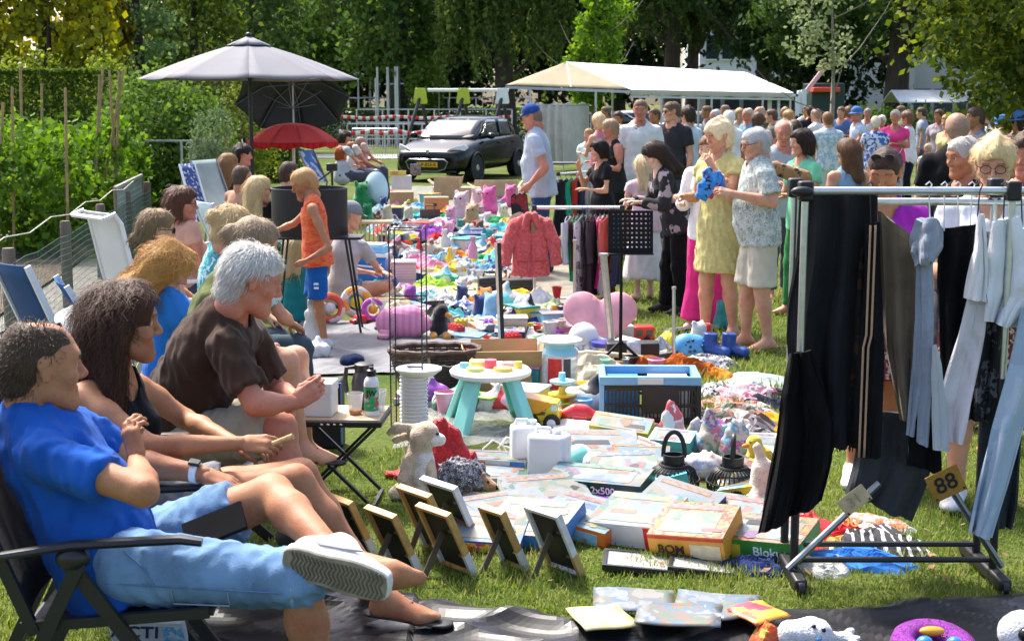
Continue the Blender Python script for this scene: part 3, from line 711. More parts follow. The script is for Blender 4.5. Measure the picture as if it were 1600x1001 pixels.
def blades(n,xr,yr,seed,hgt=.05,wid=.0035,keep=None):
 g=np.random.default_rng(seed); x=g.uniform(*xr,n); y=yr[0]+(yr[1]-yr[0])*g.uniform(0,1,n)**1.4
 ok=np.abs(x/y)<.42
 x,y=x[ok],y[ok]
 if keep is not None:k=keep(x,y); x,y=x[k],y[k]
 n=len(x)
 clump=.6+.5*(np.sin(x*7.3+np.sin(y*5)*2)*np.sin(y*6.1+np.sin(x*4))+.4)
 h=hgt*g.uniform(.5,1.4,n)*np.clip(clump,.45,1.5); a=g.uniform(0,6.283,n); t=g.uniform(.15,.9,n)
 A=np.stack([np.cos(a)*np.sin(t),np.sin(a)*np.sin(t),np.cos(t)],1)*h[:,None]
 w=wid*g.uniform(.6,1.3,n); Bv=np.stack([-np.sin(a),np.cos(a),0*a],1)*w[:,None]
 return leaf_quads(np.stack([x,y,0*x],1),A,Bv)
_v1,_f1=blades(165000,(-3.4,3.9),(4.6,9.2),1,.04,.003,keep=lambda x,y:((y>5.12-.1*np.sin(x*2.1+.6))|(x<-1.42))&~((y>6.25+.25*np.sin(x*5))&(x>-.35)&(x<1.3))&~((y>7.55)&(x>-1.2)&(x<1.75)))
_v2,_f2=blades(54000,(1.0,6.5),(8.5,17),2,.06,.006)
link('grass',mesh_np(np.concatenate([_v1,_v2]),np.concatenate([_f1,_f2+len(_v1)]),leafmat((.095,.155,.02),(.155,.22,.04),(.3,.29,.11),.35)),kind='stuff',label='short sunlit lawn grass with dry blades',cat='grass')
_g=np.random.default_rng(5); _p=np.array([tuple(G(x,y))for x,y in zip(_g.uniform(860,1590,60),_g.uniform(760,925,60))])
_a=_g.uniform(0,6.28,60); _A=np.stack([np.cos(_a),np.sin(_a),_g.uniform(.1,.5,60)],1)*_g.uniform(.02,.05,60)[:,None]; _B=np.stack([-np.sin(_a),np.cos(_a),0*_a+.3],1)*.014
_v,_f=leaf_quads(_p+np.array((0,0,.025)),_A,_B)
link('fallen_leaves',mesh_np(_v,_f,mat((.24,.14,.07),.9,.4,30)),kind='stuff',label='dry brown leaves scattered on the lawn',cat='leaves')
# foliage
def ell_pts(g,n,c,r,nc,sig=.16,shell=.55):
 """leaves gathered in clumps through an ellipsoid"""
 d=g.normal(size=(nc,3)); d/=np.linalg.norm(d,axis=1)[:,None]; cl=d*g.uniform(shell,1,nc)[:,None]
 k=g.integers(0,nc,n); sz=g.uniform(.5,1.5,nc)
 p=cl[k]+g.normal(0,sig,(n,3))*sz[k][:,None]
 return np.array(c)+p*np.array(r)
def leaves(g,P,size,up=.0,droop=.0,asp=.38):
 size=size*1.14
 n=len(P); A=g.normal(size=(n,3)); A[:,2]=A[:,2]*(1-abs(up))+up*1.5-droop; A/=np.linalg.norm(A,axis=1)[:,None]+1e-9
 B=np.cross(A,g.normal(size=(n,3))); B/=np.linalg.norm(B,axis=1)[:,None]+1e-9
 s=(size*g.uniform(.6,1.3,n))[:,None]
 return leaf_quads(P-A*s*.5,A*s,B*s*asp)
BARK=mat((.05,.038,.028),.95,.35,6,.9,14,stretch=(1,1,.25)); BARKL=mat((.2,.18,.14),.95,.3,6,.7,14,stretch=(1,1,.3))
def trunk_mb(h,r,limbs,seed,top=.25,lean=0):
 g=random.Random(seed); mb=MB(); pts=[(lean*(t**2)*h+.06*h*.2*math.sin(t*5+seed),.05*h*.2*math.sin(t*4+2*seed),h*t)for t in(0,.08,.25,.45,.65,.85,1)]
 rs=[r*1.45,r*1.1,r,r*.85,r*.65,r*.42,r*top]; mb.tube(pts,rs,10)
 for i in range(limbs):
  t=g.uniform(.3,.9); a=g.uniform(0,6.28); L=h*g.uniform(.2,.42); p=Vector((lean*t*t*h,0,h*t)); d=Vector((math.cos(a),math.sin(a),g.uniform(.35,.9)))
  mb.tube([p,p+d*L*.4,p+d*L*.75+Vector((0,0,L*.12)),p+d*L+Vector((0,0,L*.3))],[r*.38,r*.28,r*.16,r*.05],6)
 return mb
def tree(name,label,base,h,r,crowns,lm,size,trunkh=None,limbs=7,seed=1,group=None,bark=None,up=0,droop=0,asp=.38,sig=.16,cat='tree',lean=0,hang=None):
 """crowns: (cx,cy,cz,rx,ry,rz,leaves,clumps) relative to the base"""
 g=np.random.default_rng(seed); t=T(name,label,cat,tuple(base),group=group)
 trunk_mb(trunkh or h*.8,r,limbs,seed,lean=lean).obj('trunk',bark or BARK,t)
 Vs,Fs,n=[],[],0
 for c in crowns:
  v,f=leaves(g,ell_pts(g,int(c[6]*.64),c[:3],c[3:6],c[7],sig),size,up,droop,asp); Vs.append(v); Fs.append(f+n); n+=len(v)
 if hang:
  for(nt_,cx,cy,cz,rx,ry,ln,k)in hang:
   a=g.uniform(0,6.28,nt_); q=g.uniform(.25,1,nt_)**.6; x0=cx+rx*q*np.cos(a); y0=cy+ry*q*np.sin(a); z0=cz+(1-q*q)*1.6+g.normal(0,.5,nt_); L_=ln*g.uniform(.4,1.1,nt_)
   tt=g.uniform(0,1,(nt_,k)); P=np.stack([x0[:,None]+.25*np.sin(tt*2+a[:,None])+g.normal(0,.06,(nt_,k)),y0[:,None]+g.normal(0,.08,(nt_,k)),np.maximum(z0[:,None]-tt*L_[:,None],.5)],2).reshape(-1,3)
   v,f=leaves(g,P,size,0,1.6,asp*.7); Vs.append(v); Fs.append(f+n); n+=len(v)
 link('crown',mesh_np(np.concatenate(Vs),np.concatenate(Fs),lm,smooth=False),t)
 return t
GRN=dict(dark=leafmat((.026,.055,.014),(.05,.095,.022),(.085,.15,.034),.32),mid=leafmat((.045,.095,.018),(.085,.16,.028),(.13,.22,.04),.35),lit=leafmat((.06,.13,.012),(.1,.2,.02),(.16,.28,.035),.4),lime=leafmat((.1,.15,.02),(.16,.22,.03),(.24,.28,.05),.4),gold=leafmat((.1,.125,.012),(.24,.245,.02),(.4,.39,.03),.35),pale=leafmat((.07,.12,.05),(.11,.17,.075),(.17,.23,.11),.3),teal=leafmat((.03,.075,.03),(.06,.12,.05),(.1,.17,.07),.3),back=leafmat((.008,.017,.006),(.014,.03,.009),(.026,.05,.014),.2),silver=leafmat((.12,.17,.07),(.2,.25,.12),(.28,.33,.18),.35),veg=leafmat((.05,.115,.012),(.085,.18,.02),(.14,.25,.035),.4))  # back: shade between the crowns put into near-black leaves; lime: sunlight put in
def base_at(px,Y):return Vector(((px-800)/FPX*Y,Y,0))
BT='big trees at the back of the park'
tree('conifer','golden yellow conifer rising behind the clipped hedge',base_at(80,33),7,.2,[(0,0,3.6,1.75,1.4,2.8,9000,130),(-1.2,0,2.6,1.2,1,1.7,3500,60),(.9,.2,2.4,.9,1,1.4,2500,50)],GRN['gold'],.17,6,4,11,up=.75,sig=.1)
tree('conifer','dark core conifer with yellow tips left of the larch',base_at(150,34.5),6,.18,[(0,0,2.8,1.1,1,2.4,4500,70)],leafmat((.03,.04,.008),(.08,.08,.012),(.25,.2,.02),.3),.16,5,4,12,up=.7,sig=.1)
tree('larch_tree','pale blue-green larch behind the bamboo canes',base_at(222,36),9,.14,[(0,0,1.6+i*.75,1.3-i*.1,1.2-i*.08,.36,1300,26)for i in range(9)],leafmat((.08,.15,.045),(.12,.2,.07),(.19,.28,.12),.4),.12,8.5,8,13,sig=.2)
tree('garden_tree','olive green garden tree above the left side of grey parasol',base_at(315,40),7,.2,[(0,0,3.4,1.5,1.4,2.6,8000,110),(-1.3,0,2.3,1.2,1,1.8,3500,60)],leafmat((.03,.06,.01),(.075,.12,.018),(.13,.17,.03),.35),.15,5,6,14)
tree('garden_tree','dark leafy tree between garden tree and park woods',base_at(398,52),9,.25,[(0,0,4.6,2.0,1.8,3.8,8000,110)],GRN['dark'],.2,7,6,15)
tree('bush','big green bush under the left rim of parasol',base_at(245,26),2.6,.06,[(0,0,1.1,1.1,.9,1.25,9000,120),(.7,.3,1.0,.7,.7,1.0,4000,70),(-.75,-.3,.8,.5,.5,.8,2600,50)],GRN['mid'],.095,1.6,6,16,cat='bush')
tree('bush','dark clipped yew bush behind the grey green willow',base_at(320,29),3,.06,[(0,0,1.25,1.0,.8,1.35,9000,150)],leafmat((.03,.05,.012),(.06,.085,.02),(.1,.12,.03),.25),.07,1.6,5,17,cat='bush')
tree('willow_shrub','grey-green feathery willow shrub by the dark gate',base_at(335,22.5),1.8,.04,[(0,0,1.05,.36,.36,.75,3800,60)],GRN['pale'],.075,1.1,8,18,up=.6,asp=.16,cat='bush',bark=BARKL)
tree('bush','bush coloured bright sunlit lime behind the parasol pole',base_at(385,31),2.4,.05,[(0,0,1.2,.75,.7,1.1,4500,60)],GRN['lime'],.08,1.6,5,19,cat='bush')  # bush put in for a bright patch, sunlight is in its leaf colour
for i,(px,w,lab)in enumerate(((40,1.15,'rounded lime shrub peeping over the clipped hedge beneath the gold conifer'),(178,.62,'small rounded lime shrub beside the bamboo canes'))):
 tree('shrub',lab,base_at(px,30),2.6,.05,[(0,0,1.75,w*(1 if i==0 else 1),.8,1.2-i*.1,5000,90)],GRN['lime'],.085,1.8,5,20+i,cat='shrub')
def hedge(name,label,x0,x1,y0,y1,h,lm,n,seed,size=.07):
 g=np.random.default_rng(seed); P=g.uniform((x0,y0,0),(x1,y1,h),(n,3)); k=g.integers(0,3,n)
 P[k==0,1]=y0+np.abs(g.normal(0,.05,(k==0).sum())); P[k==1,2]=h-np.abs(g.normal(0,.03,(k==1).sum()))
 t=T(name,label,'hedge',((x0+x1)/2,(y0+y1)/2,0)); o=np.array(((x0+x1)/2,(y0+y1)/2,0))
 v,f=leaves(g,P-o,size); link('foliage',mesh_np(v,f,lm,smooth=False),t)
 mb=MB()
 for i in range(int((x1-x0)/.5)):mb.tube([(x0+.25+i*.5-o[0],0,0),(x0+.25+i*.5-o[0]+.05,0,h*.8)],[.03,.012],6)
 mb.obj('stem',BARK,t)
hedge('hedge','long clipped hedge with a flat sunlit top behind the vegetable plot',-13,-7.6,27,28.2,2.45,leafmat((.035,.07,.012),(.065,.12,.02),(.11,.17,.03),.35),30000,31,.066)
hedge('hedge','low dark hedge behind the steel railings',-11,3,60,61.5,1.5,GRN['dark'],9000,32,.14)
hedge('hedge','low green hedge below the dark gate trees',-6.0,-4.9,33,34,1.1,GRN['mid'],3500,33,.09)
tree('park_tree','blackish broad tree left of centre above the parasol tip',base_at(455,72),15,.4,[(0,0,7,3.4,3,5.2,13000,75)],leafmat((.022,.035,.022),(.04,.06,.032),(.07,.095,.05),.3),.26,11,8,41,group=BT,sig=.105)
tree('park_tree','mid green broadleaf tree behind the grey parasol tip',base_at(530,66),13,.35,[(0,0,5.6,2.3,2.2,4.6,12000,70),(-1.5,-.5,3.2,1.6,1.4,2.2,5000,30)],GRN['mid'],.2,9,8,42,group=BT,sig=.105)
tree('park_tree','tall dark tree with light green edge above the swing',base_at(625,62),15,.4,[(0,0,6.5,2.4,2.2,5.4,15000,80)],leafmat((.032,.07,.016),(.065,.125,.026),(.115,.195,.04),.35),.25,10,8,43,group=BT,sig=.105)
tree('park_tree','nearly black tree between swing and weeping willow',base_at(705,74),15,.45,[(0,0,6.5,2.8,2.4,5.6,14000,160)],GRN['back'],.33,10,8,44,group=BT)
tree('young_tree','small bright green bush below the dark trees by the swing',base_at(665,60),3.4,.08,[(0,0,2.4,.85,.8,1.3,3600,60)],leafmat((.05,.1,.015),(.085,.16,.025),(.13,.22,.04),.4),.14,2.4,5,45)
tree('weeping_willow','weeping willow hanging above the left end of market stall',base_at(790,58),11,.4,[(0,0,7.5,2.2,2,1.8,5000,60)],leafmat((.04,.075,.015),(.075,.125,.028),(.125,.185,.045),.4),.2,8,8,46,hang=[(260,0,0,6.4,2.6,2.2,3.6,55)])
tree('weeping_willow','weeping beech with trailing twigs right of young maple',base_at(1050,60),11,.38,[(0,0,7.5,3.2,2,1.6,6000,60)],leafmat((.03,.055,.014),(.055,.095,.022),(.09,.14,.035),.35),.2,8,8,47,hang=[(230,.3,0,6.2,3.2,2.2,2.4,45)])
tree('young_maple','young maple with bright fresh green leaves above the stall ridge',base_at(928,46),6.5,.07,[(0,0,3.3,.75,.7,1.7,3200,50),(-.35,-.2,2.6,.7,.6,.9,1800,30),(.45,0,4.6,.8,.7,1.1,1800,28),(0,0,1.9,.35,.35,.6,500,10)],GRN['lit'],.15,5.5,9,48,bark=BARKL,sig=.13)
tree('park_tree','big dark tree with a thick forked trunk in front of grey building',base_at(1392,54),14,.46,[(0,0,7.0,4.6,3,3.2,15000,75),(-3.2,-.5,5.0,2.4,1.8,1.5,7000,35),(2.4,0,5.0,2.0,2.0,2.0,6000,30)],GRN['dark'],.2,9,8,49,group=BT,sig=.105)
tree('park_tree','dark tree behind the stall roof with a straight trunk',base_at(1075,64),13,.28,[(0,0,7.4,3.2,2.4,3.4,9000,110)],GRN['back'],.30,10,7,50,group=BT)
tree('park_tree','dark tree with drooping boughs over the right end of stall',base_at(1185,58),12,.3,[(0,0,6.2,2.4,2,3.0,11000,60),(.2,-.4,3.9,1.5,1.2,1.2,3000,20)],leafmat((.02,.045,.014),(.04,.08,.022),(.075,.13,.035),.35),.18,8,7,51,group=BT,sig=.105)
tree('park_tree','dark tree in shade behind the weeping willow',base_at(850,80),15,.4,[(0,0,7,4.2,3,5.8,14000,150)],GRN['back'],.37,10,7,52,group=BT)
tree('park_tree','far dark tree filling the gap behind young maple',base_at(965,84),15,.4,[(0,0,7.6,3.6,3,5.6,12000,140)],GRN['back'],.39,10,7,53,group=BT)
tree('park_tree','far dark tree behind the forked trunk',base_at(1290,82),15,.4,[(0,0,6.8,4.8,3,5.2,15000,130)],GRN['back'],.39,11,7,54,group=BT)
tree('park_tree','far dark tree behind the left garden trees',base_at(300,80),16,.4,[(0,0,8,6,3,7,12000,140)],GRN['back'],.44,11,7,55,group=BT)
tree('sapling','silvery young tree with thin pale trunk amid the crowd',base_at(1292,25),4.6,.038,[(-.45,0,3.5,.5,.4,.85,900,26),(.15,0,4.1,.42,.4,.6,500,16),(-.1,0,2.8,.45,.35,.5,420,14),(.55,0,3.7,.2,.2,.3,120,4)],GRN['silver'],.085,4.3,10,56,bark=BARKL,sig=.2)
tree('lime_tree','near lime tree with yellow green leaves reaching in from the right edge',base_at(1760,17.5),7,.22,[(-1.75,0,3.3,1.2,1.0,1.1,3400,60),(-1.35,-.2,2.4,1.0,.8,.75,2300,44),(-2.35,0,3.25,.75,.8,.38,900,22),(-.9,0,3.9,1.4,1.3,1.3,3000,50),(-1.9,.5,2.7,.7,.6,.6,1200,26),(-1.55,.1,1.95,.85,.6,.42,1300,30),(-.8,0,2.4,.8,.8,.9,1800,34)],leafmat((.03,.055,.01),(.075,.115,.016),(.16,.19,.03),.45),.088,5,8,57,sig=.13,asp=.36)
tree('park_tree','dark tree closing the far right edge behind the lime leaves',base_at(1600,50),12,.3,[(0,0,5.5,3.4,2.4,4.2,12000,65)],GRN['dark'],.18,8,7,58,group=BT,sig=.105)
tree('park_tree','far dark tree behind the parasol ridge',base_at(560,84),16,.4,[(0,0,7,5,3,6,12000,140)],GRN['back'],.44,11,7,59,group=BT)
# vegetable plot
for i,(px,py,w,h,lab)in enumerate(((45,400,.8,1.75,'tall tangled bean plants nearest the fence'),(120,380,.75,1.8,'bushy tomato plants in the middle of vegetable plot'),(175,340,.62,1.65,'tomato plants with red fruit beside the fence gate'),(20,330,.9,1.75,'bean plants at the left edge beneath the hedge'),(95,300,.95,1.95,'leafy plants behind the tallest bamboo cane'),(185,300,.7,2.1,'climbing beans round the bunch of bamboo canes'),(215,322,.42,.9,'low leafy plant overhanging the fence end'))):
 b=G(px,py);
 h*=.87; t=tree('vegetable_plant',lab,b,h,.018,[(0,0,h*.55,w,w*.9,h*.5,4200 if i<3 else 3000,80),(0,-.1,h*.25,w*.9,w*.8,h*.26,1600,30)],GRN['veg'],.085,h*.85,10,60+i,sig=.14,cat='plant',asp=.42,bark=mat((.1,.14,.03),.8),group='rows in the vegetable plot')
 if i==2:
  for k in range(7):MB().ball((-.1+.3*random.random(),-w*.85,.55+.12*k),.035,8,6).obj('fruit',plastic((.6,.08,.02)),t)
cane=mat((.34,.24,.11),.8,.25,12)
for i,(px,py,Y,top,tx)in enumerate(((35,265,17.6,105,32),(20,215,17.0,136,19),(66,200,19,130,65),(104,245,16.8,137,102),(152,220,18.6,117,156),(176,195,18.9,110,171),(178,196,18.9,108,193),(184,200,18.9,112,186),(155,180,18.6,106,161),(3,200,17.0,160,5))):
 a=At(tx,top,Y); b=At(px,py,Y); d=(b-a); b=a+d*((a.z)/(a.z-b.z+1e-6))
 mb=MB().tube([(0,0,0),(a-b)*.5,a-b],[.019,.018,.017],8)
 for q in range(1,7):mb.tube([(a-b)*(q/7-.002),(a-b)*(q/7+.003)],.021,8)
 mb.obj('garden_cane',cane,loc=b,label=['thick wooden cane behind the bean plants left of the plot','wooden post at the left picture edge among beans','short cane between the two hedge-side posts','tall straight cane standing before the hedge','upright cane left of the cane bunch','leaning cane in the bunch, leftmost','leaning cane in the bunch, rightmost','middle cane of the leaning bunch','slanted cane just left of the bunch','stub cane at the far left edge'][i],cat='cane',group='canes in the vegetable plot')
def heap(name,label,cat,c,rx,ry,h,m,seed=0,n=22,fr=3.0,rot=0,parent=None,group=None,rough=.35,z0=0):
 """a crumpled heap of cloth or foil with thickness all round"""
 cr,sr=math.cos(rot),math.sin(rot)
 def f(u,v):
  a=u*2*math.pi; q=v; e=1+.22*math.sin(3*a+seed)+.13*math.sin(5*a+2.1*seed)+.07*math.sin(9*a+seed)
  x=rx*e*q*math.cos(a); y=ry*e*q*math.sin(a); w=sn(x*fr/rx*.42+seed,y*fr/ry*.42,seed)
  w2=abs(sn(x/rx*fr*.6+3+w,y/ry*fr*.5+seed,1.7*seed))
  z=h*(1-q**2.4)*(.7+.45*w)+rough*h*1.3*(.45-w2)*(1-q**6)
  return(x*cr-y*sr,x*sr+y*cr,max(z,.0)+.004 if q<.99 else 0)
 mb=MB().grid(f,n*2,n,True)
 return mb.obj(name,m,parent,loc=(c[0],c[1],(c[2]if len(c)>2 else 0)+z0),sharp=0,label=label,cat=cat,group=group)
heap('tarpaulin','crumpled grey tarpaulin lying on the garden soil behind the fence','tarpaulin',G(25,398),.5,.3,.22,mat((.16,.18,.2),.4,.4,6,.6,20),3)
heap('tarpaulin','dark green tarpaulin heap at the foot of tomato plants','tarpaulin',G(70,375),.45,.3,.25,mat((.05,.09,.08),.45,.4,6,.6,20),5)
# fence along the plot
def fence():
 t=T('wire_fence','low green wire mesh fence on wooden posts along the vegetable plot','fence',(FX(13),13,0)); o=Vector((FX(13),13,0))
 wood=mat((.16,.13,.10),.9,.3,10,.6,30,stretch=(1,1,.2))
 for Y in(8.4,10.6,13,15.1,17.2,19.2):
  MB().tube([Vector((FX(Y),Y,0))-o,Vector((FX(Y)+.01,Y,.78))-o,Vector((FX(Y)+.01,Y,.8))-o],[.052,.05,.042],10).obj('post',wood,t)
 mb=MB(); Y0,Y1=7.6,19.2; pt=lambda Y,z:Vector((FX(Y)+.055,Y,z))-o
 zz=[.03+.055*i for i in range(13)]
 for z in zz:mb.tube([pt(Y0+(Y1-Y0)*k/24,z+.012*math.sin(k*2.1))for k in range(25)],.0028,4,False)
 Y=Y0
 while Y<Y1:
  mb.tube([pt(Y,.03),pt(Y+.02,.36),pt(Y,.69)],.0022,4,False); Y+=.055
 mb.obj('wire_mesh',mat((.07,.12,.09),.45,.2,10,metal=.2),t,kind='stuff')
 MB().tube([pt(7.6+i*.9,.86+(.05 if i%2 else 0))for i in range(12)],.005,5).obj('string',mat((.5,.48,.4),.9),t)
fence()
def garden_gate(label,a,b,h,m,top,posts):
 a=Vector(a); b=Vector(b); t=T('garden_gate',label,'gate',a); d=b-a; L=d.length
 for q in(Vector((0,0,0)),d):MB().tube([q,q+Vector((0,0,h))],.02,8).obj('post',posts,t)
 MB().bar(Vector((0,0,h)),d+Vector((0,0,h)),.035,.035).obj('rail',top,t); MB().bar(Vector((0,0,.12)),d+Vector((0,0,.12)),.03,.03).obj('rail',top,t)
 mb=MB(); n=int(L/.05)
 for i in range(1,n):mb.tube([d*(i/n)+Vector((0,0,.12)),d*(i/n)+Vector((0,0,h))],.003,4,False)
 for i in range(1,12):mb.tube([Vector((0,0,.12+(h-.12)*i/12)),d+Vector((0,0,.12+(h-.12)*i/12))],.003,4,False)
 mb.obj('wire_mesh',m,t,kind='stuff')
garden_gate('small wire gate with a bleached wooden top rail at the fence end',At(180,305,16.2)*1-Vector((0,0,At(180,305,16.2).z)),Vector((At(222,292,19.0).x,19.0,0)),.9,mat((.2,.27,.24),.5),mat((.3,.29,.27),.9,.2,20),mat((.2,.16,.12),.9))
def dark_gate():
 p=base_at(272,24); t=T('garden_gate','flat dark grey gate panel under a thin rail behind the gardens','gate',p); s=pxm(24)
 MB().box((.36+.17,0,.62),(.5,.03,1.14)).obj('panel',mat((.16,.18,.2),.5,.15,3),t,bevel=.004)
 MB().bar((-.75,.03,1.21),(.85,.03,1.21),.035,.03).obj('rail',metalm((.45,.48,.5),.4),t)
 for q in(.16,-.74):MB().tube([(q,.0,0),(q,0,1.2)],.022,8).obj('post',metalm((.5,.52,.55),.4),t)
 MB().box((.92,0,.66),(.06,.06,1.32)).obj('wooden_post',mat((.33,.15,.06),.8,.25,10),t)
dark_gate()
# parasols
def parasol(label,base,polebot,top,Rr,n,drop,mcan,mpole,valance=0,rp=.024,tilt=(0,0),hub=.5,vent=False,under=None,ribm=None,rz=0,name='parasol',dome=.02):
 t=T(name,label,'parasol',base)
 zt=top; ap=Vector((0,0,zt)); Mx=Euler((tilt[0],tilt[1],rz)).to_matrix()
 lo=Vector((0,0,polebot));
 MB().tube([lo,ap-Vector((0,0,.04))]if tilt==(0,0)else[lo,Vector((0,0,zt-.75)),ap-Mx@Vector((0,0,.05))],rp,10).obj('pole',mpole,t)
 rim=[Mx@Vector((Rr*math.cos(2*math.pi*k/n),Rr*math.sin(2*math.pi*k/n),-drop))for k in range(n)]
 mb=MB()
 for k in range(n):
  a,b=rim[k],rim[(k+1)%n]
  def P(u,v):
   q=.03+.97*v; p=a.lerp(b,u)*q; bow=4*u*(1-u)
   return ap+p*(1-.03*bow*q)+Mx@Vector((0,0,-.022*Rr*bow*q+dome*Rr*math.sin(q*math.pi)))
  mb.grid(P,7,10)
  if valance:
   v=Mx@Vector((0,0,-valance))
   for j in range(4):
    def E(w):return P(w,1)
    e0,e1=E(j/4),E((j+1)/4); mb.use(1).add([e0,e1,e1+v*(1+.2*math.sin(j*1.6)),e0+v*(1+.2*math.sin((j-1)*1.6))],[(0,1,2,3)]); mb.use(0)
 co=mb.obj('canopy',[mcan,under or mcan],t,solid=.004,sharp=28)
 for k in range(n):
  MB().tube([ap-Mx@Vector((0,0,.03)),ap+rim[k]*.5+Mx@Vector((0,0,-.02+dome*Rr)),ap+rim[k]*.98-Mx@Vector((0,0,.012))],.007,5).obj('rib',ribm or mpole,t)
  MB().tube([ap-Mx@Vector((0,0,hub)),ap+rim[k]*.5+Mx@Vector((0,0,-.03))],.006,5).obj('strut',ribm or mpole,t)
 if vent:
  m2=MB()
  for k in range(n):a,b=rim[k]*.2,rim[(k+1)%n]*.2; m2.add([ap+Mx@Vector((0,0,.06)),ap+a+Vector((0,0,.035)),ap+b+Vector((0,0,.035))],[(0,1,2)])
  m2.obj('vent_cap',mcan,t,solid=.004); MB().ball(ap+Vector((0,0,.075)),(.04,.04,.03)).obj('finial',mpole,t)
 return t
blk=plastic((.012,.012,.014),.4); steel=metalm((.62,.63,.65),.3); whitep=plastic((.75,.76,.78)); galv=metalm((.5,.52,.55),.4)
GREYC=mat((.165,.165,.185),.85,.06,3,trans=0)
parasol('large grey garden parasol on a dark pole over the left sellers',base_at(396,19.0),0,2.66,1.44,8,.50,GREYC,plastic((.02,.02,.022),.4),rp=.026,vent=True,rz=R(10))
parasol('navy umbrella with silver underside tilted behind the red one',base_at(462,23),.0,2.15,.92,8,.34,mat((.02,.02,.035),.6,.1,4),plastic((.5,.5,.52)),tilt=(R(-38),R(-4)),rp=.014,ribm=mat((.12,.12,.14),.4),dome=.17)
parasol('small red beach umbrella with a hanging red border',base_at(460,19.6),0,1.58,.62,10,.25,tcloth((.85,.17,.16),.6),plastic((.78,.62,.6)),valance=.075,rp=.015,under=tcloth((.75,.03,.03),.5),hub=.3,dome=.11)
# cars
def loft(mb,secs,n=5):
 """secs: (y, half width, z bottom, z top, shoulder) -> closed rounded body"""
 rows=[]
 for(y,w,zb,zt,sh)in secs:
  zm=zb+(zt-zb)*sh
  rows.append([(-w*.88,y,zb),(-w*.98,y,zb+(zm-zb)*.3),(-w,y,zm),(-w*.955,y,zt-(zt-zm)*.25),(-w*.82,y,zt),(0,y,zt+.012),(w*.82,y,zt),(w*.955,y,zt-(zt-zm)*.25),(w,y,zm),(w*.98,y,zb+(zm-zb)*.3),(w*.88,y,zb),(0,y,zb)])
 k=12
 vs=[p for r in rows for p in r]; fs=[(i*k+j,i*k+(j+1)%k,(i+1)*k+(j+1)%k,(i+1)*k+j)for i in range(len(rows)-1)for j in range(k)]
 fs+=[tuple(range(k-1,-1,-1)),tuple(range((len(rows)-1)*k,len(rows)*k))]
 return mb.add(vs,fs)
glassd=mat((.02,.025,.025),.04,.02,spec=.8,coat=.5)
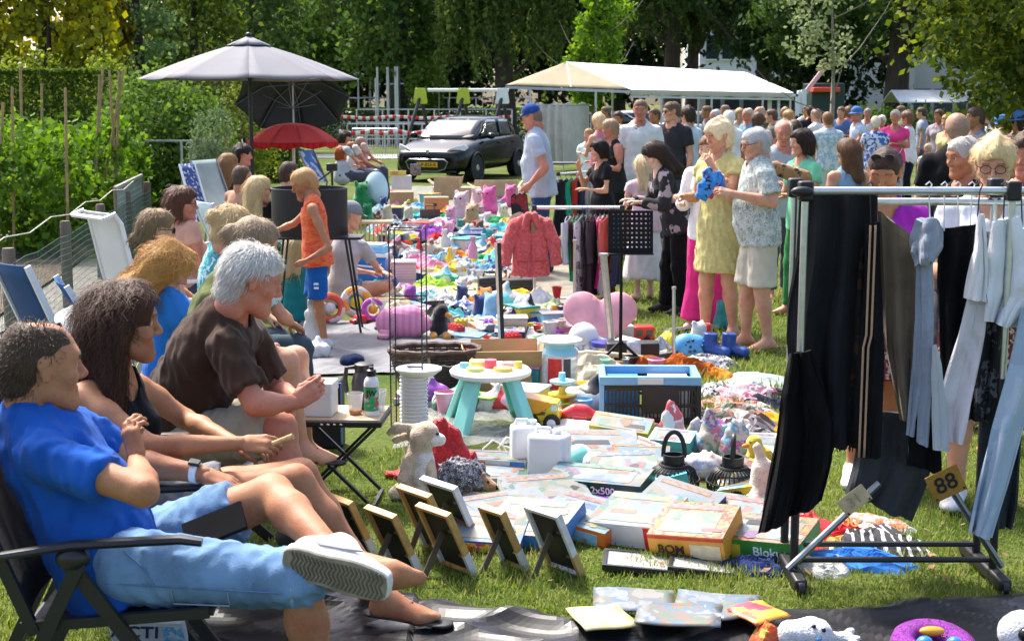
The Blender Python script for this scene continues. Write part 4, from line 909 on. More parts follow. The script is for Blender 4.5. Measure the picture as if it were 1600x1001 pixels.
def car(label,loc,rz,paint,detail=True,name='parked_car',plate=None,group=None):
 t=T(name,label,'car',loc,rz,group)
 body=loft(MB(),[(-1.98,.55,.30,.58,.5),(-1.93,.72,.24,.68,.55),(-1.75,.82,.22,.76,.6),(-1.4,.86,.2,.86,.62),(-.95,.87,.2,.95,.66),(-.5,.87,.2,.98,.7),(.4,.87,.2,1.0,.72),(1.2,.87,.22,1.02,.72),(1.7,.83,.26,1.0,.7),(1.93,.76,.3,.9,.6),(1.98,.6,.36,.75,.5)])
 bo=body.obj('body',paint,t,sharp=70); md=bo.modifiers.new('sub','SUBSURF'); md.levels=md.render_levels=2
 gh=loft(MB(),[(-1.02,.70,.9,.95,.5),(-.8,.70,.9,1.08,.5),(-.25,.66,.9,1.38,.4),(.1,.65,.92,1.44,.35),(.7,.65,.94,1.455,.35),(1.25,.64,.95,1.42,.35),(1.6,.62,.95,1.3,.4),(1.85,.62,.93,.98,.5)])
 g=gh.obj('cabin',paint,t,sharp=70); md=g.modifiers.new('sub','SUBSURF'); md.levels=md.render_levels=2
 MB().grid(lambda u,v:((2*u-1)*(.66-.1*v),-1.03+.80*v-.05*math.sin(v*3.14)+.1*(2*u-1)**2*(1-.4*v),.945+.43*v+.05*math.sin(v*3.14)),11,9).obj('windscreen',glassd,t,solid=.01)
 for sx in(-1,1):
  for(ya,yb,yc,yd)in((-.72,.36,.36,-.2),(.45,1.18,1.1,.45)):MB().grid(lambda u,v:(sx*(.725-.085*v+.012*math.sin(v*3.14)),(ya+(yb-ya)*u)*(1-v)+(yd+(yc-yd)*u)*v,.985+.37*v),9,6).obj('side_window',glassd,t,solid=.012)
 for sx in(-1,1):
  for y in(-1.24,1.26):
   w=MB().lathe([(.2,-.1),(.29,-.1),(.305,-.07),(.305,.07),(.29,.1),(.2,.1)],24,(sx*.77,y,.305),ax='x').obj('wheel',mat((.02,.02,.02),.8),t)
   h=MB().lathe([(0,.108),(.06,.112),(.075,.1),(.2,.095),(.2,.085),(0,.08)]if sx>0 else[(0,-.108),(.06,-.112),(.075,-.1),(.2,-.095),(.2,-.085),(0,-.08)],20,(sx*.77,y,.305),ax='x')
   h.obj('rim',metalm((.5,.5,.52),.35),w)
   MB().torus((sx*.862,y,.31),.335,.028,24,6,(0,R(90),0)).obj('wheel_arch',blk,t)
  if detail:
   hl=MB().prism([(-.02,-.02),(.27,.02),(.42,.2),(.36,.3),(.1,.2),(-.04,.1)],-.02,.03,lambda x,y,d:(sx*(.42+x*.95),-1.88+d+(x*x)*1.35,.6+y*.8)).obj('headlight',mat((.8,.82,.85),.35,.1,20),t,bevel=.01)
   m_=MB().ball((sx*.93,-.62,1.0),(.1,.07,.075)).obj('mirror',paint,t)
   MB().lathe([(0,0),(.05,.004),(.06,.02)],12,(sx*.62,-1.83,.4),ax='y').obj('fog_lamp',steel,t)
   for y in(.1,.95):MB().box((sx*.878,y,.84),(.02,.16,.03)).obj('door_handle',paint,t,bevel=.006)
 if detail:
  gr=MB().prism([(-.42,.30),(-.48,.44),(-.40,.50),(.40,.50),(.48,.44),(.42,.30),(.25,.25),(-.25,.25)],-1.995,-1.95).obj('grille',blk,t)
  MB().tube([(-.42,-2.0,.30),(-.49,-2.0,.45),(-.40,-2.0,.51),(.40,-2.0,.51),(.49,-2.0,.45),(.42,-2.0,.30),(.25,-2.0,.25),(-.25,-2.0,.25),(-.42,-2.0,.30)],.013,6).obj('chrome_trim',steel,gr)
  MB().ball((0,-1.945,.68),(.05,.02,.055)).obj('badge',steel,t)
  if plate:
   p=MB().box((0,-2.015,.395),(.52,.014,.115)).obj('number_plate',plastic((.75,.42,.02),.4),t,bevel=.004)
   text(plate,.105,plastic((.02,.02,.02)),p,(.02,-2.024,.395),(R(90),0,0))
   MB().box((-.238,-2.0245,.395),(.04,.004,.11)).obj('blue_band',plastic((.02,.08,.4)),p)
  MB().bar((-.55,-1.0,.985),(.3,-.9,1.02),.02,.015).obj('wiper',blk,t)
  MB().box((.28,-.86,1.02),(.14,.1,.004),(R(30),0,0)).obj('parking_card',mat((.8,.8,.8)),t)
  MB().box((0,-1.9,.235),(1.3,.1,.06)).obj('bumper_lip',blk,t,bevel=.02)
 return t
CB=G(712,284)
car('black hatchback parked nose towards the goods, yellow number plate',(CB.x+.12,CB.y+1.7,0),R(-21),mat((.003,.003,.004),.2,.05,4,coat=.15,spec=.4),plate='NF-823-K').scale=(1.08,1.08,1.04)
FCG='cars parked far behind the market'
for i,(px,Y,rz,c,lab)in enumerate(((560,62,70,(.6,.62,.65),'white far car left of the lamp posts'),(612,64,75,(.25,.3,.4),'blue grey far car between the lamp posts'),(1010,58,80,(.75,.76,.78),'white far van-like car behind the man in white shirt'),(1095,56,60,(.5,.55,.6),'silver far car beside the stall post'),(1168,60,95,(.6,.6,.62),'pale far car half hidden at the stall end'),(745,63,85,(.4,.45,.5),'grey far car behind the black hatchback'),(960,57,80,(.05,.06,.08),'dark far car behind the blonde shoppers'))):
 car(lab,(base_at(px,Y).x,Y,0),R(rz),mat(c,.25,.05,4,coat=.6),False,group=FCG)
# market stall
def stall():
 Y=40; s=pxm(Y); A=base_at(790,Y-1.6); t=T('market_stall','long market stall with a white pitched canvas roof and beige gable','stall',(base_at(985,Y).x,Y,0)); o=Vector((base_at(985,Y).x,Y,0))
 P=lambda px,py,yy:At(px,py,yy)-o
 wt=mat((.82,.82,.84),.8,.04,2); bg=mat((.3,.245,.155),.85,.1,3)
 r0,r1=P(885,97,40),P(1165,113,43.5); f0,f1=P(985,140,38),P(1240,145,41); b0,b1=P(790,133,39.2),P(1100,133,46)
 def sheet(a,b,c,d,nm,m,sag=.06):
  def f(u,v):
   p=a.lerp(b,u).lerp(d.lerp(c,u),v); return p-Vector((0,0,sag*math.sin(u*math.pi*4)**2*math.sin(v*3.14)))
  return MB().grid(f,33,9).obj(nm,m,t,solid=.006,sharp=0)
 sheet(r0,r1,f1,f0,'roof_sheet',wt); sheet(r0,r1,b1,b0,'roof_sheet',wt)
 MB().grid(lambda u,v:r0.lerp(b0.lerp(f0,u),v)+Vector((0,-.02-.02*math.sin(u*9),0)),17,9).obj('gable',bg,t,solid=.006)
 mb=MB(); mb.grid(lambda u,v:f0.lerp(f1,u)-Vector((0,.0,v*(.16+.02*math.sin(u*40)))),41,4); mb.obj('valance',mat((.5,.47,.36),.85,.1,3),t,solid=.005)
 MB().bar(b0-Vector((0,.01,.06)),f0-Vector((0,.01,.06)),.04,.07).obj('beam',galv,t); MB().bar(f0-Vector((0,0,.19)),f1-Vector((0,0,.19)),.04,.05).obj('beam',galv,t)
 MB().bar(r0-Vector((0,0,.03)),r1-Vector((0,0,.03)),.05,.05).obj('ridge',galv,t)
 for(a,b,w)in((b0,f0,.2),(b0,f0,.73),(f0,f1,.18),(f0,f1,.48),(f0,f1,.8),(f0,f1,.98),(b0,b1,.5),(b0,b1,.97)):
  p=a.lerp(b,w); q=Vector((p.x,p.y,-o.z)); MB().tube([q,p-Vector((0,0,.05))],.03,8).obj('post',galv,t)
 p=b0.lerp(f0,.2); MB().bar(p-Vector((0,0,.45)),p+Vector((-.3,0,-.08)),.03,.03).obj('brace',galv,t)
 q=r0.copy(); MB().tube([r0,(b0+f0)/2*1.0+Vector((.1,0,0))],.02,6).obj('brace',galv,t)
stall()
def cloth_wall(label,pts,top,h,m,ripple=.06,nf=9,name='cloth_screen'):
 o=Vector((pts[0][0],pts[0][1],0)); t=T(name,label,'screen',o); pp=[Vector((x,y,0))-o for x,y in pts]
 n=60
 def along(u):k=min(int(u*(len(pp)-1)),len(pp)-2); return pp[k].lerp(pp[k+1],u*(len(pp)-1)-k)
 def f(u,v):
  p=along(u); w=ripple*math.sin(u*nf*6.28+math.sin(v*3)*.6)*(.3+.7*v); return(p.x+w*.3,p.y+w,top-h*v+.07*math.sin(u*nf*3.3)*(1-v)*.6)
 MB().grid(f,n+1,14).obj('cloth',m,t,solid=.006,sharp=0)
 MB().tube([p+Vector((0,0,top-.03))for p in pp],.018,6).obj('rail',galv,t)
 for p in pp:MB().tube([p,p+Vector((0,0,top))],.02,6).obj('post',galv,t)
a,b,c=base_at(838,37),base_at(880,36.5),base_at(918,38.5)
cloth_wall('beige canvas draped over a rail beside the black car',[(a.x,a.y),(b.x,b.y),(c.x,c.y)],1.78,1.55,mat((.52,.49,.42),.9,.12,3,.4,12),nf=7)
def stall_table(label,px,py,w,d,h,m,Yb=None,rz=0):
 p=G(px,py); t=T('folding_table',label,'table',p,rz)
 MB().box((0,0,h),(w,d,.03)).obj('tabletop',m,t,bevel=.005)
 for sx in(-1,1):
  for sy in(-1,1):MB().tube([(sx*w*.45,sy*d*.42,0),(sx*w*.45,sy*d*.42,h)],.014,6).obj('leg',galv,t)
 return t,p
stall_table('low trestle table with a dark top before the canvas screen',905,300,1.3,.6,.6,mat((.04,.04,.045),.6))
# playground swing, railings, tape, lamps
def swing():
 Y=46; o=base_at(720,Y); t=T('playground_swing','playground swing with lime yellow panels, white beam and black legs','swing',o); P=lambda px,py:At(px,py,Y)-o
 yel=plastic((.5,.56,.04)); wh=plastic((.8,.82,.84)); bk=plastic((.02,.025,.025),.5)
 MB().tube([P(668,141),P(795,141)],.055,10).obj('beam',wh,t)
 for(x,m)in((657,yel),(724,yel),(785,plastic((.78,.8,.78)))):
  MB().prism([(-8,22),(8,22),(11,0),(9,-2.5),(-9,-2.5),(-11,0)],-.1,.06,lambda a_,b_,d:tuple(P(x+a_,160-b_)+Vector((0,d,0)))).obj('panel',m,t,bevel=.01)
  for(dx,dy)in((-28,-1.2),(18,1.2)):
   a=P(x,150); b=P(x+dx,150); b=Vector((b.x,b.y+dy,0)); MB().tube([a,b],.06,8).obj('leg',bk,t)
 for x in(686,702,754,770):
  MB().tube([P(x,143),P(x,183)],.012,5).obj('chain',steel,t)
 for x in(694,762):MB().box(P(x,184),(.42,.16,.05)).obj('seat',bk,t,bevel=.01)
swing()
def railing(label,px0,px1,Y,z,n,bars,group='steel railings behind the lawn'):
 a,b=base_at(px0,Y),base_at(px1,Y); t=T('steel_railing',label,'railing',a,group=group); d=b-a
 for i in range(n+1):MB().tube([d*(i/n),d*(i/n)+Vector((0,0,z))],.03,6).obj('post',galv,t)
 for k in range(bars):MB().tube([Vector((0,0,z*(k+1)/bars)),d+Vector((0,0,z*(k+1)/bars))],.028,6).obj('rail',galv,t)
railing('nearest steel railing with two rails behind the red tape',545,690,50,1.05,5,2)
railing('tall steel railing with three rails behind the swing',560,800,56,1.5,6,3)
railing('long steel railing at the car park edge',530,830,62,1.95,7,4)
def barrier(label,px0,px1,Y):
 a,b=base_at(px0,Y),base_at(px1,Y); t=T('crowd_barrier',label,'barrier',a); d=b-a
 MB().tube([Vector((0,0,.1)),Vector((0,0,1.0)),d+Vector((0,0,1.0)),d+Vector((0,0,.1)),Vector((0,0,.1))],.025,6).obj('frame',galv,t)
 for i in range(1,18):MB().tube([d*(i/18)+Vector((0,0,.1)),d*(i/18)+Vector((0,0,1))],.009,5).obj('bar',galv,t)
barrier('galvanised crowd barrier standing on the lawn behind the red-haired sellers',553,622,44)
def tape(label,px0,px1,Y,z,sag=.06):
 a,b=base_at(px0,Y),base_at(px1,Y); n=40
 MB().grid(lambda u,v:Vector((0,0,z-sag*math.sin(u*3.14*3)**2+(v-.5)*.12))+(b-a)*u+Vector((0,.03*math.sin(u*30),0)),n+1,2).obj('barrier_tape',stripes((.75,.75,.75),(.65,.02,.02),1.1,'X',.5),loc=a,solid=.003,label=label,cat='tape',group='red and white tapes behind the lawn')
tape('red and white tape stretched low across the railing',532,668,43.5,.93); tape('upper red and white tape behind the swing',530,800,54,1.25)
def lamp(label,px,Y,top):
 o=base_at(px,Y); z=At(px,top,Y).z; t=T('street_lamp',label,'street lamp',o,group='lamps and poles at the car park')
 MB().tube([(0,0,0),(0,0,z-.2)],[.06,.04],8).obj('pole',galv,t); MB().lathe([(.05,-.28),(.1,-.22),(.32,-.06),(.34,-.02),(.1,.04),(0,.06)],16,(0,0,z)).obj('lamp_head',plastic((.55,.58,.6)),t)
lamp('street lamp with a flat disc head left of the steel columns',581,66,103); lamp('street lamp peeping beside the parasol tip',563,72,115)
for i,(px,Y,top,r)in enumerate(((593,60,105,.05),(609,60,105,.07),(623,60,104,.13),(590,58,122,.04))):
 z=At(px,top,Y).z; MB().tube([(0,0,0),(0,0,z)],r,10).tube([(-r*2.2,0,z*.78),(r*2.2,0,z*.78)],.03,6).obj('steel_column',galv,loc=base_at(px,Y),label=['thin grey steel column right of the lamp','grey steel column with a cross bracket','widest grey steel column of the group','short thin steel column beside the lamp'][i],cat='column',group='lamps and poles at the car park')
# building, kiosk, far right things
def building():
 Y=98; o=base_at(1330,Y); t=T('office_building','grey plastered building with window bands behind the trees','building',o)
 s=pxm(Y); gr=mat((.42,.41,.39),.9,.1,.6); wh=mat((.75,.76,.78),.8,.05,.6); dk=mat((.03,.04,.05),.15,.1)
 def blk_(nm,px0,px1,z0,z1,y0,y1,m,par=t):
  x0,x1=base_at(px0,Y).x-o.x,base_at(px1,Y).x-o.x; return MB().box(((x0+x1)/2,(y0+y1)/2,(z0+z1)/2),(x1-x0,y1-y0,z1-z0)).obj(nm,m,par)
 blk_('wall',1330,1420,0,9,0,10,gr); blk_('wall',1420.2,1640,0,9,1.2,10,gr); blk_('wall',1090,1329.8,3.4,9,.6,10,wh); blk_('wall',1090,1329.8,0,3.39,2,10,gr)
 blk_('pillar',1318,1330,0,3.38,.5,1.0,wh); blk_('roof',1085,1645,9.01,9.3,-.3,10.3,dk)
 for i in range(9):w=blk_('window',1100+i*25,1119+i*25,4.6,6.2,.5,.62,dk); blk_('frame',1099+i*25,1120+i*25,4.5,4.59,.42,.62,wh,w)
 for i in range(6):w=blk_('window',1426+i*34,1454+i*34,1.0+0,2.6,1.1,1.22,dk); blk_('window',1426+i*34,1454+i*34,5,6.6,1.1,1.22,dk)
 for i in range(7):blk_('window',1105+i*30,1128+i*30,.8,2.6,1.9,2.02,dk)
building()
def kiosk():
 Y=44; o=base_at(1290,Y); t=T('food_kiosk','dark green kiosk with red awning light and pink boom','kiosk',o); P=lambda px,py,dy=0:At(px,py,Y+dy)-o
 a,b=P(1268,185),P(1322,130); MB().box(((a.x+b.x)/2,.8,b.z/2),(b.x-a.x,1.4,b.z)).obj('body',mat((.012,.03,.025),.5),t,bevel=.03)
 a,b=P(1268,144),P(1310,137); MB().box(((a.x+b.x)/2,-.02,(a.z+b.z)/2),(b.x-a.x,.5,.14)).obj('awning',mat((.6,.06,.02),.6),t,bevel=.02)
 MB().bar(P(1256,148,-.4),P(1293,100,-.4),.1,.12).obj('boom',mat((.75,.4,.4),.5),t); MB().bar(P(1256,175,-.4),P(1256,140,-.4),.12,.14).obj('boom_post',whitep,t)
 MB().box(P(1250,160,-.3),(.18,.2,.7)).obj('cabinet',whitep,t,bevel=.02)
kiosk()
def pergola():
 Y=41; o=base_at(1222,Y); t=T('window_screen','white framed window panel standing at the stall end','screen',o); P=lambda px,py:At(px,py,Y)-o
 for(x0,x1,y0,y1)in((1200,1247,186,181),(1200,1247,151,147),(1199,1206,186,147),(1214,1219,186,147),(1242,1249,186,147)):
  a,b=P(x0,y0),P(x1,y1); MB().box((a+b)/2,(abs(b.x-a.x),.06+.004*(x0%3),abs(b.z-a.z))).obj('bar',whitep,t)
 for x in(1203,1245):a=P(x,186); MB().tube([(a.x,0,0),(a.x,0,a.z)],.03,6).obj('leg',whitep,t)
pergola()
def awn(label,px0,px1,py,Y):
 a,b=At(px0,py,Y),At(px1,py,Y); o=Vector(((a.x+b.x)/2,Y,0)); t=T('market_stall',label,'stall',o); w=b.x-a.x; z=a.z
 MB().prism([(-1.2,0),(0,.42),(1.2,0),(1.2,-.03),(0,.38),(-1.2,-.03)],-w/2,w/2,lambda x,y,d:(d,x,z-.3+y)).obj('roof_sheet',mat((.8,.82,.84),.8,.04,2),t)
 for sx in(-1,1):
  for sy in(-1,1):MB().tube([(sx*w*.48,sy*1.15,0),(sx*w*.48,sy*1.15,z-.28)],.03,6).obj('post',galv,t)
awn('distant white stall roof behind the pink shirted shopper',1392,1530,146,52)
for i,(px,Y,w)in enumerate(((1420,50,3.0),(1540,48,3.2),(1345,56,2.0))):
 tree('bush',['sunlit green bushes below the far white stall','leafy bush at the far right behind the crowd','green bush beside the building foot'][i],base_at(px,Y),1.6,.04,[(0,0,.8,w*.5,.6,.85,3000,60)],GRN['lit']if i==0 else GRN['mid'],.13,1,5,80+i,cat='bush')
# the people
def JA(**k):return{n:V3(At(*v))for n,v in k.items()}
jeans=mat((.17,.29,.47),.9,.32,5,.5,320,spec=.15,wrinkle=.8)
J=JA(pel=(165,872,4.12),nek=(52,652,4.15),hd=(64,572,4.13),shR=(66,712,3.96),shL=(118,668,4.34),elR=(224,768,3.86),wrR=(214,718,4.07),elL=(196,722,4.45),wrL=(318,740,4.40),hpR=(200,885,4.0),hpL=(212,865,4.27),knR=(468,905,3.96),anR=(508,1128,4.0),toR=(590,1145,4.0),knL=(425,772,4.28),anL=(524,868,3.95),toL=(655,903,3.86))
J['soleL']=nrm((.1,-.95,-.18))
polo=mat((.012,.09,.40),.9,.22,5,.3,300,sheen=.05,spec=.15,wrinkle=.9)
o,Jl,bs,M=person('man in royal blue polo shirt and denim shorts with one leg crossed',J,1.04,1.06,skin='tan',hair='thin',hairc=(.07,.045,.03),head=(-62,-4,0),res=.0105,hsc=1.12,strands=6500,belly=.5,hands=dict(R=dict(curl=.9,dir=(-.25,.25,.9),back=(-.6,-.7,.2)),L=dict(curl=.35,dir=(.93,-.1,-.3),back=(0,-.2,1))),wear=[('polo_shirt','tee',polo,dict(sleeve=.62,amp=.007,frq=44,hem=.12,o=.012)),('denim_shorts','shorts',jeans,dict(leg=(.74,1.02),flare=.012,amp=.006,frq=52))])
mb=MB(); nk=Vector(Jl['nek']); mb.torus(nk+Vector((.01,0,.0)),.075,.016,20,6,(R(8),R(18),0)); mb.obj('collar',polo,o)
MB().tube([Vector(lerp(Jl['elL'],Jl['wrL'],.86)),Vector(lerp(Jl['elL'],Jl['wrL'],.94))],.036,14).obj('watch_strap',plastic((.75,.75,.76)),o)
MB().box(Vector(lerp(Jl['elL'],Jl['wrL'],.9))+Vector((0,-.01,.036)),(.036,.034,.012),(.2,.2,0)).obj('watch',blk,o,bevel=.003)
for q,fr_,r_ in(('L',.74,.088),('R',1.0,.082)):
 c_=Vector(lerp(Jl['hp'+q],Jl['kn'+q],fr_-.01)); d_=(Vector(Jl['kn'+q])-Vector(Jl['hp'+q])).normalized(); e_=d_.to_track_quat('Z','Y').to_euler(); MB().torus(c_,r_,.007,28,6,e_).obj('hem',mat((.24,.38,.56),.9,.3,60,.5,200),o)
sp_=lambda t_,a_:Vector(lerp(Jl['hpR'],Jl['knR'],t_))+Vector((0,-math.cos(a_),math.sin(a_)))*(.112-.02*t_)
MB().tube([sp_(t_/14,-.12)for t_ in range(-1,14)],.0026,5).obj('side_seam',mat((.09,.17,.3),.9),o)
MB().tube([sp_(.02,.75),sp_(.1,.5),sp_(.17,.2),sp_(.2,-.1)],.003,5).obj('pocket_edge',mat((.1,.19,.33),.9),o)
MB().tube([sp_(.3,-.2),sp_(.3,-.75),sp_(.62,-.75),sp_(.62,-.2)],.0022,5).obj('pocket_stitching',mat((.3,.36,.42),.9),o)
def trainer(par,A,To,dn):
 d=nrm(To-A); dn=nrm(dn-d*(dn@d)); sd=nrm(np.cross(d,dn)); L=.33; hl=A-d*.075+dn*.03
 C=[Cone(hl,hl+d*.10,.047,.046,None,1,.03),Cone(hl+d*.08,hl+d*.25+dn*.012,.046,.035,dn,.8,.03),Cone(A-dn*.03,hl+d*.02,.05,.05,None,1,.03),Cone(A-dn*.05,A-dn*.02,.047,.05,k=.02,ca=True),Cone(A+d*.03-dn*.01,hl+d*.2,.042,.034,k=.03)]
 sdf_obj('trainer',C,.007,mat((.72,.72,.7),.6,.06,12,.2,60),par)
 out=lambda t:.047-.012*math.exp(-((t-.42)/.12)**2)if 0<t<1 else .02
 def slab(nm,m,z0,z1,k,grow=0):
  ol=[]
  for i in range(30):
   a=2*math.pi*i/30; t=.5-.5*math.cos(a); w=(.057-.009*math.exp(-((t-.4)/.16)**2)+grow)*abs(math.sin(a))**.42*(1 if math.sin(a)>=0 else-1)
   ol.append((t*(L+2*grow)-grow,w))
  Vd,Vs,Vn,H=Vector(d),Vector(sd),Vector(dn),Vector(hl)-Vector(d)*.045
  MB().prism(ol,z0,z1,lambda x,y,q:H+Vd*x+Vs*y+Vn*q).obj(nm,m,par,bevel=.004)
  return H,Vd,Vs,Vn
 H,Vd,Vs,Vn=slab('midsole',plastic((.76,.74,.68),.6),.03,.062,0,.004); slab('sole',mat((.26,.22,.165),.8,.2,20),.0625,.068,0)
 for i in range(22):
  x=.03+i*.0132; w=.041-.006*math.exp(-((x/L-.4)/.16)**2); mb=MB(); pts=[(-1,0),(-.5,1),(0,0),(.5,1),(1,0)]
  mb.tube([H+Vd*(x+.010*q)+Vs*(p*w)+Vn*.069 for p,q in pts],.0032,5); mb.obj('tread_bar',mat((.12,.1,.075),.85),par)
 mb=MB(); sw=[(.02,.0),(.12,-.012),(.185,-.004),(.13,.012),(.06,.022)]
 mb.prism(sw,.050,.056,lambda x,y,q:Vector(hl)+Vd*(x-.01)+Vn*(.0+y)-Vs*q); mb.obj('side_stripe',mat((.2,.2,.25),.6),par)
trainer(o,Jl['anL'],Jl['toL'],J['soleL'])
MB().box((0,0,0),(.19,.12,.012)).obj('tablet',mat((.008,.008,.009),.9,spec=.02),loc=At(335,822,4.1),rot=(R(28),R(-20),R(10)),bevel=.004,label='black tablet lying on the lap of the man in blue',cat='tablet')
J=JA(pel=(150,800,4.8),nek=(172,590,4.78),hd=(193,505,4.78),shR=(128,622,4.62),shL=(216,606,4.95),elR=(236,698,4.5),wrR=(380,692,4.58),elL=(290,655,5.0),wrL=(368,692,4.78),hpR=(238,800,4.72),hpL=(245,790,4.92),knR=(462,752,4.88),knL=(470,742,5.06),anR=(606,938,4.86),anL=(586,925,5.12),toR=(680,962,4.82),toL=(650,945,5.12))
o,Jl,bs,M=person('woman in black sleeveless top with long dark hair and tanned arms',J,1.0,1.08,True,skin='tan',hair='wavy',hairc=(.06,.026,.014),head=(-78,-4,0),res=.0105,hsc=1.1,strands=11000,curl=.011,hands=dict(R=dict(curl=.75,dir=(.95,.1,-.05),back=(.1,-.7,.7)),L=dict(curl=.7,dir=(.9,-.2,-.1))),wear=[('black_top','tank',cloth((.006,.006,.008)),dict(straps=.62,vneck=.05,hem=.1)),('grey_shorts','shorts',cloth((.2,.2,.22)),dict(leg=.45,flare=.02))],shoes=('sandal',mat((.02,.02,.022),.6)))
MB().tube([Vector(Jl['wrR'])+Vector((.1,-.01,.0)),Vector(Jl['wrR'])+Vector((.17,-.03,.03))],[.009,.011],8).obj('biscuit',mat((.5,.34,.16),.9,.3,60),None,loc=tuple(bs),label='small beige biscuit held by the woman in black top',cat='biscuit')
MB().ball(Vector(Jl['hd'])+Vector((-.005,-.095,-.045)),.007).obj('earring',steel,o)
J=JA(pel=(262,672,5.65),nek=(352,492,5.52),hd=(392,437,5.48),shR=(352,540,5.36),shL=(392,522,5.72),elR=(398,632,5.26),wrR=(462,628,5.36),elL=(432,612,5.72),wrL=(466,622,5.5),hpR=(290,690,5.52),hpL=(300,680,5.75),knR=(438,668,5.4),knL=(436,640,5.8),anR=(462,828,5.42),anL=(455,790,5.8),toR=(520,845,5.4),toL=(512,806,5.8))
person('white-haired man in dark brown t-shirt leaning forward with clasped hands',J,1.03,1.1,skin='red',hair='short',hairc=(.62,.6,.56),head=(-72,-20,0),res=.0105,hsc=1.1,strands=9500,brow=(.3,.28,.25),hands=dict(R=dict(curl=.8,dir=(.8,.2,.5),back=(.2,-.9,.1)),L=dict(curl=.7,dir=(.75,-.1,.6),back=(.2,.7,.4))),belly=.4,wear=[('brown_shirt','tee',mat((.05,.028,.019),.9,.22,5,.3,300,sheen=.1,spec=.15,wrinkle=.9),dict(sleeve=.75,amp=.007,frq=42,o=.014)),('khaki_shorts','shorts',cloth((.34,.31,.24)),dict(leg=.9,flare=.03,amp=.007))],shoes=('shoe',cloth((.05,.05,.05))))
J=sit(At(300,500,6.5).x,6.5,-66,.46,1.72,28,('knee','knee')); J.update(JA(nek=(355,437,6.42),hd=(398,384,6.36),shR=(330,470,6.28),shL=(372,455,6.62),elR=(398,520,6.2),wrR=(432,552,6.3),knR=(446,565,6.3),knL=(462,560,6.6),anR=(470,700,6.4),anL=(478,700,6.8),toR=(520,715,6.4),toL=(525,715,6.85)))
person('woman in olive top with greying blonde hair held by a claw clip',J,.98,1.08,True,skin='fair',hair='bun',hairc=(.26,.19,.12),head=(-70,-14,0),res=.012,strands=2200,hands=dict(R=dict(curl=.4,dir=(.15,0,-1),back=(.3,-1,0)),L=dict(curl=.5)),wear=[('olive_top','tee',cloth((.1,.12,.04)),dict(sleeve=.5)),('dark_green_shorts','shorts',cloth((.02,.03,.015)),dict(leg=.7))],shoes=('sandal',mat((.015,.015,.015),.6)))
J=sit(At(262,470,7.1).x,7.1,-60,.40,1.6,48,('knee','knee'),spread=.1)
J['hd']=V3(At(268,418,7.02)); J['nek']=V3(At(258,448,7.05));
person('girl with curly golden hair bending forward in a bright blue top',J,.93,.95,True,skin='fair',hair='curly',hairc=(.5,.27,.08),head=(-70,-42,0),res=.013,strands=7000,curl=.016,wear=[('blue_top','tank',cloth((.03,.2,.6)),dict(straps=.5)),('denim_shorts','shorts',jeans,dict(leg=.35))])
J=sit(At(228,430,8.3).x,8.3,-62,.44,1.68,12,('knee','lap')); J.update(JA(hd=(245,360,8.25),nek=(238,398,8.3)))
person('woman with dark blonde hair tied low and sunglasses, bare shoulders',J,.97,1.02,True,skin='fair',hair='tied',hairc=(.19,.12,.06),head=(-66,-6,0),res=.013,strands=1800,glasses='sun',wear=[('brown_top','tank',cloth((.12,.06,.04)),dict(straps=.6)),('shorts','shorts',cloth((.05,.06,.1)),dict(leg=.6))])
J=sit(At(285,390,9.9).x,9.9,-70,.46,1.7,6,('knee','lap')); J.update(JA(hd=(284,320,9.85),nek=(283,357,9.9)))
person('smiling woman with brown bob and glasses in a salmon blouse',J,.97,1.08,True,skin='red',hair='bob',hairc=(.085,.035,.02),head=(-82,-2,0),res=.014,strands=1600,glasses='clear',wear=[('salmon_blouse','tee',cloth((.55,.3,.22)),dict(sleeve=.35,vneck=.04)),('trousers','pants',cloth((.06,.06,.08)),dict(leg=.85))])
J=sit(At(338,430,7.7).x,7.7,-58,.44,1.66,20,('knee','knee')); J.update(JA(hd=(362,356,7.62),nek=(348,392,7.66)))
person('woman in turquoise patterned blouse with light blonde bun, half hidden',J,.96,1.1,True,skin='fair',hair='bun',hairc=(.5,.35,.17),head=(-50,-16,0),res=.014,strands=1500,wear=[('turquoise_blouse','tee',cover([(.03,.3,.34),(.08,.45,.48),(.5,.62,.6),(.02,.22,.28)],30,.9,1,2,.3),dict(sleeve=.7)),('trousers','pants',cloth((.05,.08,.1)),dict(leg=.85))])
J=sit(At(408,350,12.6).x,12.6,-50,.42,1.68,12,('lap','knee')); J.update(JA(hd=(405,297,12.55),nek=(403,328,12.6)))
person('blonde woman in black top sitting behind the black drum shade',J,.97,1.0,True,skin='fair',hair='long',hairc=(.55,.4,.2),head=(-62,-4,0),res=.017,strands=1400,glasses='sun',wear=[('black_top','tee',cloth((.01,.012,.01)),dict(sleeve=.15)),('green_skirt','shorts',cloth((.01,.09,.03)),dict(leg=.6))])
